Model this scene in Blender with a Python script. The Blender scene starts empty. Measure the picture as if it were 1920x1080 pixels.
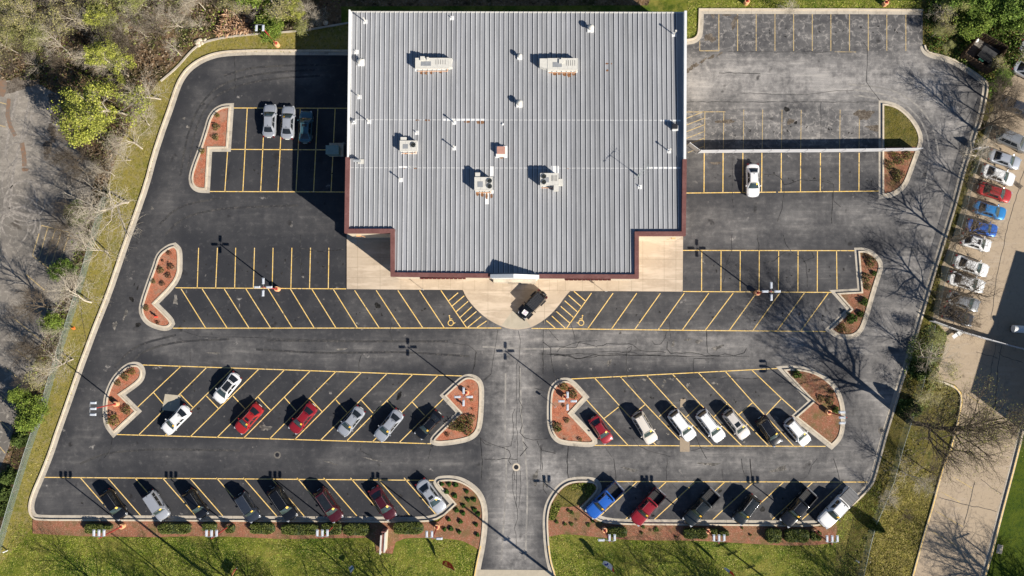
import bpy, bmesh, math, random
import numpy as np
from mathutils import Vector, Matrix, Quaternion

random.seed(7); RNG = np.random.default_rng(11)
SC = bpy.context.scene
COL = SC.collection
rad = math.radians

# ---------------------------------------------------------------- camera (drone, 110 m up, almost straight down)
HCAM = 110.6; FPX = 1493.0
cam_d = bpy.data.cameras.new('camera'); cam = bpy.data.objects.new('camera', cam_d); COL.objects.link(cam)
QC = Vector((10, -60, -FPX)).normalized().rotation_difference(Vector((0, 0, -1)))
cam.rotation_mode = 'QUATERNION'; cam.rotation_quaternion = QC; cam.location = (0, 0, HCAM)
cam_d.sensor_width = 36.0; cam_d.lens = 36.0 * FPX / 1920.0
cam_d.clip_end = 5000; cam_d.clip_start = 1.0
SC.camera = cam
# ---------------------------------------------------------------- sky, sun, exposure
EL = rad(32.3); AZ = math.atan2(0.794, -0.607)
SUNV = Vector((math.sin(AZ)*math.cos(EL), math.cos(AZ)*math.cos(EL), math.sin(EL)))
W = bpy.data.worlds.new('World'); SC.world = W; W.use_nodes = True
nt = W.node_tree; nt.nodes.clear()
sky = nt.nodes.new('ShaderNodeTexSky'); sky.sky_type = 'NISHITA'; sky.sun_disc = False
sky.sun_elevation = EL; sky.sun_rotation = AZ; sky.air_density = 1.0; sky.dust_density = 0.0; sky.ozone_density = 4.0
bg = nt.nodes.new('ShaderNodeBackground'); bg.inputs['Strength'].default_value = 0.05
wo = nt.nodes.new('ShaderNodeOutputWorld')
nt.links.new(sky.outputs[0], bg.inputs[0]); nt.links.new(bg.outputs[0], wo.inputs[0])
sd = bpy.data.lights.new('sun', 'SUN'); sd.energy = 5.0; sd.angle = rad(0.53); sd.color = (1.0, 0.93, 0.82)
sun = bpy.data.objects.new('sun', sd); COL.objects.link(sun)
sun.rotation_mode = 'QUATERNION'; sun.rotation_quaternion = SUNV.to_track_quat('Z', 'Y'); sun.location = (60, -60, 90)
SC.view_settings.view_transform = 'Standard'; SC.view_settings.look = 'None'
SC.view_settings.exposure = 0.80; SC.view_settings.gamma = 1.0; SC.view_settings.use_curve_mapping = False

# ---------------------------------------------------------------- helpers
def G(px, py, z=0.0):
    """point of the place (at height z) seen at photograph pixel px,py (1920x1080)"""
    d = QC @ Vector((px-960, -(py-540), -FPX))
    t = (z-HCAM)/d.z
    return Vector((d.x*t, d.y*t, z))
def GP(pts, z=0.0): return [G(x, y, z) for x, y in pts]
def zoom(off, s, pts): return [(off[0]+x/s, off[1]+y/s) for x, y in pts]

def tag(o, label=None, cat=None, group=None, kind=None):
    if label: o['label'] = label
    if cat: o['category'] = cat
    if group: o['group'] = group
    if kind: o['kind'] = kind
    return o
def empty(name, loc=(0, 0, 0), rz=0.0, label=None, cat=None, group=None):
    o = bpy.data.objects.new(name, None); COL.objects.link(o); o.location = loc; o.rotation_euler = (0, 0, rz)
    o.empty_display_size = 0.3
    return tag(o, label, cat, group)

class MB:
    def __init__(s): s.v = []; s.f = []; s.c = []
    def add(s, vs, fs, col=None):
        b = len(s.v); s.v.extend([tuple(v) for v in vs])
        for f in fs:
            s.f.append(tuple(b+i for i in f)); s.c.append(col)
    def box(s, c, d, rz=0.0, taper=1.0, col=None):
        cx, cy, cz = c; hx, hy, hz = d[0]/2, d[1]/2, d[2]/2; ca, sa = math.cos(rz), math.sin(rz); vs = []
        for z, k in ((-hz, 1.0), (hz, taper)):
            for x, y in ((-hx, -hy), (hx, -hy), (hx, hy), (-hx, hy)):
                x *= k; y *= k; vs.append((cx+x*ca-y*sa, cy+x*sa+y*ca, cz+z))
        s.add(vs, [(3, 2, 1, 0), (4, 5, 6, 7), (0, 1, 5, 4), (1, 2, 6, 5), (2, 3, 7, 6), (3, 0, 4, 7)], col); return s
    def tube(s, p, q, r0, r1=None, n=8, caps=True, col=None):
        p = Vector(p); q = Vector(q); r1 = r0 if r1 is None else r1
        d = (q-p); 
        if d.length < 1e-6: return s
        d.normalize(); a = d.orthogonal().normalized(); b = d.cross(a); vs = []
        for c, r in ((p, r0), (q, r1)):
            for i in range(n):
                t = 2*math.pi*i/n; vs.append(c+a*(math.cos(t)*r)+b*(math.sin(t)*r))
        fs = [(i, (i+1) % n, n+(i+1) % n, n+i) for i in range(n)]
        if caps: fs += [tuple(range(n-1, -1, -1)), tuple(range(n, 2*n))]
        s.add(vs, fs, col); return s
    def lathe(s, c, prof, n=16, col=None):
        c = Vector(c); vs = []
        for r, z in prof:
            for i in range(n):
                t = 2*math.pi*i/n; vs.append(c+Vector((r*math.cos(t), r*math.sin(t), z)))
        fs = [(k*n+i, k*n+(i+1) % n, (k+1)*n+(i+1) % n, (k+1)*n+i) for k in range(len(prof)-1) for i in range(n)]
        fs += [tuple(range((len(prof)-1)*n, len(prof)*n)), tuple(range(n-1, -1, -1))]
        s.add(vs, fs, col); return s
    def prism(s, pts, z0, z1, col=None):
        """upright prism on a (possibly concave) outline"""
        n = len(pts); A = sum(pts[i][0]*pts[(i+1) % n][1]-pts[(i+1) % n][0]*pts[i][1] for i in range(n))
        if A < 0: pts = pts[::-1]
        vs = [(p[0], p[1], z0) for p in pts]+[(p[0], p[1], z1) for p in pts]
        fs = [(i, (i+1) % n, n+(i+1) % n, n+i) for i in range(n)]+[tuple(range(n, 2*n)), tuple(range(n-1, -1, -1))]
        s.add(vs, fs, col); return s
    def build(s, name, mat, parent=None, smooth=False, loc=None):
        me = bpy.data.meshes.new(name); me.from_pydata(s.v, [], s.f)
        if smooth: me.polygons.foreach_set('use_smooth', [True]*len(me.polygons))
        if any(c is not None for c in s.c):
            at = me.color_attributes.new('tint', 'FLOAT_COLOR', 'CORNER'); arr = []
            for f, c in zip(s.f, s.c):
                c = c or (1, 1, 1); arr.extend([c[0], c[1], c[2], 1.0]*len(f))
            at.data.foreach_set('color', arr)
        me.update()
        o = bpy.data.objects.new(name, me); COL.objects.link(o)
        if mat: me.materials.append(mat)
        if parent: o.parent = parent
        if loc is not None: o.location = loc
        return o

def offset_line(pts, off, closed=False):
    """mitred offset, positive = left of travel"""
    n = len(pts); out = []
    for i in range(n):
        p = Vector(pts[i][:2])
        if closed or 0 < i < n-1:
            a = Vector(pts[(i-1) % n][:2]); b = Vector(pts[(i+1) % n][:2])
            d1 = (p-a).normalized(); d2 = (b-p).normalized()
        elif i == 0: d1 = d2 = (Vector(pts[1][:2])-p).normalized()
        else: d1 = d2 = (p-Vector(pts[i-1][:2])).normalized()
        n1 = Vector((-d1.y, d1.x)); n2 = Vector((-d2.y, d2.x)); m = (n1+n2)
        if m.length < 1e-4: m = n1
        m.normalize(); k = 1.0/max(0.35, m.dot(n1))
        out.append(p+m*off*k)
    return out
def soften(pts, closed=False, lim=52, it=2):
    """rounds shallow bends, keeps sharp corners"""
    for _ in range(it):
        n = len(pts); out = []
        for i in range(n):
            p = Vector(pts[i][:2])
            if not closed and i in (0, n-1): out.append(p); continue
            a = Vector(pts[(i-1) % n][:2]); b = Vector(pts[(i+1) % n][:2])
            ang = math.degrees((p-a).angle(b-p, 0))
            if ang > lim or ang < 3: out.append(p)
            else:
                la = min(1.6, (p-a).length*0.25); lb = min(1.6, (b-p).length*0.25)
                out.append(p+(a-p).normalized()*la); out.append(p+(b-p).normalized()*lb)
        pts = out
    return pts
def ribbon(mb, pts, o0, o1, z0, z1, closed=False, col=None):
    """solid strip between offsets o0<o1 along the line, from z0 to z1"""
    L = offset_line(pts, o1, closed); R = offset_line(pts, o0, closed); n = len(pts); vs = []
    for l, r in zip(L, R): vs += [(r.x, r.y, z0), (l.x, l.y, z0), (l.x, l.y, z1), (r.x, r.y, z1)]
    fs = []
    for i in range(n if closed else n-1):
        a = 4*i; b = 4*((i+1) % n)
        fs += [(a+3, b+3, b+2, a+2), (a, b, b+3, a+3), (a+2, b+2, b+1, a+1)]
    if not closed: fs += [(0, 3, 2, 1), (4*n-4, 4*n-3, 4*n-2, 4*n-1)]
    mb.add(vs, fs, col)
def flat(mb, pts, w, z, closed=False):
    L = offset_line(pts, w/2, closed); R = offset_line(pts, -w/2, closed); n = len(pts)
    vs = [(p.x, p.y, z) for p in L]+[(p.x, p.y, z) for p in R]
    mb.add(vs, [(n+i, n+(i+1) % n, (i+1) % n, i) for i in range(n if closed else n-1)])
def sheet(name, pts, z, mat, step=None, attrs=None, kind='structure'):
    """flat ground sheet on an outline, optionally cut to a grid carrying painted-in attributes of wear"""
    bm = bmesh.new(); vs = [bm.verts.new((p[0], p[1], z)) for p in pts]; f = bm.faces.new(vs)
    f.normal_update()
    if f.normal.z < 0: f.normal_flip()
    bmesh.ops.triangulate(bm, faces=bm.faces[:])
    if step:
        xs = [p[0] for p in pts]; ys = [p[1] for p in pts]
        for ax, lo, hi in ((0, min(xs), max(xs)), (1, min(ys), max(ys))):
            t = math.floor(lo/step)*step+step
            while t < hi:
                co = [0, 0, 0]; no = [0, 0, 0]; co[ax] = t; no[ax] = 1
                bmesh.ops.bisect_plane(bm, geom=bm.verts[:]+bm.edges[:]+bm.faces[:], plane_co=co, plane_no=no); t += step
    me = bpy.data.meshes.new(name); bm.to_mesh(me); bm.free()
    if attrs:
        co = np.zeros(len(me.vertices)*3); me.vertices.foreach_get('co', co); co = co.reshape(-1, 3)
        for an, src in attrs.items():
            val = np.zeros(len(co))
            for (x1, y1, x2, y2, r, amp) in src:
                a = G(x1, y1); b = G(x2, y2); a = np.array(a[:2]); b = np.array(b[:2]); r = r/13.5
                ab = b-a; L2 = max(1e-6, ab@ab); t = np.clip(((co[:, :2]-a)@ab)/L2, 0, 1)
                d = np.linalg.norm(co[:, :2]-(a+t[:, None]*ab), axis=1)
                w = amp*np.exp(-(d/r)**3)
                val = np.maximum(val, w) if amp > 0 else val+w
            at = me.attributes.new(an, 'FLOAT', 'POINT'); at.data.foreach_set('value', np.clip(val, 0, 1).astype(np.float32))
    me.materials.append(mat); o = bpy.data.objects.new(name, me); COL.objects.link(o)
    if kind: o['kind'] = kind
    return o

# ---------------------------------------------------------------- materials
def newmat(name):
    m = bpy.data.materials.new(name); m.use_nodes = True; t = m.node_tree
    return m, t, t.nodes['Principled BSDF'], (lambda k: t.nodes.new(k)), t.links.new
def c4(c): return (c[0], c[1], c[2], 1.0)
def plain(name, c, rough=0.5, metal=0.0, coat=0.0, var=0.12, scale=3.0, bump=0.0):
    m, t, b, N, L = newmat(name)
    b.inputs['Roughness'].default_value = rough; b.inputs['Metallic'].default_value = metal
    b.inputs['Coat Weight'].default_value = coat; b.inputs['Coat Roughness'].default_value = 0.06
    tc = N('ShaderNodeTexCoord'); no = N('ShaderNodeTexNoise'); no.inputs['Scale'].default_value = scale; no.inputs['Detail'].default_value = 6
    L(tc.outputs['Object'], no.inputs['Vector'])
    mr = N('ShaderNodeMapRange'); mr.inputs[1].default_value = 0.3; mr.inputs[2].default_value = 0.7
    mr.inputs[3].default_value = 1-var; mr.inputs[4].default_value = 1+var; L(no.outputs[0], mr.inputs[0])
    vm = N('ShaderNodeVectorMath'); vm.operation = 'SCALE'; vm.inputs[0].default_value = c; L(mr.outputs[0], vm.inputs[3])
    L(vm.outputs[0], b.inputs['Base Color'])
    if bump:
        bp = N('ShaderNodeBump'); bp.inputs['Strength'].default_value = bump; bp.inputs['Distance'].default_value = 0.05
        L(no.outputs[0], bp.inputs['Height']); L(bp.outputs[0], b.inputs['Normal'])
    return m
def blend(name, layers, rough=0.9, bump=0.3, bscale=8.0, bdist=0.06, attr=None, spec=0.12):
    """layers: [(colour, scale, lo, hi, detail, stretch)]; each noise mixes its colour over the ones before"""
    m, t, b, N, L = newmat(name); b.inputs['Roughness'].default_value = rough
    b.inputs['Specular IOR Level'].default_value = spec
    tc = N('ShaderNodeTexCoord'); cur = None
    for i, ly in enumerate(layers):
        col = ly[0]
        if cur is None:
            r = N('ShaderNodeRGB'); r.outputs[0].default_value = c4(col); cur = r.outputs[0]; continue
        sc, lo, hi = ly[1], ly[2], ly[3]; det = ly[4] if len(ly) > 4 else 6; st = ly[5] if len(ly) > 5 else None
        src = tc.outputs['Object']; mp = N('ShaderNodeMapping'); L(src, mp.inputs['Vector'])
        mp.inputs['Location'].default_value = (13.7*i, 7.1*i, 3.3*i)
        if st: mp.inputs['Rotation'].default_value = (0, 0, st[2]); mp.inputs['Scale'].default_value = (st[0], st[1], 1)
        no = N('ShaderNodeTexNoise'); no.inputs['Scale'].default_value = sc; no.inputs['Detail'].default_value = det
        no.inputs['Roughness'].default_value = 0.62; L(mp.outputs[0], no.inputs['Vector'])
        mr = N('ShaderNodeMapRange'); mr.inputs[1].default_value = lo; mr.inputs[2].default_value = hi; L(no.outputs[0], mr.inputs[0])
        mx = N('ShaderNodeMix'); mx.data_type = 'RGBA'; L(mr.outputs[0], mx.inputs[0]); L(cur, mx.inputs[6]); mx.inputs[7].default_value = c4(col)
        cur = mx.outputs[2]
    L(cur, b.inputs['Base Color'])
    if bump:
        no = N('ShaderNodeTexNoise'); no.inputs['Scale'].default_value = bscale; no.inputs['Detail'].default_value = 8; no.inputs['Roughness'].default_value = 0.7
        L(tc.outputs['Object'], no.inputs['Vector']); bp = N('ShaderNodeBump'); bp.inputs['Strength'].default_value = bump
        bp.inputs['Distance'].default_value = bdist; L(no.outputs[0], bp.inputs['Height']); L(bp.outputs[0], b.inputs['Normal'])
    return m
def tinted(name, c, rough=0.8, var=0.25, scale=6.0, trans=0.0, spec=0.15, stretch=None):
    m, t, b, N, L = newmat(name); b.inputs['Roughness'].default_value = rough; b.inputs['Specular IOR Level'].default_value = spec
    at = N('ShaderNodeAttribute'); at.attribute_name = 'tint'
    tc = N('ShaderNodeTexCoord'); no = N('ShaderNodeTexNoise'); no.inputs['Scale'].default_value = scale; no.inputs['Detail'].default_value = 5
    if stretch:
        mp = N('ShaderNodeMapping'); mp.inputs['Scale'].default_value = stretch; L(tc.outputs['Object'], mp.inputs['Vector']); L(mp.outputs[0], no.inputs['Vector'])
    else: L(tc.outputs['Object'], no.inputs['Vector'])
    mr = N('ShaderNodeMapRange'); mr.inputs[1].default_value = .3; mr.inputs[2].default_value = .7
    mr.inputs[3].default_value = 1-var; mr.inputs[4].default_value = 1+var; L(no.outputs[0], mr.inputs[0])
    vm = N('ShaderNodeVectorMath'); vm.operation = 'MULTIPLY'; L(at.outputs['Color'], vm.inputs[0]); vm.inputs[1].default_value = c
    v2 = N('ShaderNodeVectorMath'); v2.operation = 'SCALE'; L(vm.outputs[0], v2.inputs[0]); L(mr.outputs[0], v2.inputs[3])
    L(v2.outputs[0], b.inputs['Base Color'])
    return m

def asphalt(name, dark, worn, dusty, grain=0.25, base=0.0, craze=0.0, spots=0.0, netcol=None):
    """sealed asphalt: 'wear' mixes to weathered grey, 'craze' adds a net of pale cracks"""
    m, t, b, N, L = newmat(name); b.inputs['Roughness'].default_value = 0.85; b.inputs['Specular IOR Level'].default_value = 0.25
    tc = N('ShaderNodeTexCoord'); O = tc.outputs['Object']
    def noise(sc, det=8, ro=0.6, mp=None):
        n = N('ShaderNodeTexNoise'); n.inputs['Scale'].default_value = sc; n.inputs['Detail'].default_value = det; n.inputs['Roughness'].default_value = ro
        if mp:
            q = N('ShaderNodeMapping'); q.inputs['Scale'].default_value = mp; L(O, q.inputs['Vector']); L(q.outputs[0], n.inputs['Vector'])
        else: L(O, n.inputs['Vector'])
        return n.outputs[0]
    def M(op, a, bb, c=None, clamp=False):
        n = N('ShaderNodeMath'); n.operation = op; n.use_clamp = clamp
        for i, x in enumerate((a, bb, c)):
            if x is None: continue
            if isinstance(x, (int, float)): n.inputs[i].default_value = x
            else: L(x, n.inputs[i])
        return n.outputs[0]
    def MR(x, a0, a1, b0, b1):
        n = N('ShaderNodeMapRange'); L(x, n.inputs[0])
        for i, v in enumerate((a0, a1, b0, b1)): n.inputs[i+1].default_value = v
        return n.outputs[0]
    def mix(f, a, bb):
        n = N('ShaderNodeMix'); n.data_type = 'RGBA'; L(f, n.inputs[0])
        for i, x in ((6, a), (7, bb)):
            if isinstance(x, tuple): n.inputs[i].default_value = c4(x)
            else: L(x, n.inputs[i])
        return n.outputs[2]
    aw = N('ShaderNodeAttribute'); aw.attribute_name = 'wear'; wear = aw.outputs['Fac']
    ac = N('ShaderNodeAttribute'); ac.attribute_name = 'craze'; cr = ac.outputs['Fac']
    n1 = noise(0.22, 10, 0.62); n2 = noise(1.3, 8, 0.65); n3 = noise(0.9, 7, 0.65, (0.16, 1.6, 1)); n4 = noise(14, 4, 0.6); n5 = noise(0.9, 7, 0.65, (1.6, 0.13, 1))
    pat = M('ADD', MR(n1, .3, .7, .5, 1.2), MR(n2, .3, .75, -.34, .36)); pat = M('ADD', pat, MR(n3, .35, .75, -.14, .22)); pat = M('ADD', pat, MR(n5, .4, .8, -.06, .14))
    f = M('MULTIPLY', wear, pat); f = M('ADD', f, base)
    f = M('ADD', f, MR(n2, .56, .85, 0, .22)); f = M('ADD', f, MR(n1, .45, .8, 0, .10)); f = M('ADD', f, 0, None, True)
    col = mix(f, dark, worn)
    col = mix(M('MULTIPLY', M('MULTIPLY', wear, MR(n3, .5, .72, 0, .8)), MR(n1, .45, .6, 0, 1)), col, dusty)
    # pale hairline net
    vo = N('ShaderNodeTexVoronoi'); vo.feature = 'DISTANCE_TO_EDGE'; vo.inputs['Scale'].default_value = 2.1
    wn = N('ShaderNodeTexNoise'); wn.inputs['Scale'].default_value = 1.1; wn.inputs['Detail'].default_value = 5; L(O, wn.inputs['Vector'])
    mv = N('ShaderNodeMix'); mv.data_type = 'RGBA'; mv.inputs[0].default_value = 0.62; L(O, mv.inputs[6]); L(wn.outputs['Color'], mv.inputs[7]); L(mv.outputs[2], vo.inputs['Vector'])
    line = MR(vo.outputs['Distance'], 0.0, 0.09, .55, 0); line = M('MULTIPLY', line, MR(n2, .44, .58, 0, 1)); line = M('MULTIPLY', line, M('ADD', cr, craze))
    col = mix(line, col, netcol or dusty)
    # bleached / oily blotches
    sp = noise(0.55, 3, 0.5); sp = MR(sp, .69, .76, 0, .55); sp = M('MULTIPLY', sp, MR(noise(2.2, 6, .7), .45, .62, 0, 1))
    col = mix(sp, col, dusty)
    so = noise(0.42, 3, 0.5, (1.1, 1, 1)); so = MR(so, .26, .33, .75, 0); col = mix(so, col, (dark[0]*.55, dark[1]*.5, dark[2]*.45))
    g = N('ShaderNodeVectorMath'); g.operation = 'SCALE'; L(col, g.inputs[0]); L(MR(n4, .3, .7, 1-grain, 1+grain), g.inputs[3])
    L(g.outputs[0], b.inputs['Base Color'])
    bp = N('ShaderNodeBump'); bp.inputs['Strength'].default_value = .35; bp.inputs['Distance'].default_value = .02
    L(noise(22, 6, .7), bp.inputs['Height']); L(bp.outputs[0], b.inputs['Normal'])
    return m

M = {}
M['asphalt'] = asphalt('asphalt_sealed', (.027, .028, .033), (.285, .270, .258), (.46, .425, .39))
M['asphalt_old'] = asphalt('asphalt_old', (.10, .092, .084), (.27, .24, .205), (.42, .38, .33), base=.12, craze=.75)
M['asphalt_tan'] = asphalt('asphalt_tan', (.175, .142, .108), (.355, .28, .20), (.42, .35, .28), base=.7, craze=.65, grain=.14, netcol=(.15, .12, .095))
M['concrete'] = blend('kerb_concrete', [((.54, .47, .37),), ((.40, .33, .25), 1.2, .45, .75), ((.55, .48, .38), 6, .5, .8), ((.26, .22, .18), .5, .62, .8)], bump=.25, bscale=14, bdist=.02)
M['walk'] = blend('walk_concrete', [((.46, .375, .285),), ((.40, .32, .24), .35, .4, .65), ((.54, .445, .345), .18, .5, .62, 3, (1, 5, .65)), ((.50, .41, .31), 2.5, .5, .8), ((.32, .26, .20), .9, .62, .80)], bump=.15, bscale=18, bdist=.01)
M['walk_grey'] = blend('walk_concrete_grey', [((.42, .37, .29),), ((.36, .32, .25), 1.5, .4, .7)], bump=.15, bscale=18, bdist=.01)
M['gutter'] = blend('gutter_concrete', [((.43, .385, .32),), ((.30, .265, .22), 1.0, .45, .70), ((.48, .43, .36), 6, .5, .8), ((.17, .15, .125), .6, .60, .76), ((.20, .17, .13), 4, .62, .75)], bump=.25, bscale=14, bdist=.02)
M['joint'] = plain('concrete_joint', (.30, .24, .17), .9)
M['yellow'] = blend('road_yellow', [((.74, .48, .12),), ((.78, .57, .26), 2.5, .40, .6), ((.34, .25, .12), 6, .54, .72), ((.16, .13, .08), 1.7, .60, .70, 8), ((.10, .09, .08), 1.1, .66, .74)], bump=0, rough=.7)
M['yellow_faded'] = blend('road_yellow_faded', [((.50, .37, .17),), ((.20, .17, .13), 2.5, .52, .68), ((.30, .25, .19), 8, .5, .62)], bump=0, rough=.8)
M['crack'] = blend('crack_sealant', [((.022, .022, .024),), ((.075, .072, .068), 2.2, .45, .62)], bump=0, rough=.6)
M['scuff'] = blend('tyre_scuff', [((.30, .27, .24),), ((.17, .155, .14), 2.2, .40, .60)], bump=0)
M['oil'] = blend('oil_stain', [((.012, .012, .012),), ((.03, .028, .026), 3, .45, .6)], bump=0, rough=.5)
M['dirt'] = blend('brown_dirt', [((.095, .078, .062),), ((.17, .145, .12), 2.0, .42, .58, 8), ((.05, .04, .032), 5, .5, .65)])
M['rust'] = blend('rust', [((.24, .11, .05),), ((.12, .06, .035), 9, .4, .6), ((.35, .25, .17), 4, .5, .7)], bump=0)
M['grass'] = blend('lawn', [((.125, .145, .017),), ((.205, .185, .040), .28, .42, .60, 8), ((.050, .076, .008), .8, .48, .64, 9), ((.20, .185, .055), 4.5, .54, .78, 6), ((.05, .062, .009), 9, .58, .76, 4), ((.055, .095, .010), .16, .50, .62, 6)], bump=.9, bscale=7, bdist=.12)
M['grass_dry'] = blend('verge_grass', [((.235, .195, .045),), ((.15, .145, .026), .30, .48, .64, 8), ((.26, .215, .10), 1.8, .46, .68, 8), ((.07, .075, .022), 5, .52, .70, 6), ((.33, .28, .16), 11, .6, .75, 3)], bump=.9, bscale=8, bdist=.12)
M['grass_rough'] = blend('rough_grass', [((.125, .108, .022),), ((.19, .155, .05), .25, .42, .62, 9), ((.055, .065, .014), .9, .48, .66, 9), ((.20, .165, .09), 3.5, .54, .74, 7), ((.035, .035, .013), 8, .52, .68, 5)], bump=1, bscale=5, bdist=.2)
M['grass_lush'] = blend('lush_lawn', [((.045, .072, .004),), ((.068, .092, .007), .4, .42, .66, 8), ((.018, .040, .005), 2.4, .48, .70, 8), ((.08, .11, .025), 8, .56, .75, 4)], bump=.8, bscale=9, bdist=.1)
M['woods_floor'] = blend('woodland_floor', [((.15, .095, .052),), ((.23, .145, .082), .5, .42, .64, 9), ((.045, .048, .014), .28, .46, .60, 9), ((.30, .22, .15), 3.5, .52, .72, 7), ((.022, .016, .01), 1.5, .52, .68, 7)], bump=1, bscale=4, bdist=.3)
M['mulch'] = blend('red_mulch', [((.44, .150, .082),), ((.29, .095, .052), 2.0, .42, .64), ((.27, .17, .115), .9, .50, .64, 9), ((.55, .26, .165), 9, .50, .66, 5), ((.16, .055, .035), 13, .52, .68, 3), ((.40, .22, .15), .6, .5, .7)], bump=1, bscale=16, bdist=.08)
M['mulch_old'] = blend('weathered_mulch', [((.30, .125, .075),), ((.19, .115, .06), 1.0, .42, .64), ((.42, .27, .19), 6, .52, .72, 5), ((.10, .05, .03), 12, .52, .68, 3), ((.13, .11, .04), .5, .54, .7)], bump=1, bscale=14, bdist=.08)
M['roof'] = tinted('roof_metal', (.268, .274, .290), rough=.5, var=.12, scale=1.0, spec=.4, stretch=(1.6, .22, 1))
M['rib'] = plain('roof_seam', (.54, .54, .55), .45, .0, var=.08)
M['seam_shade'] = plain('roof_seam_shade', (.045, .045, .055), .6)
M['rail'] = plain('rail_grey', (.22, .22, .23), .55, .1)
M['letter'] = plain('sign_letter', (.10, .02, .018), .5)
M['white'] = plain('white_metal', (.70, .70, .69), .45, var=.05)
M['offwhite'] = plain('unit_white', (.56, .54, .49), .5, var=.08)
M['grey_metal'] = plain('grey_metal', (.33, .34, .35), .4, .3)
M['galv'] = plain('galvanised', (.25, .28, .27), .55, .2)
M['dark_metal'] = plain('dark_metal', (.03, .03, .035), .4, .3)
M['blade'] = plain('fan_blade', (.10, .085, .07), .4, .4)
M['brown_cap'] = blend('parapet_brown', [((.150, .066, .060),), ((.185, .088, .080), .8, .42, .62), ((.115, .050, .046), 6, .5, .7)], bump=.1, rough=.8)
M['red_band'] = plain('red_fascia', (.52, .062, .045), .5, var=.08)
M['cream_wall'] = plain('cream_wall', (.55, .47, .36), .8, var=.06)
M['pink_cap'] = plain('terracotta_cap', (.42, .22, .17), .7)
M['head'] = plain('lamp_housing', (.52, .55, .60), .35, .1, var=.03)
M['lens'] = plain('lamp_lens', (.5, .5, .48), .2)
M['red_pole'] = plain('red_pole', (.34, .04, .035), .45, var=.08)
M['pedestal'] = plain('pedestal_orange', (.72, .38, .19), .7, var=.10, scale=6)
M['tyre'] = plain('tyre_rubber', (.015, .015, .016), .85)
M['rim'] = plain('wheel_rim', (.35, .36, .37), .3, .8)
M['blk'] = plain('black_trim', (.012, .012, .014), .4)
M['bed'] = plain('bed_liner', (.018, .018, .02), .7)
M['tag'] = plain('yellow_tag', (.85, .50, .05), .6)
M['paper'] = plain('white_paper', (.75, .75, .72), .7)
M['lamp_r'] = plain('tail_lamp', (.13, .010, .010), .2, coat=.5)
M['lamp_w'] = plain('head_lamp', (.55, .57, .60), .12, .3, coat=.8)
M['bark'] = blend('bark_pale', [((.50, .44, .35),), ((.34, .29, .225), 3, .42, .62), ((.60, .54, .45), 9, .52, .7)], bump=.5, bscale=12, bdist=.03)
M['bark_dark'] = blend('bark_dark', [((.12, .095, .07),), ((.07, .055, .04), 3, .42, .62), ((.24, .20, .16), 9, .54, .7)], bump=.5, bscale=12, bdist=.03)
M['leaf'] = tinted('leaves', (1, 1, 1), rough=.7, var=.3, scale=1.2)
M['wood'] = blend('fence_timber', [((.10, .065, .042),), ((.16, .11, .075), 3, .45, .65), ((.05, .033, .022), 9, .5, .7)], bump=.4, bscale=10, bdist=.02)
M['vinyl'] = plain('white_fence_board', (.50, .50, .52), .6, var=.06, scale=.8)
def glass(name, c, r=.06):
    m, t, b, N, L = newmat(name); b.inputs['Base Color'].default_value = c4(c); b.inputs['Roughness'].default_value = r
    b.inputs['Specular IOR Level'].default_value = .7; b.inputs['Coat Weight'].default_value = .4
    no = N('ShaderNodeTexNoise'); no.inputs['Scale'].default_value = 2.0; tc = N('ShaderNodeTexCoord'); L(tc.outputs['Object'], no.inputs['Vector'])
    mr = N('ShaderNodeMapRange'); mr.inputs[3].default_value = .5; mr.inputs[4].default_value = 1.7; L(no.outputs[0], mr.inputs[0])
    v = N('ShaderNodeVectorMath'); v.operation = 'SCALE'; v.inputs[0].default_value = c; L(mr.outputs[0], v.inputs[3]); L(v.outputs[0], b.inputs['Base Color'])
    return m
M['glass'] = glass('car_glass', (.012, .014, .016))
M['shield'] = glass('windscreen_glass', (.028, .042, .042))
def mesh_wire(name, c, pitch=16.0, dens=.30):
    """chain link: diamond wires, clear between them"""
    m, t, b, N, L = newmat(name); b.inputs['Base Color'].default_value = c4(c); b.inputs['Roughness'].default_value = .5; b.inputs['Metallic'].default_value = .2
    tc = N('ShaderNodeTexCoord'); outs = []
    sx = N('ShaderNodeSeparateXYZ'); L(tc.outputs['UV'], sx.inputs[0])
    for sgn in (1, -1):
        a = N('ShaderNodeMath'); a.operation = 'MULTIPLY_ADD'; L(sx.outputs[1], a.inputs[0]); a.inputs[1].default_value = sgn; L(sx.outputs[0], a.inputs[2])
        bq = N('ShaderNodeMath'); bq.operation = 'MULTIPLY'; L(a.outputs[0], bq.inputs[0]); bq.inputs[1].default_value = pitch
        fr = N('ShaderNodeMath'); fr.operation = 'FRACT'; L(bq.outputs[0], fr.inputs[0])
        lt = N('ShaderNodeMath'); lt.operation = 'LESS_THAN'; L(fr.outputs[0], lt.inputs[0]); lt.inputs[1].default_value = dens; outs.append(lt.outputs[0])
    mx = N('ShaderNodeMath'); mx.operation = 'MAXIMUM'; L(outs[0], mx.inputs[0]); L(outs[1], mx.inputs[1]); L(mx.outputs[0], b.inputs['Alpha'])
    return m
M['chain'] = mesh_wire('chain_link', (.20, .25, .21), 16.0, .26)

M['bleach'] = blend('bleached_asphalt', [((.085, .080, .075),), ((.24, .22, .195), 1.6, .44, .62, 8), ((.05, .048, .046), 3.5, .52, .66, 8)], bump=0)
M['drip'] = blend('drip_stain', [((.018, .017, .017),), ((.04, .038, .036), 5, .45, .6)], bump=0, rough=.6)

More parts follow.
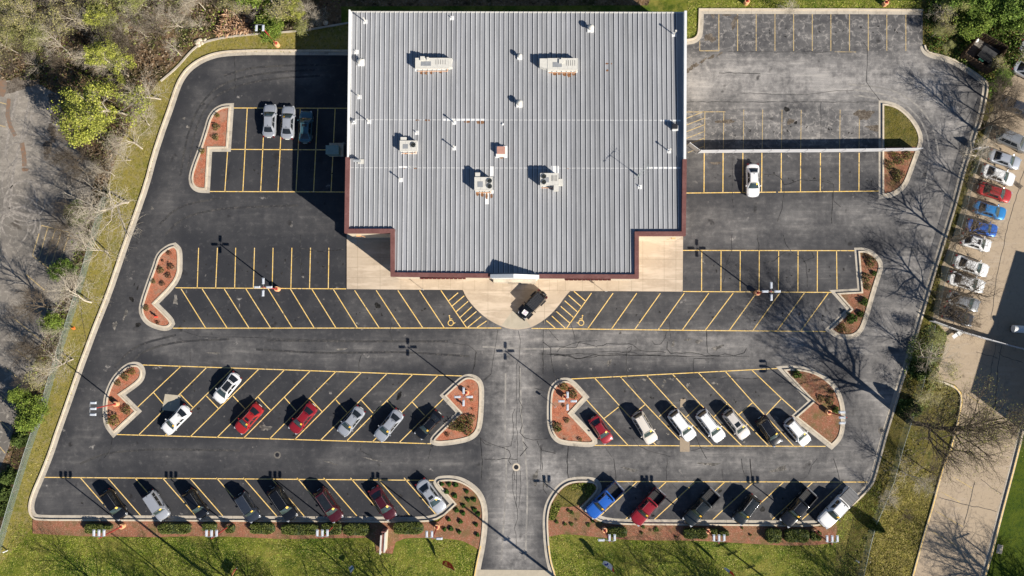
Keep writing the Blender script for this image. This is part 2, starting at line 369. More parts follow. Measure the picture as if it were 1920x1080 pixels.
M['lane'] = blend('tyre_path', [((.062, .060, .059),), ((.038, .038, .041), 1.0, .42, .56, 8), ((.11, .10, .095), 3, .54, .70, 8)], bump=0)
M['lane2'] = blend('tyre_path_pale', [((.30, .28, .255),), ((.20, .19, .18), 1.3, .40, .56, 8)], bump=0)
M['rustdust'] = blend('rusty_dust', [((.21, .135, .092),), ((.17, .14, .115), 1.6, .44, .60, 8), ((.26, .14, .085), 4, .52, .7)], bump=0)
# ================================================================ GROUND
def big(name, mat):
    mb = MB(); S = 900; mb.add([(-S, -S, 0), (S, -S, 0), (S, S, 0), (-S, S, 0)], [(0, 1, 2, 3)]); o = mb.build(name, mat); o['kind'] = 'structure'; return o
big('ground', M['grass'])
K_LEFT = [(660, 98.5), (478, 98), (417, 100), (383, 110), (355.5, 128), (339, 150), (330.5, 172), (319.4, 205.5), (305.5, 244), (289, 294), (276, 345), (251.5, 415), (233, 467), (204, 553), (179, 615), (153, 685), (129.6, 752.6), (106, 819), (96, 850), (79, 892.6), (66, 922), (59.6, 941.5), (58.5, 956.5), (64, 968), (74, 971.2), (300, 972), (560, 973.5), (817, 974.8), (850, 944.5), (817.7, 908), (819, 901), (826, 897.2), (853, 896.7), (874, 904), (894, 919), (904, 935), (909, 954), (909.4, 982), (905, 1023), (896, 1064), (888, 1115)]
K_RIGHT = [(1040, 1115), (1038, 1080), (1029.7, 1055.6), (1025, 1023), (1022.6, 982), (1023.6, 962), (1028.7, 941.5), (1043, 919), (1059, 905), (1075.6, 899.7), (1096, 899), (1114, 900.7), (1122, 908), (1123.4, 919), (1108, 937.4), (1094, 951), (1127.5, 976.5), (1183.5, 979), (1440, 981), (1545, 983.5), (1591, 947.6), (1614, 927), (1632, 907), (1636.5, 894.6), (1642.3, 874), (1659, 812), (1677.6, 751), (1687.8, 714.6), (1699.5, 684), (1710, 645.5), (1725.6, 592), (1741, 539), (1754.4, 494), (1769, 448), (1788, 385.4), (1803, 328), (1817.8, 279), (1827.4, 247), (1834.4, 233), (1842, 200), (1848.5, 164.4), (1846, 153), (1790, 116), (1763, 107.5), (1743, 103), (1733, 96), (1730, 86)]
K_TOP = [(1730, 22.5), (1600, 21.3), (1314.4, 21), (1313, 62), (1309, 71), (1300, 77.5), (1280, 79)]
SMALL = dict(lim=62)
kl = soften(GP(K_LEFT), **SMALL); kr = soften(GP(K_RIGHT), **SMALL); ktp = soften(GP(K_TOP), **SMALL)
lot_outline = kl+kr+ktp
WEAR = [(340, 655, 900, 655, 30, .24), (900, 640, 1400, 650, 34, .55), (1400, 650, 1700, 600, 60, .55), (960, 620, 965, 1075, 45, .80), (1010, 880, 1040, 890, 40, .85),
        (620, 862, 900, 868, 22, .24), (110, 845, 560, 855, 22, .12), (1040, 870, 1640, 865, 30, .52), (1700, 130, 1780, 220, 56, .88), (1780, 210, 1740, 420, 60, .62), (1740, 420, 1660, 760, 70, .62),
        (1650, 760, 1610, 890, 50, .62), (1290, 420, 1600, 415, 45, .34), (1600, 400, 1730, 420, 40, .45), (1285, 148, 1740, 152, 52, 1.0), (1300, 60, 1720, 60, 40, .36), (1290, 240, 1640, 240, 46, .50),
        (1300, 320, 1640, 320, 36, .22), (1290, 510, 1560, 510, 40, .16), (1080, 580, 1540, 585, 36, .18), (1120, 760, 1500, 770, 50, .18), (1150, 940, 1600, 940, 40, .20), (380, 180, 300, 420, 26, .14),
        (300, 420, 150, 860, 34, .14), (420, 130, 600, 140, 26, .14), (380, 400, 640, 410, 40, .10), (300, 640, 500, 650, 30, .25), (90, 900, 160, 950, 50, .14), (660, 580, 860, 580, 30, .12), (600, 700, 820, 750, 30, .10)]
CRAZE = [(1300, 60, 1720, 60, 48, .9), (1290, 240, 1640, 240, 46, .9), (1285, 145, 1740, 150, 50, .35), (1640, 640, 1700, 500, 60, .12), (1740, 200, 1760, 380, 60, .15), (1120, 760, 1400, 770, 60, .05)]
sheet('car_park', lot_outline, 0.006, M['asphalt'], 1.8, {'wear': WEAR, 'craze': CRAZE})

# verges and soils
VL = [(660, 98)]+K_LEFT[1:25]+[(60, 990), (0, 1060), (0, 1016), (10.6, 982), (27.7, 924.5), (49, 856), (62, 817), (80, 768), (93, 721), (114, 651), (137, 579), (153, 526), (166, 480), (192, 384), (225, 270), (262, 200), (300, 150), (358, 92), (403, 72), (480, 62), (560, 57), (660, 40)]
sheet('grass_verge', GP(VL), 0.0035, M['grass_dry'])
WOODS = [(-60, -60), (1240, -60), (1215, 10), (640, 12), (640, 44), (560, 57), (480, 62), (403, 72), (358, 92), (300, 150), (262, 200), (225, 270), (192, 384), (166, 480), (153, 526), (137, 579), (114, 651), (93, 721), (80, 768), (62, 817), (49, 856), (27.7, 924.5), (0, 1000), (-60, 1000), (-60, 150)]
sheet('woodland_floor', GP(WOODS), 0.0025, M['woods_floor'])
OLD = [(-80, 160), (20, 150), (60, 150), (112, 180), (122, 262), (180, 310), (170, 400), (145, 455), (128, 520), (104, 585), (78, 640), (52, 724), (30, 790), (18, 837), (0, 878), (-20, 915), (-80, 930)]
sheet('neighbour_asphalt', soften(GP(OLD), True, 40), 0.0065, M['asphalt_old'], 3.0, {'wear': [(30, 200, 60, 300, 80, .8), (0, 480, 60, 700, 60, .55), (40, 360, 60, 360, 60, .25)], 'craze': [(0, 700, 20, 800, 60, .3)]})
RV = [(1642, 880), (1659, 812), (1677.6, 751), (1699.5, 684), (1725.6, 592), (1754, 494), (1788, 385), (1818, 279), (1834, 233), (1848, 164), (1846, 153), (1790, 116), (1743, 103), (1730, 86), (1728, 22), (1728, -60), (2000, -60), (2000, 1180), (1560, 1180), (1570, 985), (1591, 948), (1632, 907)]
sheet('rough_verge', GP(RV), 0.0025, M['grass_rough'])
TAN1 = [(2000, -20), (1925, 100), (1885, 165), (1850, 230), (1836, 300), (1818, 345), (1800, 400), (1782, 455), (1765, 500), (1760, 560), (1748, 598), (1775, 625), (1770, 660), (1752, 708), (1790, 721), (1803, 735), (1806, 752), (1797, 800), (1785, 845), (1770, 880), (1752, 948.5), (1731.5, 1017), (1712, 1090), (1690, 1180), (1815, 1180), (1842.6, 1080), (1857.4, 1028), (1874, 963), (1896, 880), (1908, 833), (1921, 776), (1960, 700), (2100, 700), (2100, -20)]
sheet('side_road', GP(TAN1), 0.0065, M['asphalt_tan'], 4.0, {'wear': [(1850, 600, 1740, 1080, 300, 1)], 'craze': [(1790, 950, 1770, 1060, 60, .6)]})
LUSH = [(1924, 776), (1911, 833), (1899, 880), (1877, 963), (1860, 1028), (1845, 1080), (1818, 1180), (2100, 1180), (2100, 776)]
sheet('lush_lawn', GP(LUSH), 0.0045, M['grass_lush'])

# kerbs: gutter pan on the asphalt side, raised kerb behind it
M['kjoint'] = plain('kerb_joint', (.16, .13, .10), .9)
def kerb(pts, lot, closed=False, gut=.40, name='kerb', w=.22, mat=None):
    mb = MB(); s = lot
    def rb(a, b, z0, z1):
        lo, hi = (a, b) if s > 0 else (-b, -a); ribbon(mb, pts, lo, hi, z0, z1, closed)
    if gut:
        rb(-.13, gut, -.02, .016); o = mb.build('gutter', M['gutter']); o['kind'] = 'structure'; mb = MB()
    rb(-.13-w, -.13, -.02, .19); o = mb.build(name, mat or M['concrete']); o['kind'] = 'structure'
    # contraction joints every three metres
    n = len(pts); acc = 0.0; mj = MB()
    for i in range(n if closed else n-1):
        a = Vector(pts[i][:2]); b = Vector(pts[(i+1) % n][:2]); L_ = (b-a).length
        if L_ < 1e-4: continue
        d = (b-a)/L_; nn = Vector((-d.y, d.x))*s; t = (3.0-acc) % 3.0
        while t < L_:
            c = a+d*t
            if t > .4 and L_-t > .4:
                flat(mj, [c-nn*(.135+w), c-nn*.128], .028, .1925)
                if gut: flat(mj, [c-nn*.125, c+nn*(gut-.01)], .028, .0185)
            t += 3.0
        acc = (acc+L_) % 3.0
    if mj.v: o2 = mj.build('kerb_joints', M['kjoint']); o2['kind'] = 'structure'
    return o
kerb(kl, 1); kerb(kr, 1); kerb(ktp, 1)
def island(pts, mat, mi='mulch_bed'):
    p = soften(GP(pts), True, 50)
    A = sum(p[i][0]*p[(i+1) % len(p)][1]-p[(i+1) % len(p)][0]*p[i][1] for i in range(len(p)))
    if A < 0: p = p[::-1]
    kerb(p, -1, True, gut=.34); mb = MB(); inner = offset_line(p, .33, True)
    o = sheet(mi, inner, .11, mat); return p
ISL = [
 [(434, 198), (417.8, 199), (403, 206.7), (392.6, 221.5), (386.7, 243.7), (373.3, 285), (363, 312), (357.5, 332.6), (360, 348), (370.4, 356.8), (389, 357.5), (393.5, 280), (428.6, 280)],
 [(328, 459.5), (316.7, 462), (297, 476.5), (289.6, 500.4), (279, 529.6), (267.7, 563), (263.8, 581.7), (268.8, 596), (279, 606.7), (293.8, 613), (308.3, 616.5), (318.8, 614), (323.5, 606.7), (320.8, 598), (291.7, 569.5), (337, 524), (338, 481.7), (336.5, 467)],
 [(254, 682.5), (242, 684), (227, 694.7), (211, 713.4), (201.8, 735), (197.3, 753.8), (197, 780), (200, 798), (213, 814.5), (259.7, 771), (228.5, 740), (262.5, 716.5), (269, 702), (267, 690), (260.6, 684)],
 [(881.5, 705), (867, 708), (831, 741.7), (861, 774), (812, 820.4), (811, 828), (820, 832.3), (853, 829), (882, 822.5), (897, 809), (901.5, 785), (903.5, 743), (902.5, 721), (895, 710)],
 [(1057, 711.5), (1041, 718.5), (1031.5, 734), (1030, 763.7), (1030, 793), (1034.5, 813), (1045, 826), (1060, 830.5), (1089.6, 833), (1109, 834), (1115.5, 829), (1114.6, 821), (1070.5, 775), (1099, 744.5), (1073, 715)],
 [(1464, 691), (1486.7, 689.5), (1514, 692.5), (1538, 702), (1556.5, 716), (1569.5, 732), (1577.5, 752.6), (1580.5, 775), (1579.5, 804.4), (1574, 823), (1559, 837.5), (1488.5, 781.5), (1521.5, 752.6)],
 [(1606.5, 469), (1622, 468.8), (1637, 475.5), (1650.5, 491), (1651.5, 504), (1641, 534), (1621.5, 602), (1613, 621), (1601, 630.5), (1586, 632.5), (1569, 629.5), (1553, 618), (1593, 580), (1564.5, 548), (1612.5, 545.5)],
 [(1652, 193), (1663, 193.5), (1683, 199.5), (1703, 216), (1717.5, 235), (1725.5, 253), (1726, 268), (1720, 285), (1709, 315), (1698, 345), (1683.7, 359.5), (1668.8, 366.5), (1652, 368.5)]]
IS_PTS = []
for i, pts in enumerate(ISL):
    IS_PTS.append(island(pts, M['mulch_old'] if i in (5, 6, 7) else M['mulch']))
sheet('island_lawn', offset_line(soften(GP([(1652, 193), (1663, 193.5), (1683, 199.5), (1703, 216), (1717.5, 235), (1725.5, 253), (1726, 268), (1722, 280), (1652, 281)]), True, 50), -.36, True), .122, M['grass_rough'])
# front mulch beds (between the kerb and the lawn)
BL = [(62, 974), (300, 975), (560, 976.5), (822, 978), (856, 945), (822, 908), (824, 902), (853, 900), (872, 907), (891, 921), (900.5, 936), (905, 954), (905.4, 982), (902, 1012), (897, 1030), (888, 1024), (862, 1011), (800, 1008), (762, 1008), (742, 1016), (736, 1038), (706, 1036), (703, 1018), (688, 1008), (600, 1009), (540, 1011), (440, 1006), (360, 1005), (290, 1007), (232, 1006), (150, 1005), (62, 1000)]
BR = [(1090, 954), (1125, 980), (1183.5, 983), (1440, 985), (1548, 987), (1566, 975), (1570, 990), (1565, 1012), (1548, 1021), (1480, 1023), (1440, 1021), (1300, 1013), (1190, 1013), (1130, 1008), (1060, 1000), (1029, 1006), (1026.5, 982), (1027.6, 962), (1032.7, 941.5), (1047, 922), (1061, 909), (1076, 904), (1096, 903), (1112, 905), (1119, 910), (1119, 919), (1104, 937)]
sheet('mulch_bed', soften(GP(BL), True, 30, 1), .10, M['mulch_old']); sheet('mulch_bed', soften(GP(BR), True, 30, 1), .10, M['mulch_old'])
sheet('ground_cover_bed', soften(GP([(1034, 945), (1048, 923), (1062, 911), (1077, 906), (1096, 905), (1112, 907), (1117, 915), (1100, 938), (1080, 950), (1052, 950), (1040, 975), (1029, 975)]), True, 50), .112, M['grass_rough'])
# old kerb beyond the top left verge, road kerbs on the right
kerb(soften(GP([(300, 150), (330, 125), (358, 92), (378, 78), (403, 71), (430, 66), (480, 61), (560, 56), (655, 40)])), 1, gut=0, w=.22, mat=M['gutter'])
kerb(soften(GP([(1752, 708), (1790, 721), (1803, 735), (1806, 752), (1797, 800), (1785, 845), (1770, 880), (1752, 948.5), (1731.5, 1017), (1712, 1090), (1690, 1180)])), 1, gut=0, w=.25)
kerb(soften(GP([(1818, 1180), (1842.6, 1080), (1857.4, 1028), (1874, 963), (1896, 880), (1908, 833), (1921, 776), (1945, 700)])), 1, gut=.3, w=.25)
mb = MB(); flat(mb, offset_line(GP([(1790, 721), (1803, 735), (1806, 752), (1797, 800), (1785, 845), (1770, 880), (1752, 948.5), (1731.5, 1017), (1712, 1090)]), -.25), .13, .195)
flat(mb, offset_line(GP([(1715, 1180), (1842.6, 1080), (1857.4, 1028), (1874, 963), (1896, 880), (1908, 833)][1:]), -.25), .12, .195)
flat(mb, offset_line(GP([(905, 1023), (896, 1064), (888, 1110)]), -.25), .12, .195); flat(mb, offset_line(GP([(1040, 1110), (1038, 1080), (1029.7, 1055.6), (1025, 1023)]), -.25), .12, .195)
mb.build('kerb_paint', M['yellow'])['kind'] = 'structure'
# driveway apron
sheet('driveway_apron', GP([(893, 1068), (1034, 1069), (1044, 1130), (884, 1130)]), .020, M['walk_grey'])

# concrete walk in front of the building
ARC = [(868, 543.7), (873, 555.6), (884.4, 571), (902, 589), (920, 602), (940, 612), (955.5, 616.7), (970, 617.8), (977.8, 617), (995.6, 614.4), (1017.8, 602), (1035.6, 586.7), (1049, 571), (1060, 555.6), (1069, 545.6)]
mb = MB(); mb.prism(soften(GP([(650.5, 430), (650.5, 542), (760, 543)]+ARC+[(1180, 546), (1279.6, 546.7), (1280.5, 430)]), False, 40), -.02, .13); mb.build('sidewalk', M['walk'])['kind'] = 'structure'
sheet('sidewalk_ramp', GP([(961, 583), (974, 584), (996, 612.5), (982, 615.5), (970, 616.3), (955, 615), (940, 610.5)]), .134, M['walk_grey'])
mb = MB()
def jl(a, b, w=.035): flat(mb, [G(*a), G(*b)], w, .136)
for x in (671, 713, 752, 793, 822, 845): jl((x, 521 if x > 735 else 440), (x, 542))
for x in (868, 890, 915, 943, 960, 983, 1010, 1030, 1045, 1060): jl((x, 525), (x, 546))
for x in (1092, 1115, 1138, 1160, 1184, 1205, 1245, 1267): jl((x, 524 if x < 1200 else 446), (x, 546))
for a, b in (((651, 482), (731, 483)), ((651, 502), (671, 502)), ((651, 520.5), (1280, 524.5)), ((870, 543.7), (1069, 545)), ((876, 551), (960, 551)), ((900, 582), (970, 583)), ((1000, 584), (1046, 585)), ((1199, 486), (1280, 487)), ((1267, 467), (1280, 467)), ((1267, 506), (1280, 506))): jl(a, b)
for x in (915, 960, 1021): jl((x, 546), (x, 608))
mb.build('walk_joints', M['joint'])['kind'] = 'structure'
sheet('concrete_pad', GP([(309.4, 738.8), (338.4, 741.6), (336.6, 772.5), (303.8, 768.8)]), .012, M['walk_grey'])
sheet('drain_patch', GP([(1276, 748), (1286, 748), (1286, 762), (1275, 764)]), .010, M['asphalt_tan']); sheet('drain_patch', GP([(1274.5, 816), (1293, 816), (1293, 847), (1275, 847)]), .0115, M['asphalt_tan'])

# ================================================================ PAINT
mb = MB(); ZL = .0105
def ln(x1, y1, x2, y2, w=.115): flat(mb, [G(x1, y1), G(x2, y2)], w, ZL)
# left upper bays
ln(434, 202.5, 652, 203); ln(429, 280, 614, 281); ln(392, 359, 648, 360)
for a, b in (((463.7, 203), (455.4, 359)), ((496.7, 203), (488.7, 359)), ((529.3, 203), (521.3, 359)), ((563, 203), (555, 359)), ((596, 203), (588, 359)), ((628.5, 203), (620.7, 359)), ((427, 281), (421.6, 359))): ln(*a, *b)
# left rows by the walk
ln(329, 539.6, 649, 541.6); ln(324, 615.3, 940, 615)
for x1, x2 in ((372.5, 369.8), (407.7, 404.4), (442, 440), (477.3, 475), (512, 510.4), (547.3, 545.4), (582.3, 580.4), (616.7, 615.6)): ln(x1, 464.6, x2, 540.3)
for x1, x2 in ((339.6, 385.4), (379, 425.6), (420.4, 466.7), (461, 507.3), (502.7, 548), (544.4, 589), (584.4, 629.8), (624.6, 670), (665, 711), (705.5, 751.5), (746, 792.7), (786.7, 833), (826.7, 875)): ln(x1, 541.5 if x1 < 650 else 544.5, x2, 614.6)
for q in ([(905, 738), (985, 670)], [(935, 782), (1037, 695)], [(968, 830), (1070, 742)], [(1003, 878), (1102, 787)], [(1030, 920), (1140, 828)], [(1065, 963), (1180, 870)], [(1145, 963), (1225, 908)]):
    p = zoom((640, 400), 4.5, q); ln(*p[0], *p[1])
# right rows by the walk
ln(996.7, 615.7, 1300, 619.5); ln(1300, 619.5, 1548, 621.6); ln(1280.7, 546.5, 1561.5, 548.3); ln(1280, 469.5, 1603.5, 470)
for x1, x2 in ((1109, 1061.8), (1149.6, 1102), (1194, 1146.7), (1238.4, 1190.4), (1283, 1234.5), (1329, 1279.8), (1374.6, 1322.9), (1418, 1368), (1462, 1412.2), (1508, 1457.6), (1553, 1501.8)): ln(x1, 549.6, x2, 616+(x2-1060)*.009)
for x in (1315.8, 1352, 1388, 1423.7, 1460, 1496.4, 1532.7): ln(x, 470, x-.4, 547)
ln(1568.5, 470, 1569.4, 542.5)
for q in ([(618, 738), (523, 658)], [(582, 785), (478, 693)], [(550, 830), (445, 738)], [(518, 878), (412, 785)], [(487, 925), (375, 828)], [(448, 968), (337, 867)], [(365, 968), (290, 905)]):
    p = zoom((960, 400), 4.5, q); ln(*p[0], *p[1])
# right, behind the white board fence
ln(1287, 362, 1455, 360.2); ln(1459, 360.2, 1650, 358.2)
for x in (242, 412, 590, 761, 936, 1110, 1288, 1461, 1636): ln(1270+x/4.8, 286.5, 1269.6+x/4.8, 360.5-(x/4800)*6)
# middle left block
ln(266, 684.2, 540, 693.6); ln(540, 693.6, 867, 705); ln(219, 814.7, 540, 823.7); ln(540, 823.7, 808.5, 832)
T = [339.4, 388, 437, 485.5, 533.5, 582, 629.8, 677.7, 726, 774, 821.7]; B = [None, 259.7, 309, 357, 407, 456.6, 505.3, 552.3, 600.6, 649.6, 698]
for t, b in zip(T, B):
    yt = 684.2+(t-266)*.0346
    if b is None: ln(t, yt, 257.4, 764)
    else: ln(t, yt, b, 814.7+(b-219)*.0293)
ln(831.5, 747.5, 748, 830.2)
for q in ((288, 736, 306, 757), (338.4, 739.7, 361.5, 763.5), (387, 742.5, 409.7, 766), (437, 742.5, 460, 767), (484, 744.4, 507, 768.7), (533.4, 745, 555, 770), (581, 747, 604, 772), (629.8, 749.6, 651, 773.5), (677.7, 750.6, 699.6, 774.6), (726, 751.7, 747, 774.6), (773, 753.8, 796, 778.8)): ln(*q)
# middle right block
ln(1069.8, 710.6, 1462.6, 690.6); ln(1114.6, 835, 1274, 835.8); ln(1294, 836, 1547.8, 836.9)
for q in ((1114.6, 708.4, 1162.8, 762), (1162.8, 762, 1230.4, 835), (1099, 749, 1177.6, 835), (1162.8, 706, 1211, 759), (1211, 759, 1274, 825), (1212, 703.5, 1262, 758.5), (1262, 758.5, 1337, 836), (1260.4, 701, 1313.5, 758), (1313.5, 758, 1391, 836), (1309, 698.6, 1364.4, 756.5), (1364.4, 756.5, 1441.3, 836.3), (1359.8, 696, 1411.7, 754.4), (1411.7, 754.4, 1488.5, 836.5), (1409.4, 693.5, 1465.4, 747), (1465.4, 747, 1493, 771.7),
          (1162.8, 761, 1133, 784.4), (1210, 758, 1185, 779), (1262, 758, 1236, 781), (1313.7, 757, 1287, 781.7), (1364.4, 756, 1339.4, 781), (1411.7, 754.4, 1385.7, 777), (1465.4, 747, 1436.7, 777.6)): ln(*q)
# bottom rows
ln(83.7, 895, 815.7, 900.7); ln(1124.4, 902.8, 1626, 903.9)
for t in (151, 202, 253, 304.8, 355.5, 406, 456.5, 508, 556.8, 606.9, 657.2, 707, 757.6): ln(t, 896, t+62.3, 967.4)
for t in (1193.7, 1248.6, 1303, 1358.5, 1412.5, 1469, 1524, 1580): ln(t, 904, t-(76 if t > 1200 else 68), 974 if t > 1200 else 967)
o = mb.build('parking_lines', M['yellow']); o['kind'] = 'structure'
# faded lines: back car park, neighbour's and side road
mb = MB(); ZL = .0112
for x in (1347.8, 1383, 1417.8, 1453, 1488, 1523, 1557.8, 1592.7, 1628, 1662.7, 1698.4): ln(x, 25, x, 95.5, .11)
ln(1312, 77, 1312, 95, .11); ln(1312, 95.3, 1347.8, 95.3, .11); ln(1565, 97, 1605, 97.5, .07)
for x in (248, 418, 598, 768, 942, 1115, 1465, 1640): ln(1270+x/4.8, 190+(95 if x < 500 else 75)/4.8, 1269+x/4.8, 279, .09)
ln(1286, 210, 1360, 209.5, .09)
for y in (155, 215, 275, 335, 395): ln(1286, 190+y/4.8, 1321, 190+(y-65)/4.8, .10)
ln(1290, 286, 1321, 274, .10)
for q in ((77.8, 422.6, 131, 436), (77.8, 422.6, 61, 479), (61, 479, 107.6, 517), (90, 425.7, 72.6, 486), (103.7, 430, 83, 496.5), (115.4, 433.5, 94.6, 502.5), (131, 436, 105, 513), (57, 571, 85.6, 598), (24.6, 595.7, 74, 636), (31, 656, 57, 677), (13, 690, 52, 726.7), (1.3, 737.6, 22, 755.7), (0, 789, 22, 809.6), (49, 514.6, 84, 544.5), (-3, 191, 19.4, 197.5), (-3, 234, 10.5, 238), (0, 838, 10, 850)): ln(*q, .13)
for q in ((1788, 895, 1824, 916), (1764, 922, 1800, 942), (1753, 957.5, 1805, 987.5), (1745, 995, 1770, 1009), (1775, 1012, 1797, 1025), (1811, 739, 1863, 773), (1806, 777, 1823, 789)): ln(*q, .12)
mb.build('faded_parking_lines', M['yellow_faded'])['kind'] = 'structure'
# wheelchair symbols
for (cx, cy, sgn) in ((845.6, 603, 1), (1089.3, 602.7, -1)):
    c = G(cx, cy); mb = MB(); s = .70
    ring = [Vector((c.x+sgn*(-.05*s+.52*s*math.cos(t)), c.y+(-.28*s+.52*s*math.sin(t)))) for t in [rad(a) for a in range(100, 371, 15)]]
    flat(mb, ring, .10, ZL)
    def q(pts): flat(mb, [Vector((c.x+sgn*x*s, c.y+y*s)) for x, y in pts], .10, ZL+.001)
    q([(-.28, .95), (-.20, .25), (.30, .22), (.55, -.35), (.85, -.2)]); q([(-.25, .55), (.25, .52)])
    mb.lathe((c.x-sgn*.32*s, c.y+1.15*s, ZL-.004), [(.10, 0), (.10, .005)], 10)
    o = mb.build('wheelchair_symbol', M['yellow']); o['kind'] = 'structure'

# cracks
CR = []
CR += [zoom((850, 600), 3.6, q) for q in ([(301, 65), (285, 170), (255, 365), (205, 412)], [(437, 70), (452, 130), (445, 260), (428, 300), (427, 640), (430, 800), (432, 960)], [(445, 310), (443, 540), (465, 585), (455, 650), (465, 710), (450, 760), (480, 795), (540, 810), (640, 800)], [(0, 155), (100, 170), (152, 210), (150, 290), (125, 360)], [(608, 65), (606, 350)], [(608, 150), (658, 190), (668, 310), (690, 390)], [(180, 795), (240, 830), (330, 860), (390, 850), (405, 780), (400, 640), (415, 600)], [(330, 860), (375, 880), (388, 915), (372, 950), (390, 975)], [(210, 940), (290, 945), (340, 935), (430, 942)], [(600, 840), (598, 1020)], [(590, 845), (588, 1010)], [(565, 815), (600, 880), (690, 900)], [(775, 850), (770, 1030), (785, 1075)], [(185, 800), (195, 950), (190, 1080)], [(650, 180), (750, 180), (840, 150), (972, 180)], [(660, 228), (750, 235), (850, 225), (972, 232)], [(680, 240), (790, 240), (830, 262), (972, 245)], [(700, 215), (720, 190), (830, 185), (850, 145), (972, 140)], [(410, 1020), (412, 1080)], [(640, 60), (680, 110), (710, 140)], [(790, 20), (822, 130)], [(550, 460), (600, 475), (640, 480)], [(470, 820), (500, 860), (450, 920)])]
CR += [zoom((1120, 600), 6.4, q) for q in ([(0, 310), (60, 310), (110, 285), (380, 285), (430, 300), (500, 360), (640, 380), (820, 388)], [(0, 385), (240, 380), (520, 370)], [(0, 430), (400, 425), (1000, 435), (1480, 440), (1820, 435)], [(350, 400), (345, 540), (360, 690)], [(350, 400), (360, 340), (410, 315), (405, 360), (360, 400)], [(860, 0), (870, 130), (885, 240)], [(840, 260), (835, 350), (880, 400), (1150, 395), (1300, 430), (1450, 430), (1530, 405), (1640, 430), (1760, 395), (1790, 340)], [(1310, 140), (1320, 390), (1380, 435)], [(1400, 465), (1160, 460), (1150, 530), (1170, 690)], [(0, 705), (900, 690), (1920, 700)], [(655, 250), (690, 295), (760, 290), (810, 220), (830, 140)], [(120, 400), (440, 390), (480, 410), (760, 420)])]
CR += [zoom((1270, 440), 4.683, q) for q in ([(480, 0), (475, 150), (430, 260), (420, 330), (400, 470)], [(708, 0), (715, 140)], [(930, 0), (950, 80), (1000, 150), (1100, 210), (1130, 260), (1140, 460)], [(760, 250), (850, 230), (950, 150)], [(255, 830), (265, 1030)], [(1180, 150), (1200, 200), (1100, 240)])]
CR += [zoom((1270, 190), 4.8, q) for q in ([(0, 5), (1820, 5)], [(775, 655), (880, 660), (930, 690), (960, 750), (1000, 745), (1110, 705), (1280, 710)], [(1300, 695), (1370, 720), (1405, 750), (1410, 900), (1470, 950)], [(960, 750), (960, 820), (945, 960), (900, 1080)], [(497, 540), (495, 830), (510, 960)], [(1295, 0), (1290, 350)], [(1395, 820), (1395, 960), (1390, 1100)], [(1300, 720), (1395, 745)])]
CR += [zoom((1590, 0), 4.5, q) for q in ([(130, 360), (160, 400), (155, 690), (200, 760), (270, 850)],)]+[zoom((1270, 0), 4.5, q) for q in ([(520, 785), (900, 800), (1100, 795), (1300, 770), (1485, 762)], [(350, 615), (700, 620)], [(430, 435), (1300, 440)])]
CR += [zoom((880, 860), 4.909, q) for q in ([(120, 0), (110, 200)], [(405, 110), (400, 300), (440, 460), (445, 550), (415, 640), (430, 700), (430, 830)], [(435, 110), (430, 400), (442, 480)], [(470, 110), (475, 250), (455, 450)], [(900, 0), (900, 120), (910, 180)], [(1330, 0), (1350, 200)], [(672, 150), (680, 280), (715, 330)])]
CR += [zoom((1160, 860), 4.911, q) for q in ([(445, 0), (440, 200)], [(1130, 0), (1140, 90), (1180, 180)], [(1210, 0), (1225, 220)], [(950, 90), (965, 200)], [(480, 225), (540, 280)])]
CR += [zoom((1400, 860), 4.911, q) for q in ([(30, 0), (50, 200)], [(650, 0), (600, 60), (560, 160), (520, 185), (470, 190)], [(800, 0), (830, 90), (855, 200)])]
CR += [zoom((250, 440), 4.8, q) for q in ([(1505, 0), (1500, 270), (1525, 400)], [(1510, 125), (1700, 155), (1900, 130)], [(430, 860), (600, 920), (1000, 925), (1900, 950)], [(1430, 230), (1500, 190)])]
CR += [zoom((520, 660), 4.8, q) for q in ([(770, 0), (735, 100), (733, 160)], [(1790, 0), (1770, 130), (1750, 190)], [(1830, 770), (1840, 900), (1838, 960)], [(1820, 770), (1870, 830), (1920, 840)], [(1395, 840), (1360, 960)], [(750, 830), (750, 890), (830, 930), (850, 960)], [(1860, 250), (1920, 200)])]
CR += [zoom((180, 660), 5.333, q) for q in ([(165, 850), (150, 960), (80, 1060)], [(940, 0), (950, 130)], [(1220, 0), (1220, 60)])]
CR += [zoom((1010, 660), 5.4, q) for q in ([(0, 20), (300, 40), (380, 70), (560, 30), (890, 28), (1500, 45)], [(40, 0), (45, 220)], [(930, 270), (1000, 420)], [(780, 780), (860, 800), (950, 860), (1010, 950), (1110, 1000), (1330, 1060)], [(670, 960), (740, 1060)], [(300, 950), (295, 1080)], [(1590, 850), (1650, 990), (1700, 1080)], [(1540, 1000), (1640, 970), (1728, 990)])]
CR += [[(735, 605), (731, 622), (736, 640)], [(440, 100), (440, 180)], [(150, 560), (160, 640)]]
for q in ([(870, 285), (1000, 320), (1100, 350), (1270, 380), (1450, 430)], [(1290, 100), (1400, 190), (1500, 250)], [(800, 525), (900, 540), (1060, 560)], [(1110, 630), (1210, 635), (1260, 660), (1370, 695)], [(1230, 130), (1180, 330), (1120, 560)]): CR.append(zoom((1600, 880), 5.4, q))
for q in ([(1080, 640), (1500, 700), (1620, 490)], [(1360, 330), (1330, 560)], [(1070, 380), (1300, 390), (1600, 480)]): CR.append(zoom((1590, 680), 4.909, q))
CR += [[(1868, 640), (1850, 735)], [(1880, 640), (1872, 680), (1866, 760)], [(1920, 320), (1890, 420), (1868, 520), (1858, 600)], [(1918, 680), (1880, 668), (1872, 660)], [(1830, 660), (1870, 672)]]
mb = MB()
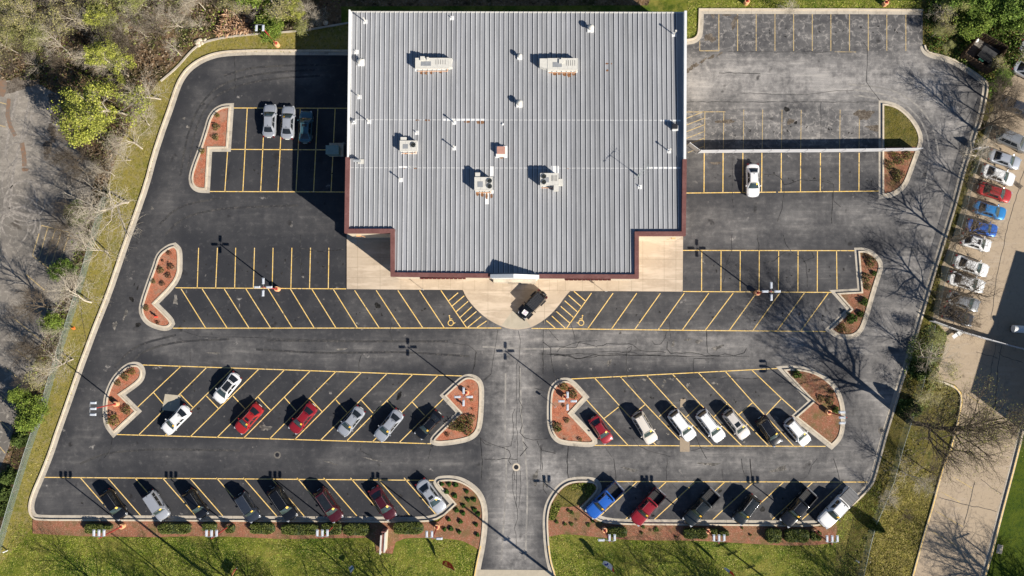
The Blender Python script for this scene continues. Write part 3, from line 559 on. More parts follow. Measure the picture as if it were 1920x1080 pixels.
for q in CR:
    P = [G(x, y).xy for x, y in q]; out = []
    for a, b in zip(P[:-1], P[1:]):
        n = max(1, int((b-a).length/.7)); nrm = Vector((-(b-a).y, (b-a).x)).normalized()
        for k in range(n): out.append(a.lerp(b, k/n)+nrm*(random.gauss(0, .05) if k else 0))
    out.append(P[-1]); flat(mb, out, random.uniform(.05, .10), .0135)
mb.build('asphalt_cracks', M['crack'])['kind'] = 'structure'
def blob(mb, x, y, rx, ry, z, rz=0, jag=.25, n=22):
    c = G(x, y); vs = []; ph = [random.uniform(0, 6.28) for _ in range(4)]
    for i in range(n):
        t = 2*math.pi*i/n; k = 1+jag*(math.sin(2*t+ph[0])*.5+math.sin(3*t+ph[1])*.4+math.sin(5*t+ph[2])*.3+math.sin(9*t+ph[3])*.2)
        X = rx/13.5*k*math.cos(t); Y = ry/13.5*k*math.sin(t); vs.append((c.x+X*math.cos(rz)-Y*math.sin(rz), c.y+X*math.sin(rz)+Y*math.cos(rz), z))
    mb.add(vs, [tuple(range(n))])
mb = MB()
for x, y, rx, ry, rz in ((247, 561, 5.5, 3.5, -.6), (259, 609, 5, 4.5, .3), (708, 573, 5, 6, 1.2), (748, 743, 7, 4, 1), (749, 741, 2, 8, -.5), (318, 716, 1.5, 1.5, 0), (372, 766, 3, 2.5, 0), (225, 940, 2, 2, 0), (1350, 921, 4, 2.5, .8), (1430, 955, 4.5, 5, .8), (1224, 967, 3, 2.4, 0), (551, 816, 2.5, 1.5, 0), (1475, 205, 5, 5, 0), (258, 540, 1.2, 5, -.3), (252, 533, 1, 3, -.3), (1492, 230, 3, 3, 0)):
    blob(mb, x, y, rx, ry, .012+.0001*x/100, rz)
mb.build('oil_stains', M['oil'])['kind'] = 'structure'
mb = MB()
for x, y, rx, ry, rz in ((1331, 71, 10, 8, .2), (1337, 30, 4, 4, 0), (1362, 28, 7, 3, 0), (1377, 42, 5, 12, -.3), (1482, 228, 7, 5, 0), (1360, 228, 16, 4, 0), (1620, 215, 16, 10, .3), (1640, 240, 16, 5, 0), (1342, 306, 9, 3, 0), (105, 215, 9, 14, 0), (98, 248, 8, 16, .2), (90, 275, 7, 16, .1), (86, 292, 5, 7, 0), (104, 185, 12, 14, 0), (1840, 335, 9, 4, .5), (1906, 345, 12, 5, -.6), (30, 160, 40, 14, .2)):
    blob(mb, x, y, rx, ry, .0138+.0001*y/100, rz, .4, 40)
for k_, (x, y, rx, ry) in enumerate(((1292, 131, 7, 4), (1302, 123, 8, 4), (1318, 114, 7, 2.5), (1334, 107, 9, 2), (1350, 101, 7, 1.5))): blob(mb, x, y, rx, ry, .0142+.0002*k_, .55, .5, 40)
mb.build('dirt_stains', M['dirt'])['kind'] = 'structure'
mb = MB()
flat(mb, [G(x, y) for x, y in ((17, 185), (14, 215), (20, 238), (29, 255))], .55, .0142); flat(mb, [G(x, y) for x, y in ((41, 268), (45, 290), (46, 312))], .65, .0142); blob(mb, 47, 318, 6, 4, .0150); blob(mb, 2, 165, 12, 18, .0155)
mb.build('rust_streaks', M['rustdust'])['kind'] = 'structure'
mb = MB()
def arc(cx, cy, r, a0, a1, w=.22, z=.0125, ex=1.0):
    c = G(cx, cy).xy; flat(mb, [c+Vector((math.cos(rad(a))*r/13.5*ex, math.sin(rad(a))*r/13.5)) for a in range(a0, a1+1, 6)], w, z)
for i, q in enumerate(((47, 377, 38, 10, 370, .2), (49, 381, 42, 60, 300, .2), (45, 372, 33, 120, 330, .15), (55, 345, 52, 60, 250, .2), (60, 340, 46, 80, 220, .15), (35, 420, 32, -40, 230, .25), (38, 425, 38, -20, 200, .2), (25, 430, 28, -60, 160, .2), (30, 410, 45, 10, 120, .25), (20, 440, 60, 20, 90, .2), (10, 380, 60, -40, 50, .25), (5, 330, 75, -50, 20, .2), (35, 290, 24, 90, 260, .2), (70, 300, 50, 60, 110, .3))): arc(*q[:5], q[5], .0125+.0002*i)
for i, q in enumerate(([(60, 215), (52, 240), (45, 262)], [(60, 165), (47, 230), (30, 300), (18, 360)], [(35, 160), (20, 230), (10, 290)], [(28, 300), (22, 350), (18, 400)], [(0, 400), (25, 395), (60, 408)])): flat(mb, [G(*a) for a in q], .35, .0120+.0003*i)
mb.build('tyre_scuffs', M['scuff'])['kind'] = 'structure'

# pale bleached patches and faint drips in the bays
mb = MB(); i = 0
for x, y, rx, ry in ((1208, 712, 3.5, 2.2), (1257, 711, 5, 2), (1242, 724, 3.5, 2), (1340, 719, 5, 3), (1355, 705, 4, 2.8), (1192, 726, 2.6, 1.8), (1290, 722, 3, 4), (1246, 715, 2.5, 4), (329, 563, 5, 7), (449, 575, 1.6, 4), (497, 802, 9, 6), (1173, 708, 3, 2), (1252, 813, 3, 2), (1234, 829, 4, 2), (1142, 680, 3, 7), (1262, 645, 3, 5), (1163, 624, 2, 3), (1484, 690, 1.5, 3), (680, 798, 4, 3), (556, 800, 3, 2), (705, 770, 3, 2), (1395, 829, 2, 2), (1472, 971, 4, 3), (1446, 966, 3, 4), (560, 595, 1.5, 1.5), (671, 606, 2.5, 2.5), (1004, 896, 5, 12), (1022, 905, 4, 10), (1310, 640, 7, 3), (1345, 652, 9, 4), (1290, 637, 6, 2), (640, 655, 12, 1.4), (400, 662, 14, 1.2), (130, 565, 3, 2), (215, 610, 5, 6), (235, 590, 3, 9), (285, 390, 2, 4), (352, 238, 3, 2.5), (345, 222, 2, 3), (700, 862, 16, 1.4), (620, 868, 12, 1.2), (1180, 880, 18, 2), (1330, 870, 16, 3), (1460, 880, 20, 3)):
    blob(mb, x, y, rx, ry, .0092+.00002*i, random.uniform(-.3, .3), .55, 30); i += 1
mb.build('bleached_patches', M['bleach'])['kind'] = 'structure'
mb = MB(); rs_ = random.Random(8); i = 0
for (x0, y0, dx, n, jy) in ((350, 590, 40, 13, 12), (1110, 590, 44, 11, 12), (390, 500, 35, 8, 14), (1335, 510, 36, 8, 14), (1340, 330, 36, 9, 12), (360, 720, 48, 10, 14), (330, 780, 49, 10, 10), (1180, 740, 49, 6, 14), (150, 935, 50, 14, 14), (1200, 945, 55, 8, 12), (450, 320, 33, 6, 14), (1365, 60, 35, 10, 12), (1375, 245, 36, 8, 10)):
    for k in range(n):
        for _ in range(2): blob(mb, x0+dx*k+rs_.uniform(-9, 9), y0+rs_.uniform(-jy, jy), rs_.uniform(.6, 2.2), rs_.uniform(.6, 2.6), .0087+.00001*i, rs_.uniform(0, 3), .5, 12); i += 1
mb.build('drip_stains', M['drip'])['kind'] = 'structure'

mb = MB()
for k, q in enumerate(([(352, 320), (366, 240), (392, 190), (430, 165), (500, 148), (600, 142)], [(338, 330), (352, 245), (380, 186), (424, 152), (500, 136), (590, 131)], [(420, 142), (470, 126), (560, 122), (640, 122)], [(230, 700), (262, 660), (330, 640), (430, 636)], [(215, 690), (250, 648), (330, 628)], [(150, 870), (200, 848), (300, 842), (450, 845)], [(480, 655), (600, 662), (760, 660), (880, 668)], [(500, 638), (640, 640), (840, 640)], [(310, 440), (345, 405), (420, 390), (560, 385)], [(300, 420), (335, 385), (420, 370)])):
    P = [p.xy for p in soften(GP(q), lim=80)]; flat(mb, P, .30, .0072+.00012*k)
mb.build('tyre_paths', M['lane'])['kind'] = 'structure'
mb = MB()
for k, q in enumerate(([(1600, 168), (1660, 176), (1700, 196), (1735, 235), (1745, 290), (1735, 350)], [(1590, 158), (1665, 165), (1712, 188), (1750, 232), (1760, 290)], [(1600, 178), (1655, 186), (1690, 206), (1722, 245)], [(948, 700), (947, 800), (950, 900), (940, 1050)], [(975, 690), (978, 800), (990, 900), (985, 1050)], [(905, 650), (1000, 655), (1150, 650)])):
    P = [p.xy for p in soften(GP(q), lim=80)]; flat(mb, P, .24, .0082+.00012*k)
mb.build('tyre_paths', M['lane2'])['kind'] = 'structure'
# ================================================================ BUILDING
ZC = 7.15
yN = G(970, 22, 6.3).y; yS = G(970, 512, 6.8).y
def zr(y): return 6.21+(yN-y)/(yN-yS)*.61
def RP(px, py):
    z = 6.5
    for _ in range(3): z = zr(G(px, py, z).y)
    return G(px, py, z)
bld = empty('retail_building', (0, 0, 0), 0, 'large store with a ribbed grey metal roof, brown parapets and a pale forecourt walk', 'building')
outer = GP([(654.5, 22), (649, 295), (647.2, 436), (733.5, 436), (733.5, 517), (1196.5, 521), (1196.5, 441), (1284.5, 441), (1286, 300), (1287, 22)], ZC)
mb = MB(); mb.prism([p.xy for p in offset_line(outer, -0.02, True)], 0.0, 5.9); mb.build('wall', M['cream_wall'], bld)
mb = MB(); cnt = 69
topx = [660.3+t*(1268-660.3)/(cnt-1) for t in range(cnt)]; botx = [655.6+t*(1272-655.6)/(cnt-1) for t in range(cnt)]
yb = []
for i in range(cnt):
    yb.append(512.5 if 741 < botx[i] < 1189 else 430)
def rib_pt(i, y):  # photo row y -> x along the rib
    t = (y-22)/(430-22); return topx[i]+(botx[i]-topx[i])*t
rseq = random.Random(3)
for i in range(cnt-1):
    lo = min(yb[i], yb[i+1]) if (yb[i] != yb[i+1]) else yb[i]
    if yb[i] != yb[i+1]: lo = 430
    k = rseq.choice([.93, .97, 1.0, 1.0, 1.03, 1.06, 1.0]); tint = (k, k, k*rseq.uniform(.985, 1.01))
    segs = [22, 224, 314, lo] if lo > 314 else [22, lo]
    for a, b in zip(segs[:-1], segs[1:]):
        k2 = k*rseq.uniform(.985, 1.02)
        q = [RP(rib_pt(i, a), a), RP(rib_pt(i+1, a), a), RP(rib_pt(i+1, b), b), RP(rib_pt(i, b), b)]
        mb.add([q[3], q[2], q[1], q[0]], [(0, 1, 2, 3)], (k2*tint[0], k2*tint[1], k2*tint[2]))
# margins
def rq(a, b, c, d, k=1.0): mb.add([RP(*a), RP(*b), RP(*c), RP(*d)], [(0, 1, 2, 3)], (k, k, k))
rq((650.5, 434), (655.6, 430), (660.3, 22), (655, 22)); rq((1272, 430), (1284.5, 438), (1287, 22), (1268, 22))
rq((650.5, 434), (742, 434), (742, 430), (655.6, 430), .9); rq((1190, 438), (1284.5, 438), (1272, 430), (1190, 430), .9)
L_ = [i for i in range(cnt) if yb[i] > 500]; rq((735, 517), (735, 430), (rib_pt(L_[0], 430), 430), (rib_pt(L_[0], 512.5), 512.5)); rq((rib_pt(L_[-1], 512.5), 512.5), (rib_pt(L_[-1], 430), 430), (1196, 430), (1196, 520))
rq((735, 518), (rib_pt(L_[0], 512.5), 512.5), (rib_pt(L_[-1], 512.5), 512.5), (1196, 521), .9)
roof = mb.build('roof', M['roof'], bld)
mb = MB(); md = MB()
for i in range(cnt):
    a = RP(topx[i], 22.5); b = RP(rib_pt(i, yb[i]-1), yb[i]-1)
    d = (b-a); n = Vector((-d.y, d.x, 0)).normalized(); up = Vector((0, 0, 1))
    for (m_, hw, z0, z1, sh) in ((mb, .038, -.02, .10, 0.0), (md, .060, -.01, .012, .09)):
        # travel is southwards: n points east; a dark strip on the west side paints in the rib's shade along the seam
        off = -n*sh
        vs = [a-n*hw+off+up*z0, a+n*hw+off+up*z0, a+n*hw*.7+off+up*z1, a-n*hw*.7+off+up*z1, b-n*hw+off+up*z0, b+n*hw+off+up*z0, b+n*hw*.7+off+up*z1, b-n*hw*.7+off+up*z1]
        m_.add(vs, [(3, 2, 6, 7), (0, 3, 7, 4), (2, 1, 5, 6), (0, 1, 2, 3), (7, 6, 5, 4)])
mb.build('roof_seam', M['rib'], roof); md.build('seam_shade_strip', M['seam_shade'], roof)
mb = MB()
for y in (224.5, 314.5):
    for (xa, xb) in ((658, 1266),): 
        a = RP(xa, y); b = RP(xb, y+1); flat(mb, [a, b], .05, 0); 
        for k in range(4): mb.v[-4+k] = (mb.v[-4+k][0], mb.v[-4+k][1], zr(mb.v[-4+k][1])+.006)
mb.build('cross_seam', M['white'], roof)
mb = MB(); mr_ = MB()
def rpatch(m, x0, y0, x1, y1, h=.014):
    q = [RP(x0, y1), RP(x1, y1), RP(x1, y0), RP(x0, y0)]; m = MB(); m.add([(p.x, p.y, p.z+h) for p in q], [(0, 1, 2, 3)]); m.build('flashing', M['white'], roof)
for q in ((831, 222.5, 910, 226.5), (1238, 224.5, 1276, 227.5), (1213, 313, 1276, 316.5), (748, 311.5, 784, 315), (919, 312, 926, 330), (1033, 311, 1048, 325), (778, 128, 838, 134), (1027, 130, 1083, 136.5), (752, 283, 784, 289), (890, 356, 926, 363), (1013, 347, 1038, 353), (929, 274, 951, 296), (765, 312, 783, 314.5), (909, 363, 917, 383)): rpatch(mb, *q)
for q in ((787, 134.5, 796, 140), (797, 134.5, 804, 141), (806, 134, 813, 140), (823, 134, 831, 138), (1036, 136, 1044, 142), (1045, 137, 1052, 141), (1054, 136, 1062, 143), (1063, 136, 1071, 145.5), (1072, 137, 1079, 142), (778, 224, 787, 227), (795, 224, 806, 227), (870, 226, 882, 231), (893, 226, 908, 233), (892, 360, 899, 368), (901, 359, 907, 370), (910, 360, 915, 375), (918, 364, 925, 372), (937, 291, 945, 298), (1135, 118, 1141, 121), (1136, 130, 1141, 134.5), (1145, 118, 1148, 121), (758, 287, 763, 289.5), (770, 286, 775, 288.5), (1061, 315.5, 1067, 317), (755, 315, 760, 316.5), (775, 315, 783, 317)): 
    x0, y0, x1, y1 = q; c = RP((x0+x1)/2, (y0+y1)/2); vs = []
    for i in range(14):
        t = 2*math.pi*i/14; k = 1+random.uniform(-.3, .15); X = c.x+(x1-x0)/2/14.3*k*math.cos(t); Y = c.y+(y1-y0)/2/14.3*k*math.sin(t); vs.append((X, Y, zr(Y)+.02))
    mr_ = MB(); mr_.add(vs, [tuple(range(14))]); mr_.build('rust_mark', M['rust'], roof)
# parapets: metal on the long sides, brown caps round the front
def plist(pts, z): return [G(x, y, z).xy for x, y in pts]
mb = MB(); ribbon(mb, plist([(653.8, 18), (650.6, 294.5)], ZC+.05), 0, .20, 5.8, ZC+.05); mb.build('parapet', M['white'], bld)
mb = MB(); ribbon(mb, plist([(1288, 20), (1286.6, 298)], ZC+.05), -.32, 0, 5.8, ZC+.05); mb.build('parapet', M['white'], bld)
mb = MB(); ribbon(mb, plist([(656, 21), (1285, 22.8)], 6.22), -.16, 0, 5.8, 6.26); mb.build('eave_trim', M['offwhite'], bld)
WP = [(647.7, 294.7), (645.5, 436.7), (732, 436.7), (732, 518.4), (920, 520.6)]; EP = [(1010, 521.6), (1198, 522.4), (1198, 441.8), (1286, 441.8), (1287.8, 298.5)]
for P_ in (WP, EP):
    L2 = plist(P_, ZC)
    mb = MB(); ribbon(mb, L2, 0, .54, 6.2, ZC); mb.build('parapet_cap', M['brown_cap'], bld)
    mb = MB(); ribbon(mb, L2, .045, .50, 5.3, 6.2); mb.build('red_fascia', M['red_band'], bld)
    mb = MB(); ribbon(mb, L2, .16, .50, 0, 5.3); mb.build('front_wall', M['cream_wall'], bld)
# gabled entrance: a wall rising above the roof
a = G(920.5, 520.2, 7.15); b = G(1009.5, 521.4, 7.15); pk = G(966, 519, 8.8); d = (b-a).xy.normalized(); n = Vector((-d.y, d.x))
mb = MB(); th = .34
def gv(x, z, o): p = Vector((a.x, a.y))+d*x+n*o; return (p.x, p.y, z)
Lg = (b-a).xy.length; prof = [(0, 0.1), (Lg, .1), (Lg, 7.28), (Lg*.48, 8.85), (0, 7.28)]
vs = [gv(x, z, .02) for x, z in prof]+[gv(x, z, th) for x, z in prof]
mb.add(vs, [(0, 1, 2, 3, 4), (9, 8, 7, 6, 5), (0, 5, 6, 1), (1, 6, 7, 2), (2, 7, 8, 3), (3, 8, 9, 4), (4, 9, 5, 0)])
gb = mb.build('entrance_gable', M['white'], bld)
mb = MB(); vs = []
for o in (-.10, th+.05):
    for x, z in ((-.08, 7.29), (Lg*.48, 8.88), (Lg+.08, 7.29)): vs += [gv(x, z, o), gv(x, z+.10, o)]
mb.add(vs, [(1, 3, 9, 7), (3, 5, 11, 9), (0, 1, 7, 6), (5, 4, 10, 11), (0, 2, 3, 1), (2, 4, 5, 3), (6, 7, 9, 8), (8, 9, 11, 10), (0, 6, 8, 2), (2, 8, 10, 4)]); mb.build('gable_cap', M['white'], gb)
mb = MB(); mb.prism([gv(x, 0, o)[:2] for x, o in ((.2, -.42), (Lg-.2, -.42), (Lg-.2, .0), (.2, .0))], .13, 3.1); st = mb.build('entrance_surround', M['concrete'], bld)
mb = MB(); mb.prism([gv(x, 0, o)[:2] for x, o in ((2.2, -.46), (Lg-2.2, -.46), (Lg-2.2, -.40), (2.2, -.40))], .14, 2.5); mb.build('glass_door', M['glass'], st)
# row of sign letters seen edge-on, one row each side of the entrance
for (x0, x1, y) in ((787, 873, 521.3), (1058.5, 1145, 523.8)):
    sg = MB(); ba = G(x0, y, 5.8); bb = G(x1, y, 5.8); sg.box(((ba.x+bb.x)/2, ba.y+.02, 5.8), ((bb.x-ba.x), .16, .12)); o = sg.build('wall_sign', M['blk'], bld)
    lm = MB(); x = ba.x+.1; i = 0
    while x < bb.x-.3:
        w = (.42, .5, .36, .46)[i % 4]; lm.box((x+w/2, ba.y-.08, 5.9), (w, .14, .75)); x += w+.12; i += 1
    lm.build('sign_letter_row', M['letter'], o)
for (x, y, s) in ((672, 441, 1), (1263, 446, -1)):
    mb = MB(); p = G(x, y, 4.4); mb.box((p.x, p.y, 4.4), (.5, .35, .25)); mb.tube((p.x, p.y, 4.4), (p.x+.9*s, p.y-.25, 4.25), .03); mb.build('wall_light', M['pedestal'], bld)

# ------------------------------------------------ things standing on the roof
def unit_box(mb, x0, y0, x1, y1, h, base=0.0, top=7.6):
    """box whose top shows at the given photo rectangle"""
    z = zr(G((x0+x1)/2, (y0+y1)/2, 6.5+h).y)+h; q = [G(x0, y1, z), G(x1, y1, z), G(x1, y0, z), G(x0, y0, z)]
    mb.prism([p.xy for p in q], z-h+base, z); return z, q
def fan(par, px, py, z, r):
    c = G(px, py, z); mb = MB(); mb.lathe((c.x, c.y, z+.0), [(r, 0), (r, .10), (r*.88, .10), (r*.86, .02)], 20); f = mb.build('fan_ring', M['grey_metal'], par)
    mb = MB(); mb.lathe((c.x, c.y, z+.004), [(r*.86, 0), (r*.86, .012)], 20); mb.build('fan_well', M['blk'], f)
    mb = MB(); mb.lathe((c.x, c.y, z+.03), [(r*.22, 0), (r*.22, .05)], 10)
    for k in range(4):
        t = k*math.pi/2+.5; mb.box((c.x+math.cos(t)*r*.5, c.y+math.sin(t)*r*.5, z+.04), (r*.62, r*.26, .02), t)
    mb.build('fan_blades', M['offwhite'], f)
    mb = MB()
    for rr in (.3, .6, .9):
        mb.lathe((c.x, c.y, z+.095), [(r*rr, 0), (r*rr, .012), (r*rr-.012, .012), (r*rr-.012, 0)], 20)
    mb.build('fan_guard', M['galv'], f)
def rtu(label, main, h, mat, extra=(), fans=(), lip=None, cat='rooftop unit'):
    u = empty('rooftop_unit', (0, 0, 0), 0, label, cat)
    mb = MB(); z, q = unit_box(mb, *main, h, .25); body = mb.build('housing', mat, u)
    mb = MB(); cx = (main[0]+main[2])/2; cy = (main[1]+main[3])/2; unit_box(mb, main[0]+1, main[1]+1, main[2]-1, main[3]-1, .0); mb = MB()
    p = offset_line([v.xy for v in q], .08, True); zb = zr(q[0].y); mb.prism(p, zb-.05, zb+.25); mb.build('curb_frame', M['galv'], u)
    mb = MB(); p = offset_line([v.xy for v in q], -.03, True); ribbon(mb, p, 0, .06, z-.06, z+.012, True); mb.build('lid_edge', mat, u)
    for (e, eh) in extra: m2 = MB(); unit_box(m2, *e, eh, .3); m2.build('air_hood', mat, u)
    for f in fans: fan(u, f[0], f[1], z, f[2])
    # service side: condensate line, gas pipe, access panel and louvre slats
    zb_ = zr(q[0].y); mb = MB(); mb.tube((q[0].x+.15, q[0].y-.18, zb_+.12), (q[1].x-.2, q[1].y-.18, zb_+.12), .035, n=6); mb.tube((q[1].x-.2, q[1].y-.18, zb_+.12), (q[1].x-.2, q[1].y+.02, zb_+.5), .035, n=6); mb.build('gas_pipe', M['pedestal'], u)
    mb = MB(); c_ = (q[0]+q[2])/2; mb.box((c_.x-(q[1].x-q[0].x)*.18, c_.y-.1, z+.012), ((q[1].x-q[0].x)*.30, (q[3].y-q[0].y)*.45, .025)); mb.build('access_panel', M['grey_metal'], u)
    for k in range(5): mb = MB(); mb.box((q[0].x+(q[1].x-q[0].x)*(.62+.07*k), c_.y+.12, z+.010), (.035, (q[3].y-q[0].y)*.5, .02)); mb.build('louvre_slat', M['dark_metal'], u)
    # panel seams
    for t in (.33, .66):
        mb = MB(); s = q[0].xy.lerp(q[1].xy, t); e = q[3].xy.lerp(q[2].xy, t); flat(mb, [s, e], .02, z+.003); mb.build('panel_joint', M['grey_metal'], u)
    return u
u = rtu('long low white duct unit on the roof nearest the back left corner', (779, 109, 841, 127), 1.0, M['offwhite'], extra=(((788, 105.5, 796, 113), 1.17), ((800, 107, 804, 112), 1.17)))
mb = MB(); z = zr(G(820, 118, 7.4).y)+1.0; mb.prism([G(x, y, z).xy for x, y in ((841, 109), (848, 109), (846.5, 117), (848, 125), (841, 127))], z-.9, z-.02); mb.build('duct_end', M['offwhite'], u)
u = rtu('long low white duct unit with a pointed left end, on the roof', (1027, 109.5, 1083.5, 130), 1.0, M['offwhite'], extra=(((1048, 111, 1057, 118), 1.17), ((1052, 108.5, 1055, 112), 1.17)))
mb = MB(); z = zr(G(1050, 118, 7.4).y)+1.0; mb.prism([G(x, y, z).xy for x, y in ((1027, 109.5), (1012, 109.5), (1012, 124.5), (1027, 129))], z-.9, z-.02); mb.build('duct_end', M['offwhite'], u)
rtu('small cream air conditioner with one round fan, towards the left side of the roof', (750, 264, 782, 282.5), .88, M['offwhite'], extra=(((751, 257, 762, 265), .8),), fans=((774.8, 271.7, .36),))
rtu('grey air conditioner with two fans on its right end and rust marks in front', (890, 332.5, 923, 356), 1.3, M['grey_metal'].copy() if False else M['offwhite'], extra=(((891, 323.5, 900, 333), 1.2),), fans=((918, 339, .34), (918, 349.3, .34)))
rtu('grey air conditioner with two fans on its left end and square hoods on its right', (1013.4, 325, 1047, 346.8), 1.3, M['offwhite'], extra=(((1038.4, 346.6, 1047.6, 357), 1.3), ((1047, 335.5, 1055.7, 346.8), 1.2)), fans=((1019.7, 330.9, .34), (1019.7, 341.3, .34)))
u = empty('roof_hatch', (0, 0, 0), 0, 'small square roof vent box with a terracotta coloured lid', 'roof vent')
mb = MB(); unit_box(mb, 930, 273.5, 950, 294, .25); mb.build('curb_frame', M['white'], u)
mb = MB(); unit_box(mb, 931.8, 274.5, 947, 287.6, .75, .25); mb.build('lid', M['pink_cap'], u)
def mushroom(px, py, r, h, label, mat='offwhite'):
    """px,py: where its top shows"""
    z = zr(G(px, py, 7).y); c = G(px, py, z+h); u = empty('roof_ventilator', (c.x, c.y, z), 0, label, 'roof vent')
    mb = MB(); mb.box((0, 0, .12), (r*2.1, r*2.1, .24)); mb.build('vent_base', M['white'], u)
    mb = MB(); mb.lathe((0, 0, .2), [(r*.6, 0), (r*.6, h-.55)], 16); mb.build('vent_stack', M[mat], u)
    mb = MB(); mb.lathe((0, 0, h-.42), [(r*.9, 0), (r, .06), (r, .20), (r*.8, .33), (r*.35, .42), (.02, .44)], 20); mb.build('vent_cap', M[mat], u, True)
mushroom(674.8, 113.5, .42, .95, 'white domed roof ventilator by the left parapet'); mushroom(1108.6, 49.5, .40, 1.1, 'white domed roof ventilator near the back edge of the roof, right half')
mushroom(974.5, 103, .30, 1.0, 'white domed roof ventilator just left of the pointed duct unit'); mushroom(974, 191.5, .40, 1.1, 'white domed roof ventilator near the middle of the roof')
mushroom(662, 226.5, .26, .7, 'small grey domed vent against the left parapet beside a thin pipe', 'grey_metal')
u = empty('roof_ventilator', (0, 0, 0), 0, 'dark square exhaust vent in the shade of the right parapet', 'roof vent'); mb = MB(); unit_box(mb, 1261, 232, 1271, 240.5, .75, .2); mb.build('vent_cap', M['dark_metal'], u); mb = MB(); unit_box(mb, 1260.5, 235, 1272.5, 245, .2); mb.build('vent_base', M['white'], u)
u = empty('roof_ventilator', (0, 0, 0), 0, 'grey gooseneck exhaust vent where the brown parapet starts on the left', 'roof vent'); c = RP(671, 303); mb = MB(); mb.tube((c.x+.3, c.y, c.z), (c.x+.3, c.y, c.z+.7), .17, n=12); mb.tube((c.x+.35, c.y, c.z+.7), (c.x-.45, c.y, c.z+.75), .2, .22, n=12); mb.build('vent_stack', M['grey_metal'], u); mb = MB(); mb.box((c.x+.4, c.y, c.z+.04), (.8, .6, .1)); mb.build('vent_base', M['offwhite'], u)
for (px, py, h, lab) in ((685, 41, 1.55, 'thin roof pipe nearest the back left corner'), (668.5, 97.5, .45, 'short stub pipe just behind the white domed ventilator by the left parapet'), (674, 182, 1.1, 'thin roof pipe midway along the left parapet'), (692, 228.5, 1.6, 'thin roof pipe beside the small grey domed vent'), (847, 34, .5, 'short white stub pipe by the back edge of the roof'), (852, 230, 1.3, 'roof pipe standing in the white patched seam'), (852, 278, 1.5, 'lone roof pipe left of the terracotta lidded vent'), (781.5, 249, .55, 'short white stub pipe behind the small cream air conditioner'), (752, 337.5, 1.35, 'roof pipe below the small cream air conditioner'), (1263.5, 65, 1.7, 'tall roof pipe near the back right corner'), (1254, 283.5, 1.5, 'tall roof pipe by the right parapet'), (1199.5, 350.5, .5, 'short stub pipe in front of the aerial')):
    c = RP(px, py); h *= .85; u = empty('roof_pipe', c, 0, lab, 'roof pipe')
    mb = MB(); mb.box((0, 0, .03), (.55, .55, .08)); mb.build('pipe_flashing', M['white'], u)
    mb = MB(); mb.tube((0, 0, 0), (0, 0, h), .055 if h < 1 else .07, n=8)
    if h > .8: mb.tube((0, 0, h-.12), (0, 0, h+.02), .13, n=10)
    mb.build('pipe', M['offwhite'], u)
c = RP(942.5, 233); u = empty('roof_lamp', c, 0, 'tiny white round cap alone behind the terracotta lidded vent', 'roof cap'); mb = MB(); mb.lathe((0, 0, 0), [(.16, 0), (.15, .12), (.05, .18)], 14); mb.build('cap', M['white'], u)
c = RP(1197, 330); u = empty('aerial', c, .75, 'tv aerial with long boom and thin rods on a mast', 'aerial')
mb = MB(); mb.tube((0, 0, 0), (0, 0, 3.0), .03); mb.tube((0, 0, 0), (0, 0, .9), .13); mb.build('mast', M['galv'], u)
mb = MB(); mb.tube((-1.3, 0, 2.9), (1.3, 0, 2.9), .028, n=6); mb.build('boom', M['galv'], u)
mb = MB()
for i in range(9): x = -1.2+i*.3; w = .35+.06*i; mb.tube((x, -w, 2.92), (x, w, 2.92), .010, n=4)
mb.build('rods', M['galv'], u)

# ================================================================ FENCES AND WALLS
def board_fence(pts, h, z, name, label, th=.045, bay=2.4, mat='vinyl', group=None):
    """posts and boards; pts = photo points of the base line"""
    P = GP(pts, 0); u = empty(name, P[0], 0, label, 'fence', group); o = P[0].xy; k = 0
    for a, b in zip(P[:-1], P[1:]):
        L = (b-a).length; n = max(1, round(L/bay)); d = (b-a).xy.normalized(); rz = math.atan2(d.y, d.x)
        for i in range(n):
            s = a.lerp(b, i/n); e = a.lerp(b, (i+1)/n); c = (s+e)/2; mb = MB(); w = (e-s).length-.14; nb = 5
            for j in range(nb): mb.box((c.x-o.x, c.y-o.y, .12+(j+.5)*(h-.15)/nb), (w, th, (h-.15)/nb-.012), rz)
            mb.box((c.x-o.x, c.y-o.y, h), (w, th+.03, .04), rz); mb.build('fence_panel', M[mat], u)
        for i in range(n+1):
            s = a.lerp(b, i/n)
            if i == 0 and k: continue
            mb = MB(); mb.box((s.x-o.x, s.y-o.y, (h+.06)/2), (.11, .11, h+.04), rz); mb.box((s.x-o.x, s.y-o.y, h+.06), (.14, .14, .04), rz, .6); mb.build('fence_post', M[mat], u)
        k += 1
    return u
board_fence([(1309, 287), (1440, 286), (1540, 285.4), (1650, 284), (1717, 283)], 1.85, 0, 'board_fence', 'long white board fence running from the store to the right side island')
board_fence([(1821, 281.5), (1838, 280.5)], 1.85, 0, 'board_fence', 'single short white fence panel at the right kerb, beside the grey people carrier')
board_fence([(1289, 273), (1306, 286)], 1.8, 0, 'fence_gate', 'open white gate leaf at the store end of the board fence')
board_fence([(1743, 602), (1797, 622), (1877, 645), (1935, 660)], 1.35, 0, 'board_fence', 'white board fence crossing the neighbouring tan car park')
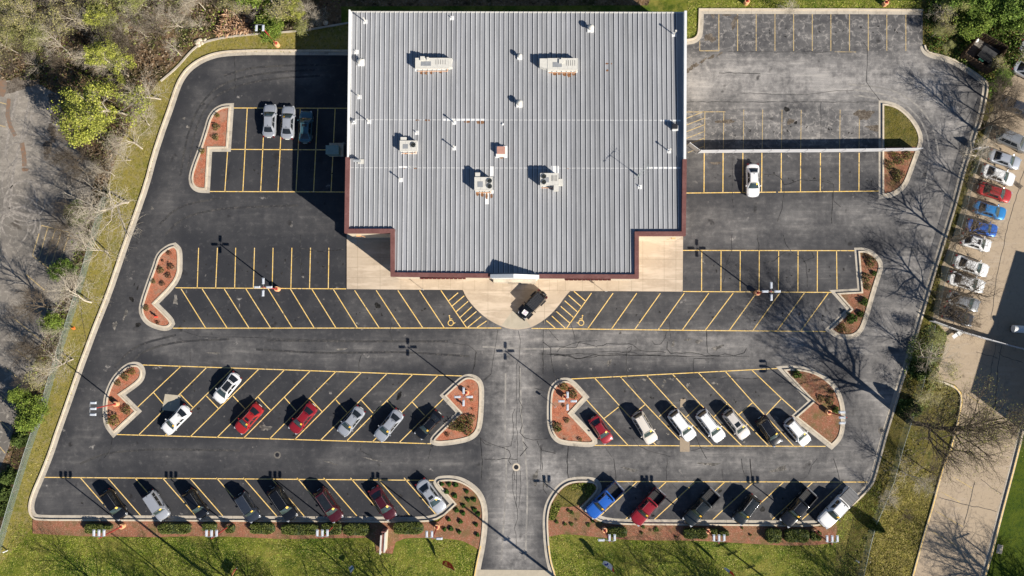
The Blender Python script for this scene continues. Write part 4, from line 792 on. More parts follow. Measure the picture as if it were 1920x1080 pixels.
# timber bin enclosure
u = empty('bin_enclosure', (0, 0, 0), 0, 'brown timber bin enclosure among the bushes in the top right corner', 'enclosure')
ec = [(1829, 69), (1877, 96), (1849, 139.5), (1797, 107.5)]; base = GP(ec)
hh = 1.75
for i in range(4):
    a = base[i]; b = base[(i+1) % 4]; d = (b-a).xy; L = d.length; n = int(L/.16); dn = d.normalized(); rz = math.atan2(dn.y, dn.x); mb = MB()
    for k in range(n):
        c = a.xy+dn*(k+.5)*L/n; nn = Vector((-dn.y, dn.x))*(.05 if k % 2 else -.05); mb.box((c.x+nn.x, c.y+nn.y, hh/2+(.02 if k % 2 else 0)), (L/n*.92, .03, hh), rz)
    w = mb.build('timber_panel', M['wood'], u); mb = MB(); c = (a+b)/2
    for z in (.4, 1.5): mb.box((c.x, c.y, z), (L-.1, .07, .10), rz)
    for k in range(9):
        c2 = a.xy.lerp(b.xy, (k+.5)/9); nn = Vector((dn.y, -dn.x))*.0; mb.box((c2.x, c2.y, hh/2), (.09, .16, hh+.05), rz)
    mb.build('timber_rail', M['wood'], w)
sheet('enclosure_floor', base, .05, M['asphalt_old'])
c = G(1841, 108); u = empty('bin', c, rad(-35), 'black lidded rubbish container inside the timber enclosure', 'bin')
mb = MB(); mb.prism([(-1.0, -.75), (1.0, -.75), (1.0, .75), (-1.0, .75)], .1, 1.15); mb.build('bin_body', M['dark_metal'], u)
mb = MB(); mb.add([(-1.05, -.8, 1.18), (1.05, -.8, 1.18), (1.05, .8, 1.5), (-1.05, .8, 1.5), (-1.05, -.8, 1.13), (1.05, -.8, 1.13), (1.05, .8, 1.45), (-1.05, .8, 1.45)], [(0, 1, 2, 3), (7, 6, 5, 4), (0, 4, 5, 1), (1, 5, 6, 2), (2, 6, 7, 3), (3, 7, 4, 0)])
for i in range(11): x = -.95+i*.19; mb.box((x, 0, 1.37), (.05, 1.5, .03))
mb.build('lid', M['bed'], u); mb = MB(); mb.box((-.2, -.95, .9), (.7, .25, .3)); mb.build('bin_hopper', plain('bin_green', (.04, .16, .10), .6), u)
c = G(1829, 76); u = empty('bag', c, 0, 'crumpled white bag in the corner of the timber enclosure', 'bag'); mb = MB(); mb.lathe((0, 0, 0), [(.25, 0), (.36, .2), (.28, .4), (.08, .5)], 9); mb.build('bag_body', M['paper'], u, True)
# chain link fences
def chain_fence(pts, h, label, z0=0):
    P = [p.xy for p in GP(pts, h/2)]; u = empty('chain_link_fence', (P[0].x, P[0].y, 0), 0, label, 'fence'); o = P[0]
    me = bpy.data.meshes.new('wire_mesh'); vs = []; uv = []; L = 0; acc = [0]
    for a, b in zip(P[:-1], P[1:]): L += (b-a).length; acc.append(L)
    for p, l in zip(P, acc): vs += [(p.x-o.x, p.y-o.y, .05), (p.x-o.x, p.y-o.y, h)]; uv += [(l, 0), (l, h)]
    fs = [(2*i, 2*i+2, 2*i+3, 2*i+1) for i in range(len(P)-1)]; me.from_pydata(vs, [], fs); ul = me.uv_layers.new(name='UVMap')
    for pl in me.polygons:
        for li in pl.loop_indices: ul.data[li].uv = uv[me.loops[li].vertex_index]
    me.materials.append(M['chain']); ob = bpy.data.objects.new('wire_mesh', me); COL.objects.link(ob); ob.parent = u
    mb = MB()
    for a, b in zip(P[:-1], P[1:]):
        for z in (h,): mb.tube((a.x-o.x, a.y-o.y, z), (b.x-o.x, b.y-o.y, z), .020, n=5)
    mb.build('rail', M['galv'], u)
    l = 0; pm = None
    while l < L:
        for i in range(len(P)-1):
            if acc[i] <= l <= acc[i+1]: q = P[i].lerp(P[i+1], (l-acc[i])/(acc[i+1]-acc[i])); break
        if pm is None:
            m2 = MB(); m2.tube((0, 0, 0), (0, 0, h+.08), .038, n=6); m2.lathe((0, 0, h+.06), [(.045, 0), (.02, .06)], 6); po = m2.build('fence_post', M['galv'], u); pm = po.data
        else: po = bpy.data.objects.new('fence_post', pm); COL.objects.link(po); po.parent = u
        po.location = (q.x-o.x, q.y-o.y, 0); l += 3.0
chain_fence([(198, 370), (192, 384), (166, 480), (153, 526), (137, 579), (114, 651), (93, 721), (80, 768), (62, 817), (49, 856), (27.7, 924.5), (10.6, 982), (-12, 1060)], 1.65, 'chain link fence running down the left grass verge')
chain_fence([(1606, 1120), (1614, 1080), (1630, 1010.7), (1638, 982), (1656.6, 939.4), (1672, 900), (1688, 840), (1704, 790), (1722, 735), (1738, 672), (1748, 610)], 1.65, 'overgrown chain link fence along the right verge')
chain_fence([(1752, 596), (1768, 520), (1790, 450), (1806, 395), (1822, 330), (1842, 270), (1868, 200)], 1.6, 'chain link fence between the right kerb and the neighbours parked cars')

# ================================================================ STREET FURNITURE
def lamp(px, py, heads, label, group, ring=.0):
    """heads: list of (dx, dy, rot) in metres from the pole top"""
    c = G(px, py); c.z = 0; u = empty('lamp_post', c, 0, label, 'lamp post', group)
    mb = MB(); mb.lathe((0, 0, 0), [(.36, -.05), (.36, .78), (.33, .82)], 18); mb.build('pedestal', M['pedestal'], u, False)
    mb = MB(); mb.box((0, 0, .845), (.34, .34, .05)); mb.build('base_plate', M['red_pole'], u)
    mb = MB(); mb.tube((0, 0, .85), (0, 0, 6.52), .095, .075, n=10); mb.build('pole', M['red_pole'], u)
    mb = MB()
    if len(heads) == 4:
        for dx, dy, r in heads: mb.tube((0, 0, 6.48), (dx*.55, dy*.55, 6.48), .026, n=6)
    else:
        xs = [h for h in heads]
        # cross bar linking the inner ends of the heads
        inner = [(h[0]-math.cos(h[2])*.47, h[1]-math.sin(h[2])*.47) for h in heads]
        for p, q in zip(inner[:-1], inner[1:]): mb.tube((*p, 6.48), (*q, 6.48), .045, n=6)
        near = min(inner, key=lambda p: p[0]**2+p[1]**2); mb.tube((0, 0, 6.46), (*near, 6.48), .045, n=6)
        for h, p in zip(heads, inner): mb.tube((*p, 6.48), (h[0], h[1], 6.50), .035, n=6)
    mb.build('bracket', M['rail'], u)
    for dx, dy, r in heads:
        mb = MB(); mb.box((0, 0, 0), (.82, .31, .09)); mb.box((0, 0, .075), (.74, .25, .06), 0, .8); o = mb.build('lamp_head', M['head'], u); o.location = (dx, dy, 6.54); o.rotation_euler = (0, 0, r)
        mb = MB(); mb.box((.06, 0, -.06), (.62, .28, .03)); mb.box((-.32, .02, .13), (.05, .05, .04)); mb.build('lens', M['lens'], o)
H_ = math.pi/2
CROSS = [(.80, 0, 0), (-.80, 0, math.pi), (0, .80, H_), (0, -.80, -H_)]
N3 = [(-.66, .70, H_), (0, .70, H_), (.66, .70, H_)]
g4 = 'lamp posts with four heads set in a cross'; g3 = 'lamp posts with three heads in a row'
lamp(521.5, 542, CROSS, 'four headed lamp post between the bays left of the forecourt walk', g4)
lamp(1418, 549.5, CROSS, 'four headed lamp post between the bays right of the forecourt walk', g4)
lamp(875, 735.5, CROSS, 'four headed lamp post in the mulched island left of the central drive', g4)
lamp(1058.5, 743, CROSS, 'four headed lamp post in the mulched island right of the central drive', g4)
W3 = [(-.62, .66*1.05, math.pi), (-.62, 0, math.pi), (-.62, -.66*1.05, math.pi)]
lamp(220.5, 756.5, [(.1, .76, 0), (.1, 0, 0), (.1, -.76, 0)], 'three headed lamp post in the leftmost mulched island', g3)
lamp(1551, 772, W3, 'three headed lamp post in the half round island at the right', g3)
for x, y, l in ((232, 985, 'three headed lamp post in the front bed by the leftmost black car'), (430.5, 985.5, 'three headed lamp post in the front bed, second from the left'), (626, 985, 'three headed lamp post in front of the maroon car with a glass roof'), (1325.5, 993.5, 'three headed lamp post in front of the charcoal pickup'), (1525, 995, 'three headed lamp post between the black and the white pickup')):
    lamp(x, y, N3, l, g3)
g2 = 'lamp posts with two heads in line and one turned sideways'
lamp(820, 986, [(-.72, .62, H_), (-.05, .62, H_), (.92, .05, 0)], 'lamp post with one sideways head at the left corner bed beside the entrance drive', g2)
lamp(1133, 992, [(.62, .62, H_), (-.05, .62, H_), (-1.1, .30, math.pi)], 'lamp post with one sideways head at the right bed beside the blue pickup', g2)
lamp(520.5, 85, [(0.05, .05, -H_), (-.86, .05, -H_)], 'two headed lamp post on the grass strip behind the left rear bays', None)
lamp(1398.5, 6, [(.4, .4, H_), (-.4, .4, H_)], 'lamp post behind the rear bays, the nearer one to the store', None)
lamp(1657.5, 8.5, [(.4, .4, H_), (-.4, .4, H_)], 'lamp post behind the rear bays, the one nearer the bushes', None)

def sign_post(px, py, h, rz, label, name='parking_sign'):
    c = G(px, py); u = empty(name, (c.x, c.y, .1), rz, label, 'sign')
    mb = MB(); mb.tube((0, 0, 0), (0, 0, h), .03, n=6); mb.build('post', M['grey_metal'], u)
    mb = MB(); mb.box((0, .03, h-.25), (.32, .03, .45)); mb.build('sign_plate', M['white'], u)
sign_post(795, 544, 1.9, rad(-30), 'small parking sign at the walk edge left of the entrance'); sign_post(1134, 547.5, 1.8, rad(5), 'small parking sign at the walk edge right of the entrance')
sign_post(1040.5, 761, 2.0, rad(40), 'small sign on a post in the island right of the central drive')
def hydrant(px, py, label):
    c = G(px, py); u = empty('fire_hydrant', (c.x, c.y, .1), 0, label, 'hydrant'); mb = MB(); mb.lathe((0, 0, 0), [(.16, 0), (.12, .05), (.12, .55), (.15, .6), (.10, .78), (.03, .84)], 12); mb.tube((-.24, 0, .45), (.24, 0, .45), .06); mb.build('hydrant_body', plain('hydrant_red', (.55, .05, .03), .5), u, True)
hydrant(295, 594, 'small red hydrant in the lower tip of the second left island'); hydrant(868.5, 757.5, 'small red hydrant in the island left of the central drive')
def cone(px, py, label):
    c = G(px, py); u = empty('traffic_cone', (c.x, c.y, 0), .4, label, 'traffic cone'); m = plain('cone_orange', (.75, .16, .03), .6); mb = MB(); mb.box((0, 0, .02), (.38, .38, .04)); mb.build('cone_base', m, u)
    mb = MB(); mb.lathe((0, 0, .04), [(.14, 0), (.03, .62)], 14); mb.build('cone_body', m, u)
cone(138.5, 615.5, 'orange cone on the left grass verge')
def manhole(px, py, label, r=.33):
    c = G(px, py); u = empty('manhole', (c.x, c.y, .006), 0, label, 'manhole'); mb = MB(); mb.lathe((0, 0, 0), [(r+.22, 0), (r+.22, .010)], 24); mb.build('collar', M['concrete'] if r > .3 else M['asphalt_old'], u)
    mb = MB(); mb.lathe((0, 0, .010), [(r, 0), (r, .012), (r-.04, .016)], 24)
    for i in range(-3, 4): mb.box((0, i*.07, .03), (2*math.sqrt(max(.01, (r-.06)**2-(i*.07)**2)), .025, .012))
    mb.build('cover', M['dark_metal'], u)
manhole(968, 876, 'round manhole cover with pale collar in the central drive', .32); manhole(520, 853, 'round manhole cover in the lane below the middle left bays', .28); manhole(1653, 807, 'round drain cover near the right kerb', .26)
# utility cabinet beside the store
c = G(631, 281); u = empty('utility_cabinet', (c.x, c.y, 0), 0, 'pale green utility cabinet on a pad in the shade beside the store', 'cabinet'); gm = plain('cabinet_green', (.22, .30, .27), .5)
mb = MB(); mb.prism([(-1.0, -.95), (1.0, -.95), (1.0, .95), (-1.0, .95)], 0, .15); mb.build('pad', M['concrete'], u)
mb = MB(); mb.prism([(-1.1, -.9), (.6, -.9), (.6, .25), (-1.1, .25)], .15, 1.5); mb.build('cabinet_body', gm, u)
mb = MB(); mb.box((-.25, -.32, 1.53), (1.8, 1.25, .05)); mb.build('lid', gm, u)
# roadside sign: two slabs side by side
c = G(722.5, 1010.5); u = empty('monument_sign', (c.x, c.y, 0), rad(-3), 'free standing double slab sign with pale caps in the front lawn', 'sign')
for x, y, l, h in ((-.26, -.2, 2.5, 2.2), (.26, .1, 2.7, 2.0)):
    mb = MB(); mb.box((x, y, h/2), (.16, l, h)); p = mb.build('sign_panel', M['cream_wall'], u); mb = MB(); mb.box((x, y, h+.02), (.20, l+.02, .04)); mb.build('cap', M['offwhite'], p)
mb = MB(); mb.box((0, 0, 1.0), (.34, 2.3, 1.9)); mb.build('sign_core', M['brown_cap'], u); mb = MB(); mb.box((0, 1.48, 1.1), (.5, .2, 2.2)); mb.build('post', M['brown_cap'], u)
# feather flags
def feather(px, py, h, w, tip, cols, label, mark=None, bow=.35):
    """blade flag blown over by the wind; tip = where its top shows in the photo"""
    c = G(px, py); zt = h*.8
    for _ in range(4):
        t = G(tip[0], tip[1], zt); r = math.hypot(t.x-c.x, t.y-c.y); zt = math.sqrt(max(.3, h*h-min(r, h*.9)**2))
    Z = (t-c).normalized(); X = Vector((-Z.y, Z.x, 0)).normalized()
    if X.y < 0: X = -X
    Y = Z.cross(X); Mx = Matrix((X, Y, Z)).transposed(); u = empty('feather_flag', (c.x, c.y, 0), 0, label, 'flag'); u.rotation_mode = 'QUATERNION'; u.rotation_quaternion = Mx.to_quaternion()
    mb = MB(); mb.tube((0, 0, 0), (0, 0, h), .02, n=6); mb.build('pole', M['galv'], u)
    mb = MB(); n = 14; vs = []
    def P_(a, z): t = (z-.9)/(h-.95); return (.02+a, .07*math.sin(t*6+a*3), z)
    for i in range(n+1):
        t = i/n; z = .9+(h-.95)*t; ww = w*math.sqrt(max(.01, 1-(2*t-1)**4))*(1 if t < .75 else 1-(t-.75)*2.0); vs += [P_(0, z), P_(ww, z)]
    for i in range(n):
        k = min(len(cols)-1, int(i/n*len(cols))); mb.add([vs[2*i], vs[2*i+1], vs[2*i+3], vs[2*i+2]], [(0, 1, 2, 3)], cols[k])
    f = mb.build('flag', M['leaf'], u)
    if mark:
        for sg in (-.015, .015):
            mb = MB(); kc = (.85, .50, .08) if cols[0][0] > .5 and cols[0][1] < .3 else (.03, .05, .30)
            for (x0, z0, x1, z1) in mark:
                q = [P_(x0*w, z0), P_(x1*w, z0), P_(x1*w, z1), P_(x0*w, z1)]; mb.add([(p[0], p[1]+sg, p[2]) for p in q], [(0, 1, 2, 3)], kc)
            mb.build('emblem', M['leaf'], f)
R_ = (.62, .06, .03); W_ = (.72, .72, .74); B_ = (.05, .09, .35)
feather(823, 1055, 4.2, .72, (853, 1071), [R_, R_, R_], 'red feather flag with yellow lettering on the left front lawn', [(.2, 1.5, .45, 2.3), (.5, 1.7, .8, 2.1), (.25, 2.4, .5, 3.2), (.55, 2.5, .8, 3.1)])
feather(1123, 1053, 4.0, .68, (1152, 1074), [W_, W_, W_, R_], 'white feather flag with blue marks and red tip on the right front lawn', [(.15, 1.5, .45, 2.0), (.35, 1.9, .8, 2.2), (.2, 2.3, .5, 2.8), (.5, 2.6, .8, 3.0)])
feather(1351, 1061, 4.0, .32, (1378, 1083), [W_, (.3, .4, .6), R_, R_], 'narrow red and white feather flag near the bottom edge, right of the drive')
feather(651, 1057, 2.2, .70, (658, 1077), [W_, (.05, .20, .24), W_, (.22, .03, .05)], 'white, teal and dark red flag on the left front lawn')
c = G(441, 1072); u = empty('yard_sign', (c.x, c.y, 0), rad(62), 'small dark red board sign leaning in the left front lawn', 'sign'); mb = MB(); mb.box((0, 0, .9), (1.5, .08, .9)); mb.build('sign_board', plain('sign_maroon', (.30, .05, .04), .6), u)
mb = MB(); [mb.box((x, -.05, .9+z), (.9-abs(x), .01, .07)) for x, z in ((0, .2), (.1, 0), (-.1, -.2))]; mb.build('sign_lettering', plain('sign_gold', (.6, .5, .15), .6), u); mb = MB(); [mb.box((x, 0, .25), (.06, .06, .5)) for x in (-.6, .6)]; mb.build('post', M['white'], u)
# garden bits: white posts on the lawns, boulders, utility marker
for (x, y, lab) in ((14, 1032, 'short white pipe marker in the lower left grass'), (1605, 1050.5, 'short pale green marker post in the lower right grass')):
    c = G(x, y); u = empty('marker_post', (c.x, c.y, 0), 0, lab, 'post'); mb = MB(); mb.tube((0, 0, 0), (0, 0, .9), .09, n=10); mb.build('post_body', M['white'], u); mb = MB(); mb.lathe((0, 0, .9), [(.10, 0), (.06, .08)], 10); mb.build('cap', M['white'], u)
def rock(name, px, py, r, label, grp=None, mat='concrete'):
    c = G(px, py); mb = MB(); n = 9; rs = random.Random(int(px*7+py)); prof = [(r*.9, -.05), (r, r*.25), (r*.75, r*.6), (r*.3, r*.8)]
    mb.lathe((0, 0, 0), prof, n); mb.v = [(x*(1+rs.uniform(-.2, .2)), y*(1+rs.uniform(-.2, .2)), z*(1+rs.uniform(-.1, .2))) for x, y, z in mb.v]; o = mb.build(name, M[mat]); o.location = c; tag(o, label, 'rock', grp)
for x, y, r in ((371, 80, .45), (375, 76, .35), (379, 81, .30), (373, 85, .32), (384, 75, .28)): rock('boulder', x, y, r, 'pale boulder in the small pile where the old kerb meets the brush', 'boulders piled at the old kerb')
rock('boulder', 8.5, 957, .4, 'single tan boulder beside the left chain link fence'); rock('boulder', 611, 43.5, .35, 'single pale boulder in the dark shade behind the store')
c = G(1874, 1029.5); u = empty('utility_pit', (c.x, c.y, 0), rad(-12), 'square concrete pit lid in the bright lawn at the lower right', 'pit lid'); mb = MB(); mb.box((0, 0, .04), (.75, 1.2, .08)); mb.build('frame', M['concrete'], u); mb = MB(); mb.box((0, 0, .09), (.6, 1.0, .03)); mb.build('lid', M['walk_grey'], u)
# small white skid trolley by the fence, tank beyond
c = G(1792, 626); u = empty('hand_trolley', (c.x, c.y, 0), rad(35), 'small white wheeled trolley below the white board fence', 'trolley'); mb = MB(); mb.box((-.45, 0, .5), (.8, .5, .08)); mb.box((.35, 0, .45), (.8, .6, .5)); mb.build('trolley_body', M['white'], u)
for s in (-1, 1): mb = MB(); mb.tube((.3, s*.34-.04, .2), (.3, s*.34+.04, .2), .2, n=12); mb.build('wheel', M['tyre'], u)
c = G(1903, 617); u = empty('storage_tank', (c.x, c.y, 0), rad(-4), 'white cylindrical tank at the right edge beyond the white board fence', 'tank'); mb = MB(); mb.tube((-1.0, 0, 1.2), (.55, 0, 1.2), .5, n=24); mb.build('tank_body', M['white'], u, False); mb = MB(); mb.tube((.56, 0, 1.2), (.75, 0, 1.2), .34, n=16); mb.build('tank_cap', plain('tank_blue', (.03, .09, .45), .3), u)
for x in (-.6, .3): mb = MB(); mb.box((x, 0, .38), (.12, .8, .75)); mb.build('cradle', M['dark_metal'], u)
# utility poles whose shadows cross the front lawns (they stand just outside the picture)
def pole(px, py, h, r, arms, label):
    c = G(px, py); u = empty('utility_pole', (c.x, c.y, 0), rad(20), label, 'utility pole'); mb = MB(); mb.tube((0, 0, 0), (0, 0, h), r, r*.65, n=10); mb.build('pole', M['bark_dark'], u)
    for z, w in arms: mb = MB(); mb.box((0, 0, z), (w, .10, .12)); [mb.tube((x*w, 0, z), (x*w, 0, z+.25), .05) for x in (-.45, -.2, .2, .45)]; mb.build('cross_arm', M['wood'], u)
# tip of shadow at photo px,py for a pole of height h
def pole_tip(px, py, h, r, arms, label):
    h *= .851; arms = [(z*.851, w) for z, w in arms]; k = h/math.tan(EL); t = G(px, py); b = t+Vector((.794*k, -.607*k, 0)); u = (b.x, b.y)
    c = empty('utility_pole', (b.x, b.y, 0), rad(20), label, 'utility pole'); mb = MB(); mb.tube((0, 0, 0), (0, 0, h), r, r*.65, n=10); mb.build('pole', M['bark_dark'], c)
    for z, w in arms: mb = MB(); mb.box((0, 0, z), (w, .10, .12)); [mb.tube((x*w, 0, z), (x*w, 0, z+.25), .05) for x in (-.45, -.2, .2, .45)]; mb.build('cross_arm', M['wood'], c)
pole_tip(866, 946, 14, .20, [(8.2, .9), (6.0, .8)], 'utility pole south of the entrance drive'); pole_tip(236, 958, 14, .21, [], 'utility pole south of the left lawn'); pole_tip(205, 996, 11, .10, [], 'thin guy pole south of the left lawn')
pole_tip(1341, 1012, 14, .15, [(13.2, 1.6), (11.8, 1.4), (9.5, 1.2)], 'utility pole with cross arms south of the right lawn'); pole_tip(1800, 1003, 9, .13, [(8.8, 2.2)], 'street light pole south of the side road')
# neighbouring building beyond the right edge (its shade falls over the tan car park; north step shaped for that shade)
u = empty('neighbour_building', (0, 0, 0), 0, 'flat roofed building beyond the right edge of the tan car park', 'building')
o8 = Vector((.794, -.607, 0))*(6.8/math.tan(EL)); q = [G(*p)+o8 for p in ((1820, 735), (1850, 632), (1862, 610), (1905, 470), (2300, 560), (2300, 860))]; mb = MB(); mb.prism([p.xy for p in q], 0, 6.8); mb.build('wall', M['cream_wall'], u)
mb = MB(); ribbon(mb, [p.xy for p in q], .0, .3, 8.0, 8.35, True) if False else ribbon(mb, offset_line([p.xy for p in q], .02, True), 0, .01, 6.7, 6.82, True); mb.build('parapet', M['brown_cap'], u)
for (x, y, w, d2, h) in ((1895, 520, 2.4, 2.0, 1.6), (1888, 590, 3.2, 2.2, 1.5)):  # unseen boxes, added on the roof to break up its shadow edge
    k = Vector((.794, -.607, 0))*((6.8+h)/math.tan(EL)); c = G(x, y)+k; mb = MB(); mb.box((c.x+1, c.y-1, 6.8+h/2), (w, d2, h), .3); mb.build('added_shadow_box', M['offwhite'], u)
# ================================================================ VEHICLES
def paint(name, c, metal=.35, rough=.28):
    m, t, b, N, L = newmat(name); b.inputs['Base Color'].default_value = c4(c); b.inputs['Metallic'].default_value = metal; b.inputs['Roughness'].default_value = rough
    b.inputs['Coat Weight'].default_value = .9; b.inputs['Coat Roughness'].default_value = .08
    tc = N('ShaderNodeTexCoord'); no = N('ShaderNodeTexNoise'); no.inputs['Scale'].default_value = 2.5; no.inputs['Detail'].default_value = 6; L(tc.outputs['Object'], no.inputs['Vector'])
    mr = N('ShaderNodeMapRange'); mr.inputs[3].default_value = rough*.7; mr.inputs[4].default_value = rough*1.5; L(no.outputs[0], mr.inputs[0]); L(mr.outputs[0], b.inputs['Roughness'])
    return m
PT = {'white': paint('paint_white', (.72, .72, .72), 0), 'silver': paint('paint_silver', (.44, .46, .50), .45, .32), 'red': paint('paint_red', (.40, .022, .022), .25), 'darkred': paint('paint_dark_red', (.26, .012, .020), .2), 'maroon': paint('paint_maroon', (.055, .006, .011), .2),
      'black': paint('paint_black', (.005, .005, .006), 0, .22), 'navy': paint('paint_dark_blue_grey', (.030, .038, .055), .3, .3), 'blue': paint('paint_blue', (.025, .13, .52), .3), 'lightblue': paint('paint_light_blue', (.03, .21, .50), .3), 'beige': paint('paint_pearl', (.60, .555, .51), .15), 'teal': paint('paint_dark_teal', (.06, .14, .17), .4),
      'darkgreen': paint('paint_charcoal_green', (.008, .012, .014), .1), 'grey': paint('paint_grey', (.25, .26, .27), .4), 'cream': paint('paint_cream', (.66, .60, .53), .1)}
def smooth(a, b, x): t = max(0, min(1, (x-a)/(b-a))); return t*t*(3-2*t)
# kind: L, W, H, belt z, cowl x, roof front x, roof rear x, rear glass base x, roof half width, hood nose z, deck z, roundness
KIND = dict(
 sedan=(4.75, 1.82, 1.45, .94, 1.12, .38, -.95, -1.72, .56, .70, .98, .30),
 compact=(4.25, 1.76, 1.47, .94, 1.02, .35, -.95, -1.65, .55, .70, .98, .30),
 fastback=(4.75, 1.85, 1.44, .92, 1.22, .35, -1.15, -2.0, .56, .68, .95, .34),
 suv=(4.65, 1.88, 1.70, 1.06, 1.10, .45, -1.75, -2.15, .62, .84, 1.05, .26),
 bigsuv=(4.95, 1.96, 1.80, 1.12, 1.15, .50, -1.95, -2.32, .66, .92, 1.1, .22),
 boxy=(4.35, 1.84, 1.74, 1.08, 1.02, .62, -1.82, -2.05, .68, .90, 1.05, .18),
 offroad=(4.3, 1.80, 1.86, 1.15, .72, .55, -1.80, -1.95, .70, 1.02, 1.1, .08),
 pickup=(5.75, 2.0, 1.90, 1.15, 1.20, .62, -.85, -1.05, .68, 1.0, 1.15, .20))
def surf(p00, p10, p11, p01, u, v, bulge):
    p = (p00*(1-u)+p10*u)*(1-v)+(p01*(1-u)+p11*u)*v
    return p+bulge*(4*u*(1-u)*.6+.4*(4*u*(1-u))*(4*v*(1-v)))
def patch(mb, c, bulge, u0, u1, v0, v1, off, nu=6, nv=4, lip=None):
    p00, p10, p11, p01 = c; n = (p10-p00).cross(p01-p00).normalized()
    if n.dot(((p00+p11)/2)-Vector((0, 0, .9))) < 0: n = -n
    vs = [surf(p00, p10, p11, p01, u0+(u1-u0)*i/nu, v0+(v1-v0)*j/nv, bulge)+n*off for j in range(nv+1) for i in range(nu+1)]
    mb.add(vs, [(j*(nu+1)+i, j*(nu+1)+i+1, (j+1)*(nu+1)+i+1, (j+1)*(nu+1)+i) for j in range(nv) for i in range(nu)])
def car_parts(kind, pano=False, sunroof=False, rails=False, cover=False, ribs=False):
    L, Wd, H, zb, xc, xf, xr, xb, wr, zn, zd, rnd = KIND[kind]; hw = Wd/2; parts = []; pick = kind == 'pickup'; off = kind == 'offroad'
    def P(name, mb, role, parent=None, sm=False): parts.append((name, mb, role, parent, sm)); return len(parts)-1
    bedx = -1.12
    # lower body, lofted along x
    xs = sorted(set([-L/2+L*(.5-.5*math.cos(math.pi*i/30)) for i in range(31)]+([bedx] if pick else []))); mb = MB(); rows = []
    wbr_ = hw*.86
    x_end = bedx if pick else -L/2
    xs = [x for x in xs if x >= x_end-1e-6]
    def wide(x):
        s = abs(x)/(L/2); k = 1-rnd*max(0, (s-.72)/.28)**2.4
        if off and x > xc-.1: k *= .80
        return hw*k*(1-.02*math.exp(-((x)/.5)**2))
    def top(x):
        if x >= xc: 
            t = (x-xc)/(L/2-xc); return zb+.0-(zb-zn)*t**1.6-(.20 if not off else .05)*max(0, (t-.86)/.14)**1.6
        if x <= xb: t = (xb-x)/max(.05, (L/2+xb)); return zd-(.04*t)-.18*max(0, (t-.8)/.2)**1.5
        return zb
    def bot(x): s = abs(x)/(L/2); return .24+.10*max(0, (s-.9)/.1)
    for x in xs:
        w = wide(x); z = top(x); b = bot(x); s = x/(L/2)
        sec = [(w*.88, b), (w*.985, b+.16), (w, (b+z)/2), (w*.985, z-.13), (w*.93, z-.035), (w*.80, z+.005), (w*.52, z+.028), (0, z+.040)]
        sec = [(y, q) for y, q in sec]+[(-y, q) for y, q in sec[-2::-1]]; bow = (.16 if not off else .03)*abs(s)**7
        rows.append([(x-math.copysign(1, s)*bow*(y/hw)**2*1.2-math.copysign(1, s)*.05*abs(s)**9*abs(q-.55)/.4, y, q) for y, q in sec])
    n = len(rows[0]); vs = [p for r in rows for p in r]; fs = [(i*n+j, (i+1)*n+j, (i+1)*n+j+1, i*n+j+1) for i in range(len(rows)-1) for j in range(n-1)]
    fs += [tuple(range(n)), tuple(range((len(rows)-1)*n+n-1, (len(rows)-1)*n-1, -1))]; fs += [((i+1)*n, i*n, i*n+n-1, (i+1)*n+n-1) for i in range(len(rows)-1)]
    mb.add(vs, fs)
    # cabin
    wbf = hw*.90 if not off else hw*.93; wbr = hw*(.86 if kind in ('sedan', 'compact', 'fastback') else .92); zr_ = H-.03
    V = Vector
    cowl = (V((xc, -wbf, zb)), V((xc, wbf, zb))); rf = (V((xf, -wr, zr_)), V((xf, wr, zr_))); rr = (V((xr, -wr*.96, zr_-.02)), V((xr, wr*.96, zr_-.02))); bk = (V((xb, -wbr, zd-.02)), V((xb, wbr, zd-.02)))
    bw = V((.13 if not off else .01, 0, .03)); bb = V((-.10 if not off else -.01, 0, .03)); bt = V((0, 0, .035)); bs = V((0, .035, .0))
    faces = dict(front=((cowl[0], cowl[1], rf[1], rf[0]), bw), rear=((bk[1], bk[0], rr[0], rr[1]), bb), top=((rf[0], rf[1], rr[1], rr[0]), bt), left=((cowl[1], bk[1], rr[1], rf[1]), bs), right=((bk[0], cowl[0], rf[0], rr[0]), -bs))
    for k, (c, b) in faces.items(): patch(mb, c, b, 0, 1, 0, 1, 0, 8, 5)
    # side shoulders between beltline and cabin are part of the loft; bumpers
    body = P('body', mb, 'paint', None, True)
    mb = MB(); patch(mb, faces['front'][0], bw, .05, .95, .06, .95, .014); P('windshield', mb, 'shield', None, True)
    mb = MB(); patch(mb, faces['front'][0], bw, .03, .97, -.03, .05, .016); P('wiper_cowl', mb, 'blk', None, True)
    mb = MB(); patch(mb, faces['rear'][0], bb, .08, .92, .12, .94, .014); P('rear_window', mb, 'glass', None, True)
    for side in ('left', 'right'):
        c, b = faces[side]; r = side == 'right'
        spans = ((.17, .49), (.52, .84)) if kind not in ('suv', 'bigsuv', 'boxy') else ((.14, .42), (.45, .70), (.73, .90))
        if pick: spans = ((.24, .56), (.60, .88))
        for (a, e) in spans:
            if r: a, e = 1-e, 1-a
            mb = MB(); patch(mb, c, b, a, e, .14, .90, .012, 4, 3); P('side_window', mb, 'glass', None, True)
    if pano: mb = MB(); patch(mb, faces['top'][0], bt, .10, .90, .04, .92, .012); P('glass_roof', mb, 'glass', None, True)
    if sunroof: mb = MB(); patch(mb, faces['top'][0], bt, .20, .80, .10, .38, .012); P('sunroof', mb, 'glass', None, True)
    if rails:
        for s in (-1, 1): mb = MB(); mb.tube((xf-.15, s*(wr-.07), zr_+.07), (xr+.15, s*(wr-.09), zr_+.06), .022, n=6); [mb.box((x, s*(wr-.08), zr_+.03), (.06, .04, .08)) for x in (xf-.2, (xf+xr)/2, xr+.2)]; P('roof_rail', mb, 'rail')
